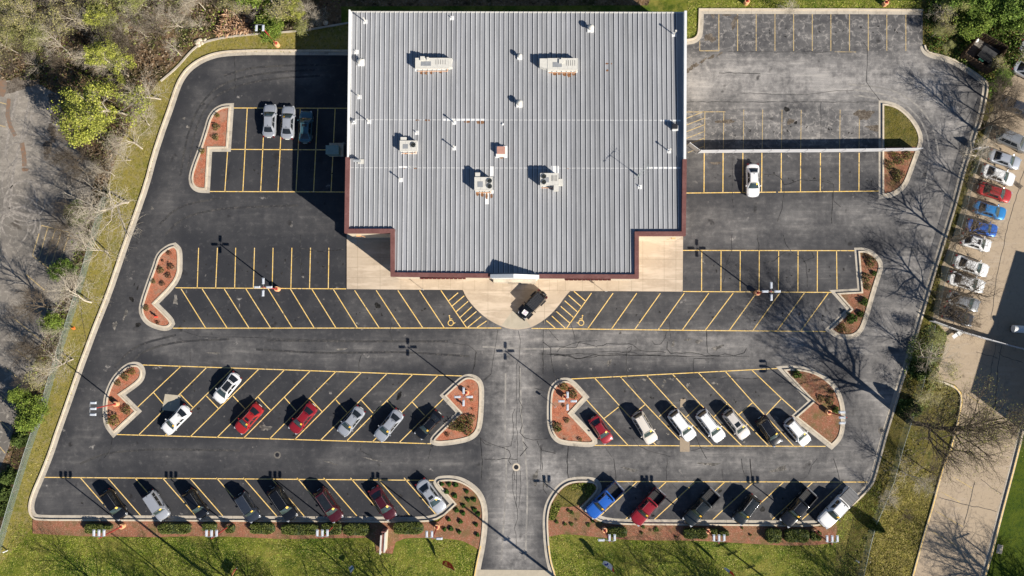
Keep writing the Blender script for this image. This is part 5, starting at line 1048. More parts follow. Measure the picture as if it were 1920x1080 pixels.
    if ribs:
        mb = MB()
        for i in range(9): y = -wr*.84+i*wr*.21; mb.box(((xf+xr)/2, y, zr_+.045), ((xf-xr)*.94, .035, .025))
        P('roof_rib', mb, 'dgrey' if off else 'paint')
    # hood and boot shut lines, handles
    if not off:
        for s in (-1, 1):
            mb = MB(); pts = [(xc-.02+(L/2-.25-xc)*t, s*wide(xc+(L/2-.25-xc)*t)*.80, top(xc+(L/2-.25-xc)*t)+.012) for t in [i/8 for i in range(9)]]
            for a, b2 in zip(pts[:-1], pts[1:]): mb.tube(a, b2, .009, n=4, caps=False)
            P('bonnet_gap', mb, 'blk')
        mb = MB(); x = L/2-.24; [mb.tube((x+.05-.10*abs(a)**2, a*wide(x)*.78, top(x)+.012), (x+.05-.10*abs(a+.25)**2, (a+.25)*wide(x)*.78, top(x)+.012), .010, n=4, caps=False) for a in (-1, -.75, -.5, -.25, 0, .25, .5, .75)]; P('bonnet_edge', mb, 'blk')
        if kind in ('sedan', 'compact', 'fastback'):
            for s in (-1, 1): mb = MB(); mb.tube((xb+.02, s*wbr_*.80, zd+.022), (-L/2+.16, s*wbr_*.84, zd-.05), .010, n=4, caps=False); P('boot_gap', mb, 'blk')
        for s in (-1, 1): mb = MB(); mb.tube((xf-.02, s*wr*.93, zr_+.012), (xr+.04, s*wr*.90, zr_-.006), .012, n=4, caps=False); P('roof_channel', mb, 'rail')
        mb = MB(); mb.box((xr+.12, 0, zr_+.045), (.16, .05, .05), 0, .5); P('aerial_fin', mb, 'blk')
    for s in (-1, 1):
        mb = MB(); mb.box((xc-.28, s*(hw+.09), zb+.05), (.13, .22, .15), 0, .85); mb.tube((xc-.26, s*(hw-.06), zb-.02), (xc-.27, s*(hw+.05), zb+.03), .03, n=6); P('wing_mirror', mb, 'paint' if not pick else 'blk', None)
        mb = MB(); x = L/2-.20; y = wide(x)*.80; mb.box((x-.03, s*y*.97, (zn+.0)-.09), (.34, .30, .15), -s*.42, .9); P('headlight', mb, 'lamp_w')
        xt = -L/2+.10; mb = MB(); mb.box((xt, s*(wide(-L/2+.2)*.86), zd-.17), (.20, .26, .20), s*.35, .9); P('taillight', mb, 'lamp_r')
    mb = MB(); mb.box((L/2-.10, 0, .42), (.12, hw*1.1, .20)); P('grille', mb, 'blk')
    mb = MB(); mb.box((-L/2+.02, 0, .62), (.05, .52, .13)); P('number_plate', mb, 'paper')
    wr_ = .34 if not (pick or off or kind == 'bigsuv') else .39; wx = (L*.30, -L*.285) if not pick else (L*.315, -L*.30)
    for x in wx:
        for s in (-1, 1):
            mb = MB(); yo = hw-.02 if not off else hw-.03
            mb.tube((x, s*(yo-.22), wr_), (x, s*(yo+.012), wr_), wr_, n=20); w = P('wheel', mb, 'tyre')
            mb = MB(); mb.tube((x, s*(yo), wr_), (x, s*(yo+.022), wr_), wr_*.66, n=16)
            for k in range(5): t = k*2*math.pi/5; mb.box((x+math.cos(t)*wr_*.3, s*(yo+.028), wr_+math.sin(t)*wr_*.3), (.09, .02, .09))
            P('rim', mb, 'rim', w)
    mb = MB(); c, b = faces['front']; patch(mb, c, b, .74, .94, .62, .94, .022, 1, 1); P('windscreen_tag', mb, 'tag')
    if pick:
        # open load bed
        bw_ = hw*.97; L0 = -L/2; mb = MB(); zt = zd+.02
        mb.box(((bedx+L0)/2, 0, .42), (bedx-L0, 2*bw_-.1, .40)); 
        for s in (-1, 1): mb.box(((bedx+L0)/2, s*(bw_-.07), .80), (bedx-L0-.002, .14, .72), 0, 1)
        mb.box((bedx-.05, 0, .80), (.10, 2*bw_-.28, .715)); mb.box((L0+.06, 0, .80), (.12, 2*bw_-.284, .70)); P('load_bed', mb, 'paint')
        mb = MB(); mb.box(((bedx+L0)/2, 0, .635), (bedx-L0-.24, 2*bw_-.30, .03))
        for i in range(9): mb.box(((bedx+L0)/2, -bw_*.76+i*bw_*.19, .66), (bedx-L0-.26, .05, .03))
        P('bed_floor', mb, 'bed')
        mb = MB(); 
        for s in (-1, 1): mb.box(((bedx+L0)/2, s*(bw_-.07), 1.17), (bedx-L0, .12, .03))
        mb.box((L0+.06, 0, 1.165), (.10, 2*bw_-.26, .03)); P('bed_rail', mb, 'blk')
        mb = MB(); mb.box((L0-.06, 0, .48), (.14, hw*1.8, .16)); P('rear_bumper', mb, 'rim')
        if cover:
            mb = MB(); 
            for i in range(4): w = (bedx-L0-.16)/4; mb.box((bedx-.08-w*(i+.5), 0, 1.20), (w-.02, 2*bw_-.18, .05))
            P('bed_cover', mb, 'dgrey')
    if off:
        for x in wx:
            for s in (-1, 1): mb = MB(); mb.box((x, s*(hw-.03), .86), (.98, .36, .10), 0, .86); P('wheel_arch', mb, 'blk')
        mb = MB(); mb.tube((-L/2-.02, .1, .95), (-L/2-.24, .1, .95), .39, n=20); P('spare_wheel', mb, 'tyre')
        mb = MB(); mb.box((L/2+.08, 0, .55), (.20, hw*1.75, .18), 0, .9); P('front_bumper', mb, 'blk'); mb = MB(); mb.box((-L/2-.05, 0, .55), (.16, hw*1.8, .18)); P('rear_bumper', mb, 'blk')
        mb = MB(); mb.box((1.42, .05, 1.17), (.62, .72, .012), .15); P('bonnet_sheet', mb, 'paper')
        mb = MB(); [mb.box((1.42+dx, .05+dy, 1.178), (.09, .5-abs(dx)*.5, .006), .15) for dx, dy in ((-.2, 0), (0, .02), (.18, 0))]; P('sheet_print', mb, 'pinkish', len(parts)-1)
    if kind in ('boxy',):
        mb = MB(); mb.tube((-L/2+.2, hw*.9, 1.0), (-L/2+.2, hw*1.03, 1.0), .06, n=8); P('fuel_cap', mb, 'rim')
    return parts
ROLE = dict(rail='rail', shield='shield', glass='glass', blk='blk', rim='rim', tyre='tyre', tag='tag', bed='bed', paper='paper', lamp_w='lamp_w', lamp_r='lamp_r')
M['dgrey'] = plain('cover_vinyl', (.10, .10, .105), .6); M['pinkish'] = plain('print_ink', (.35, .2, .35), .6); ROLE['dgrey'] = 'dgrey'; ROLE['pinkish'] = 'pinkish'
PROTO = {}
def vehicle(name, kind, front, rear, col, label, group, opts='', cat=None, notag=False):
    key = (kind, opts)
    if key not in PROTO:
        o = {k: True for k in opts.split()}; res = []
        for nm, mb, role, par, sm in car_parts(kind, **o):
            ob = mb.build(nm, M[ROLE[role]] if role != 'paint' else PT['white'], None, sm)
            res.append((nm, ob.data, role, par)); bpy.data.objects.remove(ob)
            if sm:
                me = res[-1][1]
                try: me.set_sharp_from_angle(angle=rad(38))
                except Exception: pass
        PROTO[key] = res
    f = G(*front, .7); r = G(*rear, .7); c = (f+r)/2; d = f-r; L = KIND[kind][0]
    u = empty(name, (c.x, c.y, .006), math.atan2(d.y, d.x), label, cat or ('pickup truck' if kind == 'pickup' else 'car'), group)
    s = max(.90, min(1.10, d.xy.length/L)); u.scale = (s, 1+(s-1)*.5, 1)
    objs = []
    for nm, me, role, par in PROTO[key]:
        ob = bpy.data.objects.new(nm, me); COL.objects.link(ob)
        objs.append(ob)
        if notag and nm == 'windscreen_tag': pass
        ob.parent = objs[par] if par is not None else u
        if role == 'paint':
            ob.material_slots[0].link = 'OBJECT'; ob.material_slots[0].material = PT[col]
    if notag:
        for ob in list(objs):
            if ob.name.startswith('windscreen_tag'): bpy.data.objects.remove(ob)
    return u
gA = 'cars parked in the left rear bays'; gB = 'cars parked in the middle left block'; gC = 'cars parked in the middle right block'; gD = 'cars parked in the front row, left'; gE = 'trucks parked in the front row, right'; gF = 'cars parked in the neighbouring tan car park'
V_ = vehicle
V_('parked_car', 'sedan', (507, 194.5), (504, 258), 'silver', 'silver sedan in the sun, leftmost car of the left rear bays', gA, notag=True)
V_('parked_car', 'sedan', (541.5, 197.5), (538.5, 261.5), 'silver', 'silver sedan right at the edge of the store shadow in the left rear bays', gA)
V_('parked_car', 'compact', (574.5, 207), (572, 268.5), 'teal', 'dark teal sedan with sunroof in the shade beside the store', gA, 'sunroof', notag=True)
V_('parked_car', 'sedan', (1412, 369.5), (1411, 307), 'white', 'lone white sedan below the white board fence right of the store', None)
V_('off_road_car', 'offroad', (977, 593), (1018, 550.5), 'black', 'black off-road car with ribbed roof and paper on its bonnet, on the forecourt walk', None, 'ribs', cat='off-road car', notag=True)
V_('parked_car', 'fastback', (405, 752.5), (446, 702), 'white', 'white car with a full black glass roof in the middle left block', gB, 'pano', notag=True)
V_('parked_car', 'sedan', (307.5, 810.5), (353.5, 764), 'white', 'white sedan parked over the concrete patch near the left island', gB)
V_('parked_car', 'sedan', (445, 809.5), (488.5, 760), 'red', 'bright red sedan with a small sunroof', gB, 'sunroof')
V_('parked_car', 'sedan', (547, 809.5), (589, 759), 'darkred', 'deep red sedan with a plain roof in the middle left block', gB)
V_('parked_car', 'sedan', (638.5, 814.5), (678.5, 765), 'silver', 'silver sedan next to the deep red sedan', gB)
V_('parked_car', 'sedan', (707.5, 824), (751, 771), 'silver', 'silver sedan next to the black car in the middle left block', gB)
V_('parked_car', 'sedan', (783, 819.5), (825, 774), 'black', 'black car beside the island left of the central drive', gB)
V_('parked_car', 'compact', (1142.5, 829.5), (1111, 782), 'darkred', 'small dark red car beside the island right of the central drive', gC)
V_('parked_car', 'suv', (1225, 830), (1192, 773.5), 'cream', 'cream white people carrier with dark rear glass next to the small dark red car', gC, 'rails')
V_('parked_car', 'suv', (1298.5, 823.5), (1258.5, 771), 'white', 'plain white roofed people carrier third from the left in the middle right block', gC)
V_('parked_car', 'suv', (1353, 825.5), (1311, 770.5), 'white', 'white people carrier with roof rails, left of the pearl one', gC, 'rails')
V_('parked_car', 'suv', (1399.5, 820.5), (1361, 770), 'beige', 'pearl people carrier with dark roof bars in the middle right block', gC, 'sunroof rails')
V_('parked_car', 'suv', (1460, 833.5), (1424.5, 783), 'black', 'black people carrier between the pearl and the last white one', gC)
V_('parked_car', 'suv', (1514, 832.5), (1475, 786.5), 'white', 'white people carrier nearest the half round island', gC, 'rails')
V_('parked_car', 'suv', (231.5, 971), (197, 921), 'black', 'black car at the far left end of the front row', gD)
V_('parked_car', 'boxy', (311, 972), (278, 923), 'silver', 'boxy silver car second in the front row', gD)
V_('parked_car', 'suv', (384, 969), (351, 920), 'black', 'black car directly right of the boxy silver car', gD)
V_('parked_car', 'boxy', (481, 975.5), (449, 926), 'navy', 'boxy dark blue grey car in the front row', gD)
V_('parked_car', 'bigsuv', (550.5, 973), (511, 915), 'black', 'long black car between the dark blue grey and the maroon car', gD)
V_('parked_car', 'bigsuv', (636, 975.5), (597, 918), 'maroon', 'maroon car with a black glass roof', gD, 'pano')
V_('parked_car', 'sedan', (736, 972.5), (699.5, 914.5), 'maroon', 'maroon sedan left of the silver sedan at the row end', gD)
V_('parked_car', 'sedan', (830, 959), (787, 901.5), 'silver', 'silver sedan with sunroof at the right end of the left front row', gD, 'sunroof')
V_('pickup_truck', 'pickup', (1103, 966), (1161.5, 911), 'blue', 'bright blue pickup with an open black bed', gE)
V_('pickup_truck', 'pickup', (1187.5, 980), (1239, 921.5), 'darkred', 'red pickup with an open bed', gE)
V_('pickup_truck', 'pickup', (1286, 980.5), (1340.5, 922.5), 'darkgreen', 'charcoal pickup next to the red pickup', gE)
V_('parked_car', 'bigsuv', (1381, 978.5), (1417, 932), 'darkgreen', 'black off-road estate with roof rails between two dark pickups', gE, 'rails')
V_('pickup_truck', 'pickup', (1468, 982.5), (1522, 922.5), 'black', 'black pickup next to the white pickup', gE)
V_('pickup_truck', 'pickup', (1539, 984.5), (1600, 921), 'white', 'white pickup with a grey covered bed', gE, 'cover')
V_('parked_car', 'bigsuv', (1932, 278), (1867, 249), 'grey', 'grey people carrier with roof rails by the single white fence panel', gF, 'rails', notag=True)
V_('parked_car', 'sedan', (1914, 309), (1854, 289), 'silver', 'silver sedan between the grey people carrier and the white sedan', gF, notag=True)
V_('parked_car', 'sedan', (1903, 339.5), (1841, 317), 'white', 'white sedan directly above the red car in the tan car park', gF, notag=True)
V_('parked_car', 'sedan', (1897, 370.5), (1834, 350.5), 'red', 'red sedan in the tan car park', gF, notag=True)
V_('parked_car', 'sedan', (1887, 403), (1825, 386), 'lightblue', 'lighter blue sedan below the red car', gF, notag=True)
V_('parked_car', 'sedan', (1871, 434.5), (1812, 420), 'blue', 'deep blue sedan second below the red car', gF, notag=True)
V_('parked_car', 'compact', (1859, 463), (1801, 446), 'white', 'white car with sunroof directly below the deep blue sedan', gF, 'sunroof', notag=True)
V_('parked_car', 'sedan', (1854, 510), (1788, 487.5), 'white', 'upper of the two white sedans side by side under bare twigs', gF, notag=True)
V_('parked_car', 'sedan', (1847, 540), (1778, 518), 'white', 'lower of the two white sedans side by side under bare twigs', gF, notag=True)
V_('parked_car', 'compact', (1837, 575.5), (1776, 555), 'grey', 'grey sedan half hidden by twigs below the two white sedans', gF, notag=True)
V_('parked_car', 'compact', (1825, 603), (1766, 583), 'navy', 'dark sedan almost hidden by twigs beside the white board fence', gF, notag=True)
V_('parked_car', 'sedan', (1942, 215), (1879, 189), 'navy', 'dark car under branches at the right edge above the grey people carrier', gF, notag=True)
V_('parked_car', 'sedan', (1955, 150), (1900, 121), 'silver', 'silver car cut by the right edge near the timber enclosure', gF, notag=True)
V_('parked_car', 'sedan', (1962, 110), (1912, 83), 'silver', 'pale car just showing at the right edge above the silver one', gF, notag=True)
# ================================================================ TREES AND PLANTS
def np_mesh(name, verts, faces4, tint=None, mat=None):
    """verts (N,3), faces (F,k)"""
    me = bpy.data.meshes.new(name); F, k = faces4.shape
    me.vertices.add(len(verts)); me.vertices.foreach_set('co', verts.astype(np.float32).ravel())
    me.loops.add(F*k); me.loops.foreach_set('vertex_index', faces4.astype(np.int32).ravel())
    me.polygons.add(F); me.polygons.foreach_set('loop_start', np.arange(0, F*k, k, dtype=np.int32))
    try: me.polygons.foreach_set('loop_total', np.full(F, k, dtype=np.int32))
    except Exception: pass
    me.update(calc_edges=True)
    if tint is not None:
        at = me.color_attributes.new('tint', 'FLOAT_COLOR', 'CORNER'); t4 = np.concatenate([tint, np.ones((F, 1))], 1); at.data.foreach_set('color', np.repeat(t4, k, axis=0).astype(np.float32).ravel())
    if mat: me.materials.append(mat)
    return me
def leaf_cloud(centers, size, pal, rng, flat_=.5, elong=1.5):
    """one small leaf-shaped face per centre"""
    N = len(centers); a = rng.normal(size=(N, 3)); a[:, 2] *= flat_; a /= np.linalg.norm(a, axis=1)[:, None]
    b = rng.normal(size=(N, 3)); b[:, 2] *= flat_; b -= a*(a*b).sum(1)[:, None]; b /= np.linalg.norm(b, axis=1)[:, None]
    s = (size*rng.uniform(.55, 1.35, N))[:, None]; a = a*s*elong*.5; b = b*s*.5
    v = np.stack([centers-a, centers-b, centers+a, centers+b], 1).reshape(-1, 3); f = np.arange(4*N).reshape(N, 4)
    pal = np.array(pal); t = pal[rng.integers(0, len(pal), N)]*rng.uniform(.7, 1.3, (N, 1)); return v, f, t
class Wood:
    def __init__(s, seed): s.r = random.Random(seed); s.v = []; s.f = []; s.tv = []; s.tf = []; s.tips = []
    def seg(s, p, q, r0, r1, n, twig):
        V_, F_ = (s.tv, s.tf) if twig else (s.v, s.f); b = len(V_); d = (q-p).normalized(); a = d.orthogonal().normalized(); c = d.cross(a)
        for o, r in ((p, r0), (q, r1)):
            for i in range(n):
                t = 2*math.pi*i/n; V_.append(o+a*(math.cos(t)*r)+c*(math.sin(t)*r))
        for i in range(n): F_.append((b+i, b+(i+1) % n, b+n+(i+1) % n, b+n+i))
    def grow(s, p, d, L, r, lev, top, kids, up=.12, spread=.75):
        n = 4 if lev == 0 else 3; pts = [p]; rs = [r]; cur = p; dd = d.copy(); rn = s.r
        for i in range(n):
            j = .10 if lev == 0 else .24
            dd = (dd+Vector((rn.gauss(0, j), rn.gauss(0, j), rn.gauss(0, j*.6)+up*.5))).normalized(); cur = cur+dd*(L/n); pts.append(cur); rs.append(r*(1-.72*(i+1)/n))
        for i in range(n): s.seg(pts[i], pts[i+1], rs[i], rs[i+1], 7 if lev == 0 else (5 if lev == 1 else 3), lev >= 2)
        if lev >= top: s.tips.append(pts[-1]); s.tips.append(pts[-2]); return
        k = kids[lev]
        for i in range(k):
            t = (.28+.70*(i+rn.random()*.8)/k) if lev == 0 else (.18+.80*(i+rn.random()*.8)/k); t = min(.99, t); x = t*n; j = min(n-1, int(x)); o = pts[j].lerp(pts[j+1], x-j)
            az = rn.random()*6.283+i*2.4; side = Vector((math.cos(az), math.sin(az), 0)); ax = (pts[j+1]-pts[j]).normalized(); side = (side-ax*side.dot(ax)).normalized()
            a = spread*rn.uniform(.75, 1.25)*(1.15-.45*t if lev == 0 else 1.0); nd = (ax*math.cos(a)+side*math.sin(a)).normalized()
            s.grow(o, nd, L*(rn.uniform(.50, .72)*(1.05-.35*t) if lev == 0 else rn.uniform(.42, .66)*(1.1-.4*t)), rs[j]*rn.uniform(.42, .6)+.002, lev+1, top, kids, up, spread)
def woodmesh(w):
    out = []
    for V_, F_, nm in ((w.v, w.f, 'trunk'), (w.tv, w.tf, 'crown')):
        out.append((np.array([tuple(x) for x in V_]), np.array(F_)))
    return out
TP = {}
def tree_proto(key, seed, H, kids, top=3, up=.12, spread=.75, leaf=None, r0=.16, bark='bark', lean=(0, 0)):
    w = Wood(seed); w.grow(Vector((0, 0, 0)), Vector((lean[0], lean[1], 1)).normalized(), H*.86, r0, 0, top, kids, up, spread)
    (tv, tf), (cv, cf) = woodmesh(w); z = max(cv[:, 2].max(), 1); k = H/z
    tm = np_mesh('trunk', tv*k, tf, None, M[bark]); tw = np_mesh('twigs', cv*k, cf, None, M[bark]); lm = None
    if leaf:
        n, size, pal, sp = leaf; rng = np.random.default_rng(seed); tips = np.array([tuple(t) for t in w.tips])*k; tips = tips[rng.random(len(tips)) < (.22 if key == 'yellow' else .45)]; idx = rng.integers(0, len(tips), n); c = tips[idx]+rng.normal(scale=sp, size=(n, 3)); c[:, 2] = np.maximum(c[:, 2], .4)
        v, f, t = leaf_cloud(c, size, pal, rng); lm = np_mesh('leaves', v, f, t, M['leaf'])
    TP[key] = (tm, tw, lm, H)
YG = [(.27, .29, .045), (.34, .35, .06), (.18, .21, .03), (.40, .40, .09), (.22, .23, .05)]
GR = [(.095, .15, .022), (.13, .20, .032), (.055, .10, .014), (.18, .25, .05)]
OL = [(.24, .225, .075), (.31, .28, .11), (.17, .165, .05), (.36, .31, .15)]
tree_proto('bare1', 1, 12, (14, 9, 7), 3, leaf=None, spread=.85, r0=.16); tree_proto('bare2', 2, 12, (13, 9, 7), 3, up=.2, spread=.75, r0=.17); tree_proto('bare3', 5, 10, (15, 9, 7), 3, up=.05, spread=1.0, r0=.16)
tree_proto('dark1', 9, 12, (14, 10, 8), 3, up=.16, spread=.8, r0=.25, bark='bark_dark'); tree_proto('dark2', 12, 12, (14, 9, 8), 3, up=.10, spread=.95, r0=.23, bark='bark_dark')
tree_proto('bud1', 15, 10, (12, 8, 6), 3, up=.16, spread=.8, r0=.14, leaf=(2000, .12, OL, .20)); tree_proto('bud2', 17, 10, (12, 7, 6), 3, up=.22, spread=.65, r0=.13, leaf=(2600, .13, [(.22, .235, .07), (.16, .17, .045), (.29, .28, .12)], .3))
tree_proto('yellow', 29, 11, (9, 8, 6), 3, up=.03, spread=1.05, r0=.18, leaf=(11000, .15, YG, .30)); tree_proto('green', 23, 9, (12, 8, 5), 3, up=.16, spread=.85, r0=.15, leaf=(9500, .17, GR, .32), bark='bark_dark')
tree_proto('greenyel', 27, 9, (12, 8, 5), 3, up=.2, spread=.8, r0=.15, leaf=(9000, .20, [(.13, .19, .03), (.19, .24, .04), (.09, .13, .02)], .34))
tree_proto('big', 37, 20, (14, 10, 8, 5), 4, up=.16, spread=.72, r0=.44, bark='bark_dark', leaf=(5000, .065, [(.24, .23, .07), (.19, .18, .05)], .3))
NM = dict(bare1='bare_tree', bare2='bare_tree', bare3='bare_tree', dark1='bare_tree', dark2='bare_tree', bud1='budding_tree', bud2='budding_tree', yellow='leafy_tree', green='leafy_tree', greenyel='leafy_tree', big='bare_tree')
USED = set()
def tree_at(loc, key, H, label, group=None, wide=1.0, rz=None, tilt=0):
    if group and 'south' not in group:
        for pre in ('', 'tall ' if H > 7 else 'low ', 'broad ' if wide > 1.02 else 'narrow ', ('tall ' if H > 7 else 'low ')+('broad ' if wide > 1.02 else 'narrow ')):
            if pre+label not in USED: label = pre+label; break
    USED.add(label)
    tm, tw, lm, h = TP[key]; k = H/h; u = empty(NM[key], (loc[0], loc[1], 0), random.uniform(0, 6.28) if rz is None else rz, label, 'tree', group); u.scale = (k*wide, k*wide, k*.851)
    if tilt: u.rotation_euler[0] = tilt
    o = bpy.data.objects.new('trunk', tm); COL.objects.link(o); o.parent = u
    cr = bpy.data.objects.new('crown', tw); COL.objects.link(cr); cr.parent = u
    if lm: l = bpy.data.objects.new('leaves', lm); COL.objects.link(l); l.parent = cr
    return u
def tree(px, py, key, H, label, group=None, wide=1.0, rz=None): return tree_at(G(px, py), key, H, label, group, wide, rz)
def tree_c(px, py, key, H, label, group=None, wide=1.0, rz=None):
    """placed so that the middle of the crown shows at px,py"""
    return tree_at(G(px, py, H*.53), key, H, label, group, wide, rz)
# --- left strip
tree(301, 186, 'bare2', 9, 'pale bare tree at the old kerb, right of the big yellow green tree', None, 1.15); tree(267, 279, 'bare1', 9.5, 'pale bare tree below the big yellow green tree on the left verge', None, 1.1)
tree(240, 379, 'bare3', 12, 'broad pale bare tree on the left verge with twigs reaching over the kerb', None, 1.25); tree(203, 474, 'bare1', 11, 'pale bare tree on the left verge below the painted hatch bay', None, 1.1)
tree(171, 567, 'bare3', 10, 'pale bare tree on the left verge above the orange cone', None, 1.1); tree(137, 673, 'bare2', 9, 'pale bare tree on the left verge below the orange cone', None, 1.2)
for i_, (x_, y_, k_, h_, w_) in enumerate(((185, 330, 'dark2', 8, 1.1), (215, 330, 'bare1', 7, 1.0), (170, 300, 'dark2', 7, .9), (150, 262, 'dark1', 7, .8), (180, 440, 'bare2', 7, 1.0), (160, 520, 'bare1', 7, 1.0), (128, 615, 'bare3', 6, 1.0), (158, 448, 'dark1', 9, 1.0), (100, 650, 'dark1', 8, .8), (178, 392, 'dark2', 9, .9), (66, 712, 'dark1', 6, .8), (280, 235, 'bare3', 6, 1.1), (245, 300, 'bare2', 6, 1.1))):
    tree(x_, y_, k_, h_, ('dark' if k_[0] == 'd' else 'pale')+' bare tree in the left strip, '+['right of the old asphalt tip', 'between two verge trees below the yellow tree', 'at the tip of the old asphalt', 'at the brown dirt strip', 'above the dark green bush', 'below the dark green bush', 'above the olive tree', 'beside the hatch bay corner', 'beside the lower old bays', 'right of the tyre circles', 'beside the light green tree', 'nearest the rear left kerb', 'second nearest the rear left kerb'][i_], None, w_)
tree(108, 575, 'dark1', 11, 'dark bare tree left of the fence casting shade on old asphalt', None, .9); tree(76, 650, 'dark2', 9, 'dark bare tree where the old bays meet the brush', None, .9)
tree(135, 300, 'dark1', 8, 'dark bare tree standing at the old asphalt edge', None, .7)
tree(154, 404, 'greenyel', 3.2, 'small round light green bush tree beside the fence below the wide bare tree', None, 1.5); tree(128, 500, 'green', 4, 'dense dark green bush tree against the left fence', None, 1.3)
tree_c(190, 190, 'yellow', 13, 'big yellow green leafy tree at the upper left', None, .92, .6); tree_c(205, 120, 'yellow', 10, 'smaller yellow green tree above the big one', None, .62)
tree_c(195, 50, 'yellow', 8, 'small bright yellow green tree near the top left', None, .7)
tree_c(57, 775, 'greenyel', 5, 'light green leafy tree beside the left fence', None, 1.25); tree_c(75, 700, 'bud1', 6, 'thin olive tree by the left fence above the light green tree', None, 1.1); tree_c(38, 750, 'greenyel', 4, 'light green bush at the old asphalt edge', None, 1.1); tree_c(95, 605, 'greenyel', 5, 'thin light green tree above the left fence bend', None, .9)
# --- woodland, upper left
gw = 'trees of the wood behind the upper left corner'; rw = random.Random(5); wl = dict(bare1='pale bare tree in the upper left wood', bare2='pale bare tree in the upper left wood', bare3='pale bare tree in the upper left wood', dark1='dark bare tree in the upper left wood', dark2='dark bare tree in the upper left wood', bud1='olive budding tree in the upper left wood', bud2='dull green budding tree in the upper left wood', green='dark green leafy tree in the upper left wood', greenyel='light green leafy tree in the upper left wood')
pts = []
for j, y in enumerate(range(-60, 150, 27)):
    for i, x in enumerate(range(-40, 590, 34)):
        px = x+rw.uniform(-12, 12)+(17 if j % 2 else 0); py = y+rw.uniform(-9, 9)
        lim = 158 if px < 110 else (130 if px < 270 else (95 if px < 350 else (62 if px < 400 else 34)))
        if py > lim: continue
        pts.append((px, py))
for px, py in pts:
    if px < 170: key = rw.choice(['bud1', 'bud2', 'bud1', 'bare1', 'dark1', 'bare2'])
    elif 420 < px < 530: key = rw.choice(['bare2', 'greenyel', 'bud2', 'bud1'])
    else: key = rw.choice(['bud2', 'bare1', 'bare2', 'dark2', 'dark1', 'dark1', 'bare3', 'greenyel' if rw.random() < .4 else 'bud1'])
    xp = ['far left', 'left', 'above old asphalt', 'above the yellow tree', 'right of the yellow tree', 'above the boulders', 'above the reeds', 'behind the lamp post', 'near the store'][min(8, max(0, int((px+40)/70)))]
    yp = ['off the top edge', 'at the top edge', 'second row', 'third row', 'front row'][min(4, max(0, int((py+60)/42)))]
    tree_at(G(px, py, 0), key, rw.uniform(5, 8.5), wl[key].replace(' in the upper left wood', '').replace('dull green budding', 'dull budding')+' in the wood, '+xp+', '+yp, gw, rw.uniform(.85, 1.2))
tree(339, 104, 'bare2', 4.5, 'small pale bare tree leaning at the old kerb beside the boulders', None, 1.1); tree_c(585, 28, 'bare3', 5, 'small pale bare tree against the shade behind the store', None, 1.0); tree_c(540, 22, 'yellow', 6, 'golden leafed tree behind the two headed lamp post', None, .7); tree_c(505, 48, 'greenyel', 5, 'soft green tree hanging over the old kerb by the two headed lamp post', None, 1.2); tree_c(570, 55, 'bud2', 4.5, 'olive bush tree by the store shade', None, 1.1)
tree_c(1480, 5, 'bare3', 4, 'pale bare shrub tree at the top edge behind the rear bays')
# --- top right thicket
gt = 'trees of the thicket in the upper right corner'
for px, py, key, H, w in ((1775, 20, 'bud2', 7, 1.1), (1800, 60, 'greenyel', 5, 1.1), (1790, 5, 'green', 8, 1), (1835, 15, 'green', 7, 1.1), (1815, 42, 'green', 5, 1.1), (1870, 20, 'green', 8, 1.1), (1905, 15, 'green', 9, 1.1), (1925, 60, 'bud1', 8, 1), (1890, 60, 'green', 5, 1.1), (1760, 55, 'bud1', 4, 1.2), (1750, 25, 'bare3', 5, 1.1), (1745, 70, 'bud2', 3.5, 1.2), (1770, 90, 'bud2', 3, 1.1), (1870, 155, 'green', 4, 1), (1860, 130, 'bud1', 4, 1), (1915, 110, 'bare2', 8, 1), (1880, 185, 'dark2', 6, 1), (1950, 30, 'green', 9, 1)):
    tree(px, py, key, H, dict(green='dark green leafy tree', bud1='olive budding tree', bud2='dull green budding tree', bare2='pale bare tree', bare3='spreading pale bare tree', dark2='dark bare tree', greenyel='light green tree')[key]+' of the right thicket, '+('at the top edge' if py < 26 else 'behind the timber enclosure' if py < 80 and px > 1820 else 'between kerb and enclosure' if px < 1820 else 'below the timber enclosure'), gt, w)
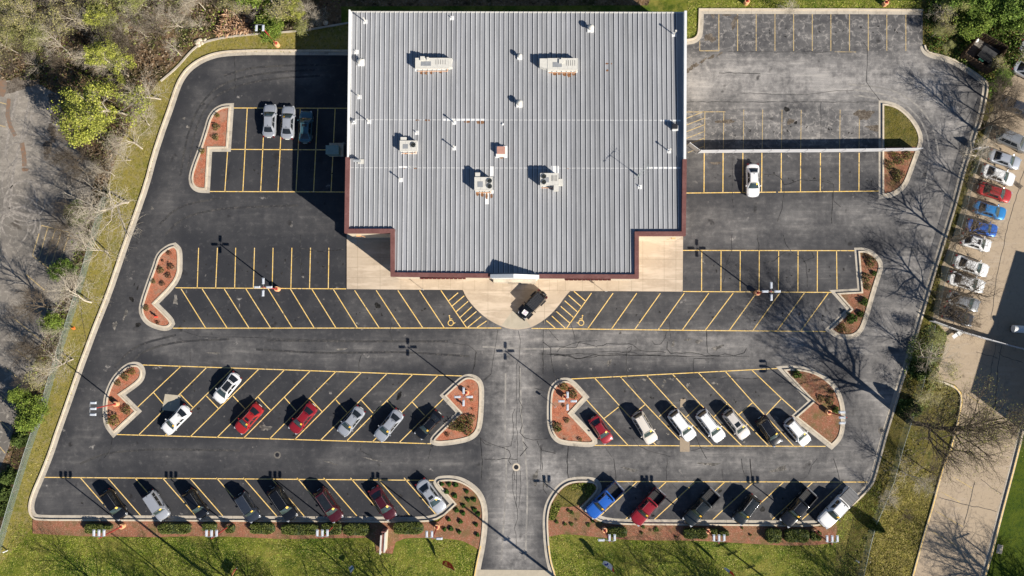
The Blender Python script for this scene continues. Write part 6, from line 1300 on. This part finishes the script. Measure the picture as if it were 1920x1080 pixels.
# --- right strip trees whose shadows lie across the car park
for px, py, key, H, w, lab in ((1833, 245, 'dark1', 11, .95, 'tall dark bare tree at the kerb beside the single fence panel'), (1814, 345, 'dark2', 8.5, .95, 'dark bare tree at the right kerb beside the red car'), (1787, 452, 'dark1', 11.5, 1.1, 'dark bare tree at the right kerb beside the deep blue sedan'), (1763, 566, 'dark2', 11.5, 1.15, 'dark bare tree at the right kerb whose twigs cover the grey sedan'), (1716, 668, 'bare2', 10, .9, 'grey bare tree at the right kerb below the white board fence'),
    (1806, 392, 'dark2', 7, 1.0, 'dark twiggy bare tree between the blue sedans and the kerb'), (1776, 515, 'dark1', 7, 1.1, 'dark twiggy bare tree over the tails of the two white sedans'), (1822, 300, 'bare3', 7, 1.0, 'pale twiggy bare tree over the silver sedan'), (1768, 588, 'dark2', 8, 1.25, 'dense dark bare tree over the two half hidden cars'), (1856, 190, 'dark1', 8, 1.1, 'dark bare tree over the car at the right edge'), (1845, 262, 'dark2', 7, 1.0, 'dark bare tree over the grey people carrier'),
    (1706, 792, 'big', 25, .92, 'very tall bare tree with spreading dark limbs over the side road'), (1693, 884, 'bare1', 9.5, .9, 'grey bare tree on the lower right verge'), (1838, 215, 'dark2', 8, .8, 'dark bare tree at the kerb corner below the timber enclosure'), (1744, 700, 'bud1', 6, 1.1, 'olive budding tree at the bend of the yellow kerb'), (1738, 640, 'bud2', 5, 1.0, 'dull green bush tree right of the fence end'), (1725, 745, 'bud1', 5, 1.1, 'low olive tree beside the very tall bare tree'), (1663, 930, 'bare3', 5, 1.0, 'small bare thicket tree on the lower right verge'), (1690, 960, 'dark2', 4, .8, 'thin dark bare tree between the fence and the side road'), (1735, 880, 'dark1', 6, .8, 'thin bare tree near the yellow kerb')):
    tree(px, py, key, H, lab, None, w)
# --- trees south of the picture: only their shadows are seen
gs = 'bare trees south of the front lawns'
def tree_tip(px, py, H, key, w=1.0):
    px -= 12; py -= 20; H *= 1.15; w *= 1.25
    k = H*.851/math.tan(EL); t = G(px, py); tree_at(t+Vector((.794*k, -.607*k, 0)), key, H, 'bare tree standing south of the front lawns', gs, w)
for q in ((60, 1005, 13, 'bare2', .8), (150, 1018, 12, 'bare1', .8), (215, 1035, 13, 'bare2', .8), (330, 1020, 14, 'dark1', .8), (440, 1040, 12, 'bare1', .9), (545, 1015, 14, 'bare2', .8), (600, 1010, 13, 'dark2', .8), (1060, 1020, 13, 'bare2', .8), (1120, 1010, 14, 'bare1', .8), (1190, 1012, 14, 'dark1', .8), (1265, 1040, 11, 'bare1', .7), (1440, 1015, 15, 'bare2', .9), (1500, 1020, 14, 'dark1', .9), (1690, 995, 14, 'dark2', .8), (1740, 1010, 15, 'dark1', .9), (1790, 1020, 15, 'bare2', .9), (1870, 1040, 13, 'dark1', .8)): tree_tip(*q)
# --- conifers
def conifer_mesh(seed, n=5200):
    rng = np.random.default_rng(seed); z = rng.random(n)**1.5; ang = rng.random(n)*6.283; lob = 1+.18*np.sin(ang*5+z*9)+.1*np.sin(ang*9); r = (1-z)**.75*.5*lob*np.sqrt(rng.uniform(.35, 1, n)); c = np.stack([r*np.cos(ang), r*np.sin(ang), .08+z*.9], 1)
    v, f, t = leaf_cloud(c, .085, [(.06, .09, .02), (.085, .12, .03), (.11, .15, .04), (.04, .06, .014)], rng); return np_mesh('crown', v, f, t, M['leaf'])
CM = [conifer_mesh(3), conifer_mesh(4)]
def conifer(px, py, H, W_, label, group=None):
    c = G(px, py); u = empty('conifer', c, random.uniform(0, 6), label, 'tree', group); mb = MB(); mb.tube((0, 0, 0), (0, 0, H*.8), .09, .03); mb.build('trunk', M['bark_dark'], u); o = bpy.data.objects.new('crown', CM[int(px) % 2]); COL.objects.link(o); o.parent = u; o.scale = (W_, W_, H)
conifer(1636, 984, 3.6, 1.5, 'dark evergreen beside the fence at the lower right'); conifer(1701, 765, 3.6, 2.8, 'dark evergreen by the right kerb near the very tall tree'); conifer(1722, 693, 3.2, 2.6, 'dark evergreen by the right kerb below the white board fence')
for x, y, l in ((42, 823, 'uppermost round evergreen left of the chain link fence'), (21, 893, 'second round evergreen left of the chain link fence'), (12, 925, 'third round evergreen left of the chain link fence'), (6, 952, 'lowest round evergreen left of the chain link fence')): conifer(x, y, 2.4, 2.2, l)
# --- shrubs
def shrub_mesh(seed, n, size, pal, shape='ball', sticks=0, flat_=.8):
    rng = np.random.default_rng(seed); d = rng.normal(size=(n, 3)); d[:, 2] = np.abs(d[:, 2]); d /= np.linalg.norm(d, axis=1)[:, None]; r = rng.uniform(.55, 1.0, n)**.6
    lob = 1+.18*np.sin(3*np.arctan2(d[:, 1], d[:, 0])+seed)+.12*np.sin(7*np.arctan2(d[:, 1], d[:, 0])); c = d*(r*lob*.5)[:, None]*np.array([1, 1, flat_*1.4]); v, f, t = leaf_cloud(c, size, pal, rng, 1); return np_mesh('foliage', v, f, t, M['leaf'])
SH = {'round': shrub_mesh(1, 900, .10, [(.05, .12, .02), (.08, .17, .03), (.03, .07, .012)]), 'scrag': shrub_mesh(2, 260, .075, [(.14, .11, .045), (.21, .17, .06), (.07, .055, .025), (.10, .12, .03)], flat_=.5), 'green': shrub_mesh(3, 600, .09, [(.06, .11, .018), (.10, .15, .03), (.04, .06, .012)]), 'brown': shrub_mesh(4, 260, .075, [(.055, .035, .02), (.10, .06, .035), (.04, .045, .015)], flat_=.45), 'gold': shrub_mesh(6, 300, .08, [(.22, .19, .04), (.14, .13, .03), (.08, .07, .02)])}
stick_m = {}
def shrub(px, py, kind, d, label, group=None, h=None, z=.11, name='shrub'):
    c = G(px, py); u = empty(name, (c.x, c.y, z), random.uniform(0, 6), label, 'shrub', group); o = bpy.data.objects.new('foliage', SH[kind]); COL.objects.link(o); o.parent = u; o.scale = (d, d, (h or d)*1.0); o.location = (0, 0, .05)
    if kind not in stick_m:
        mb = MB(); rs = random.Random(hash(kind) % 99)
        for _ in range(16): a = rs.uniform(0, 6.28); r = rs.uniform(.2, .5); mb.tube((0, 0, 0), (r*math.cos(a), r*math.sin(a), rs.uniform(.3, .6)), .012, .005, n=3, caps=False)
        ob = mb.build('stems', M['bark_dark']); stick_m[kind] = ob.data; bpy.data.objects.remove(ob)
    o = bpy.data.objects.new('stems', stick_m[kind]); COL.objects.link(o); o.parent = u; o.scale = (d, d, (h or d))
sc = [((320, 60), 3.375, [(300, 530, 'gold', .7), (292, 603, 'scrag', 1.1), (288, 668, 'scrag', 1.0), (205, 757, 'gold', .8)], 'the narrow left rear island'),
 ((250, 440), 4.8, [(325, 165, 'brown', .7), (340, 285, 'brown', 1.0), (250, 320, 'scrag', 1.0), (320, 368, 'brown', .9), (185, 420, 'scrag', .7), (265, 440, 'brown', .8), (120, 660, 'scrag', .9), (225, 790, 'brown', .6), (268, 235, 'brown', .4)], 'the second left island'),
 ((180, 660), 5.333, [(372, 195, 'gold', 1.0), (300, 240, 'scrag', 1.3), (225, 310, 'scrag', .9), (310, 575, 'scrag', 1.4), (190, 680, 'gold', 1.7), (160, 470, 'scrag', .6)], 'the leftmost middle island'),
 ((520, 660), 4.8, [(1750, 425, 'gold', .5), (1740, 600, 'scrag', 1.4), (1660, 610, 'scrag', 1.5), (1590, 660, 'scrag', 1.6), (1710, 690, 'scrag', 1.8), (1530, 740, 'brown', .7), (1725, 315, 'brown', .3), (1755, 510, 'brown', .3), (1650, 680, 'gold', 1.3)], 'the island left of the central drive'),
 ((1010, 660), 5.4, [(258, 350, 'gold', 1.2), (342, 425, 'scrag', 1.4), (182, 755, 'scrag', 1.4), (205, 780, 'green', .7), (420, 885, 'gold', .6), (285, 690, 'scrag', .8), (252, 540, 'brown', .5), (262, 880, 'brown', .3)], 'the island right of the central drive'),
 ((1320, 660), 5.4, [(935, 225, 'green', 1.2), (1180, 470, 'scrag', 1.1), (1270, 490, 'scrag', 1.3), (1325, 585, 'green', 1.0), (1280, 400, 'scrag', .7)], 'the half round right island'),
 ((1270, 440), 4.683, [(1690, 240, 'scrag', 1.5), (1720, 340, 'green', .7), (1650, 380, 'scrag', 1.5), (1665, 460, 'scrag', 1.0), (1632, 590, 'green', 1.1), (1600, 695, 'green', .9), (1520, 735, 'green', 1.5), (1432, 820, 'gold', 1.3), (1660, 190, 'brown', .9)], 'the right side island below the board fence'),
 ((1590, 230), 4.697, [(430, 465, 'scrag', 1.8), (440, 330, 'scrag', 1.6), (350, 370, 'scrag', 1.3), (520, 290, 'scrag', 1.4), (390, 280, 'gold', .8)], 'the small right island under the board fence')]
kn = dict(gold='yellowish', scrag='scraggly olive brown', brown='dark brownish', green='green')
for off, s, L_, where in sc:
    for x, y, k, d in L_:
        px, py = zoom(off, s, [(x, y)])[0]; shrub(px, py, k, d, '%s low shrub in %s' % (kn[k], where), 'low shrubs in '+where)
for x, y in ((1320, 232), (1385, 232), (1448, 240), (1363, 302), (1440, 340), (1548, 300), (1560, 375), (1617, 377), (1517, 430), (1457, 472), (1620, 467), (1515, 500), (1655, 507), (1385, 557), (1490, 575), (1342, 647), (1403, 642), (1480, 670), (1635, 605), (1647, 698)):
    px, py = zoom((560, 860), 4.908, [(x, y)])[0]; shrub(px, py, 'round', random.uniform(.52, .68), 'small round green shrub in the mulch bed beside the entrance drive', 'round shrubs in the left entrance bed', .5)
for x, y, k, d in ((945, 495, 'green', .5), (915, 475, 'green', .45), (880, 600, 'green', .5), (940, 600, 'green', .55), (1095, 605, 'green', .6), (1135, 570, 'green', .5), (805, 580, 'green', .5), (985, 560, 'brown', .4)):
    px, py = zoom((880, 860), 4.909, [(x, y)])[0]; shrub(px, py, k, d, 'sprouting plant in the mulch below the ground cover right of the entrance drive', 'small plants in the right entrance bed', .3)
for x, y, k, d in ((225, 625, 'green', .5), (290, 655, 'brown', .4), (345, 650, 'green', .7), (210, 680, 'green', .4), (525, 715, 'green', .3), (1135, 635, 'green', .35), (1210, 700, 'green', .35)):
    px, py = zoom((1160, 860), 4.911, [(x, y)])[0]; shrub(px, py, k, d, 'sprouting plant in the right front mulch bed', 'small plants in the right front bed', .3)
# hedges
def hedge(x0, y0, x1, y1, label, h=.85, rnd=.35, group=None):
    a = G(x0, y1, h); b = G(x1, y0, h); c = (a+b)/2; wx = (b.x-a.x); wy = (b.y-a.y); u = empty('hedge', (c.x, c.y, .08), 0, label, 'hedge', group)
    rng = np.random.default_rng(int(x0)); mb = MB(); nx = max(3, int(wx/.45)); 
    mb2 = MB(); N = 28; pr = []
    def se(t, k=1.0):
        ex = .55; return (math.copysign(abs(math.cos(t))**ex, math.cos(t))*wx/2*k, math.copysign(abs(math.sin(t))**ex, math.sin(t))*wy/2*k)
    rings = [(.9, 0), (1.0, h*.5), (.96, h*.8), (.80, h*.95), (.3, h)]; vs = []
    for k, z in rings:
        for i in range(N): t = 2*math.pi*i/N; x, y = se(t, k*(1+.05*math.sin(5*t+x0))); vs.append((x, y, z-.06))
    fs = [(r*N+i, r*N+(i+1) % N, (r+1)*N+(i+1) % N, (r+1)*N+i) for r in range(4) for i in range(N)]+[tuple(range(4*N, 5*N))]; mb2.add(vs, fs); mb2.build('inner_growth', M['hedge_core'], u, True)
    n = int(max(500, wx*wy*520)); t = rng.random(n)*6.283; q = rng.random(n)**.5; ex = .55; X = np.sign(np.cos(t))*np.abs(np.cos(t))**ex*wx/2*q; Y = np.sign(np.sin(t))*np.abs(np.sin(t))**ex*wy/2*q
    Z = h*(1-.12*q**6)+rng.normal(0, .06, n)+.09*np.sin(X*2.3+Y*3+x0); m = q > .93; Z[m] = rng.random(m.sum())*h; X *= 1.02; Y *= 1.02
    v, f, tt = leaf_cloud(np.stack([X, Y, Z], 1), .085, [(.10, .13, .025), (.15, .18, .04), (.06, .08, .014), (.20, .21, .07)], rng, 1); me = np_mesh('foliage', v, f, tt, M['leaf']); o = bpy.data.objects.new('foliage', me); COL.objects.link(o); o.parent = u
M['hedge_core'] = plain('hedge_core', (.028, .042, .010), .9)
for q in ((157, 982.5, 193, 1001, 'hedge clump under the leftmost three headed lamp post'), (194, 985, 208, 994, 'tiny hedge clump right of the leftmost lamp heads'), (294, 981.5, 357, 1002, 'long hedge between the two leftmost front lamp posts'), (377, 981, 405, 996.5, 'short hedge left of the second front lamp post'), (422, 985, 438.5, 1000, 'small square hedge right below the second front lamp post'), (467, 981, 514, 1002, 'hedge in front of the boxy dark blue grey car'), (526, 983, 596, 1004, 'long hedge left of the third front lamp post'), (602, 981, 640, 1004, 'hedge under the third front lamp post'), (643, 982, 692, 1004.5, 'hedge directly left of the double slab sign'), (737, 979.5, 793, 1002.5, 'rounded hedge right of the double slab sign'),
    (1139, 989, 1176, 1008, 'rounded hedge beside the lamp post near the blue pickup'), (1282, 991, 1328, 1011, 'wide hedge in front of the charcoal pickup'), (1332, 992, 1345, 1005, 'tiny hedge clump right of the lamp post by the charcoal pickup'), (1348, 996, 1368, 1005.5, 'small low hedge in front of the off-road estate'), (1437, 992, 1466, 1018.5, 'square dark hedge in front of the black pickup'), (1472, 993, 1518, 1018, 'long dark hedge left of the last lamp post'), (1521, 996, 1541, 1015, 'small dark hedge right below the last lamp post')): hedge(*q)
# --- brush, litter and grass that nobody could count
def inside(poly, x, y):
    n = len(poly); r = np.zeros(len(x), bool)
    for i in range(n):
        x1, y1 = poly[i][:2]; x2, y2 = poly[(i+1) % n][:2]; c = ((y1 > y) != (y2 > y)) & (x < (x2-x1)*(y-y1)/((y2-y1) or 1e-9)+x1); r ^= c
    return r
def lump(x, y, s, seed):
    return (np.sin(x/s+seed)*np.sin(y/s*1.1+seed*2)+np.sin(x/s*.53+y/s*.7+seed*3)+.7*np.sin(x/s*1.9-y/s*1.6+seed))/2.7
def brush(name, poly, n, size, pal, hmax, seed, label=None, scale=2.2, thr=-.1, flat_=.7, elong=1.6, exclude=()):
    P = np.array([tuple(G(*p).xy) for p in poly]); rng = np.random.default_rng(seed); lo = P.min(0); hi = P.max(0); x = rng.uniform(lo[0], hi[0], n); y = rng.uniform(lo[1], hi[1], n); k = inside(P, x, y)
    for e in exclude:
        E = np.array([tuple(G(*p).xy) for p in e]); k &= ~inside(E, x, y)
    l = lump(x, y, scale, seed); k &= l+rng.normal(0, .35, n) > thr; x = x[k]; y = y[k]; l = l[k]; z = rng.random(len(x))*hmax*np.clip(.35+l, .08, 1); v, f, t = leaf_cloud(np.stack([x, y, z], 1), size, pal, rng, flat_, elong); me = np_mesh(name, v, f, t, M['leaf']); o = bpy.data.objects.new(name, me); COL.objects.link(o); o['kind'] = 'stuff'
    o['label'] = label; o['category'] = 'undergrowth'
WP_ = [(-40, -40), (645, -40), (645, 15), (640, 40), (560, 55), (480, 60), (403, 70), (358, 90), (300, 148), (262, 200), (225, 270), (192, 384), (166, 480), (137, 579), (114, 651), (93, 721), (72, 768), (50, 820), (20, 930), (-10, 990), (-30, 990), (18, 837), (30, 790), (52, 724), (78, 640), (104, 585), (128, 520), (145, 455), (170, 400), (180, 310), (122, 262), (112, 180), (60, 150), (-40, 155)]
brush('undergrowth', WP_, 90000, .16, [(.14, .10, .06), (.20, .15, .10), (.09, .06, .04), (.26, .21, .15)], .7, 1, 'brown leafless undergrowth under the trees of the left strip and wood', elong=2.6)
brush('green_undergrowth', WP_, 60000, .17, [(.14, .16, .04), (.20, .20, .07), (.09, .11, .02), (.24, .24, .08)], 1.5, 4, 'olive green brush between the trees of the left strip and wood', 2.8, .18)
brush('fence_growth', [(192, 384), (166, 480), (137, 579), (114, 651), (93, 721), (72, 768), (50, 820), (20, 930), (-10, 990), (-30, 990), (18, 837), (30, 790), (52, 724), (78, 640), (104, 585), (128, 520), (145, 455), (172, 390)], 26000, .16, [(.15, .19, .035), (.21, .24, .06), (.09, .12, .02), (.26, .26, .09)], 1.3, 61, 'olive and green growth between the left fence and the old asphalt', 1.8, -.05)
brush('bright_undergrowth', WP_, 26000, .18, [(.13, .20, .02), (.20, .27, .03), (.08, .13, .015)], 1.8, 8, 'bright green patches of brush in the left strip and wood', 2.4, .52)
TR = [(1735, -30), (1990, -30), (1925, 95), (1885, 165), (1856, 205), (1852, 165), (1848, 150), (1790, 113), (1762, 104), (1740, 98), (1734, 80)]
ENC = [(1829, 66), (1880, 95), (1850, 143), (1794, 108)]
brush('thicket_undergrowth', TR, 42000, .17, [(.07, .13, .015), (.12, .19, .03), (.04, .07, .01), (.17, .16, .06)], 1.6, 12, 'green and brown brush of the upper right thicket', 1.8, -.15, exclude=[ENC])
RS = [(1700, 690), (1726, 596), (1745, 540), (1757, 498), (1791, 390), (1806, 330), (1822, 282), (1838, 236), (1852, 205), (1885, 165), (1850, 230), (1836, 300), (1818, 345), (1800, 400), (1782, 455), (1765, 500), (1760, 560), (1748, 598), (1775, 625), (1770, 660), (1752, 706), (1800, 740), (1795, 800), (1740, 860), (1700, 880), (1650, 970), (1642, 1000), (1625, 1080), (1600, 1080), (1646, 880), (1663, 815), (1682, 752)]
brush('verge_undergrowth', RS, 26000, .14, [(.16, .135, .075), (.10, .085, .04), (.22, .19, .12), (.12, .13, .04)], .9, 15, 'dry brown and olive weeds along the right verge and fence', 1.9, .05, elong=2.4)
brush('green_verge_growth', [(1700, 640), (1748, 600), (1775, 625), (1770, 660), (1752, 706), (1742, 760), (1700, 790), (1690, 740)], 8500, .15, [(.16, .21, .06), (.18, .22, .07), (.11, .14, .035)], 1.6, 18, 'pale green creeper and bushes around the right fence below the white board fence', 1.6, -.1)
brush('reeds', [(410, 66), (425, 25), (470, 20), (480, 58)], 3500, .30, [(.38, .24, .15), (.30, .18, .10), (.46, .32, .22)], 1.6, 31, 'pinkish dry reeds beside the two headed lamp post', 1.5, -.6, .9, 5)
brush('ground_cover', [(1034, 945), (1048, 923), (1062, 911), (1077, 906), (1096, 905), (1112, 907), (1117, 915), (1100, 938), (1080, 950), (1052, 950), (1040, 975), (1029, 975)], 9000, .12, [(.17, .20, .03), (.11, .14, .02), (.24, .25, .06)], .3, 41, 'yellow green ground cover in the bed right of the entrance drive', 1.2, -.3)
VG = [(p[0], p[1]) for p in VL]
gp = [(.27, .235, .055), (.16, .17, .028), (.33, .28, .10), (.11, .115, .018)]
brush('verge_tufts', VG, 70000, .10, gp, .06, 51, 'short dry grass tufts on the left verge', 1.5, -.6, .25, 1.8)
lg = [(.205, .25, .03), (.28, .275, .055), (.15, .19, .02), (.34, .31, .10), (.115, .145, .016)]
brush('lawn_tufts', [(58, 1006), (290, 1008), (600, 1011), (700, 1020), (740, 1040), (760, 1010), (860, 1014), (896, 1036), (888, 1090), (0, 1090), (0, 1050), (40, 975)], 60000, .09, lg, .05, 52, 'mown grass of the left front lawn', 1.6, -.7, .25, 1.8)
brush('lawn_tufts', [(1029, 1006), (1060, 1002), (1190, 1015), (1300, 1015), (1440, 1023), (1550, 1023), (1568, 1012), (1572, 985), (1595, 950), (1636, 912), (1650, 900), (1655, 930), (1600, 1090), (1042, 1090)], 60000, .09, lg, .05, 53, 'mown grass of the right front lawn', 1.6, -.7, .25, 1.8)
brush('verge_tufts', [(1656, 890), (1700, 880), (1765, 870), (1748, 948), (1728, 1017), (1710, 1090), (1616, 1090), (1645, 985)], 60000, .11, [(.20, .175, .030), (.26, .215, .055), (.13, .13, .018), (.32, .26, .09)], .12, 54, 'rough grass between the right fence and the side road', 2.2, -.6, .25, 1.8)
brush('lawn_tufts', [(1290, 2), (1725, 2), (1725, 18), (1310, 17), (1308, 62), (1298, 72), (1288, 74)], 26000, .11, lg, .06, 55, 'grass behind the rear bays right of the store', 1.6, -.7, .25, 1.8)
brush('lawn_tufts', [(1655, 196), (1683, 203), (1703, 220), (1718, 245), (1722, 268), (1718, 280), (1655, 280)], 6000, .10, lg, .05, 56, 'grass patch in the right side island behind the board fence', 1.6, -.9, .25, 1.8)
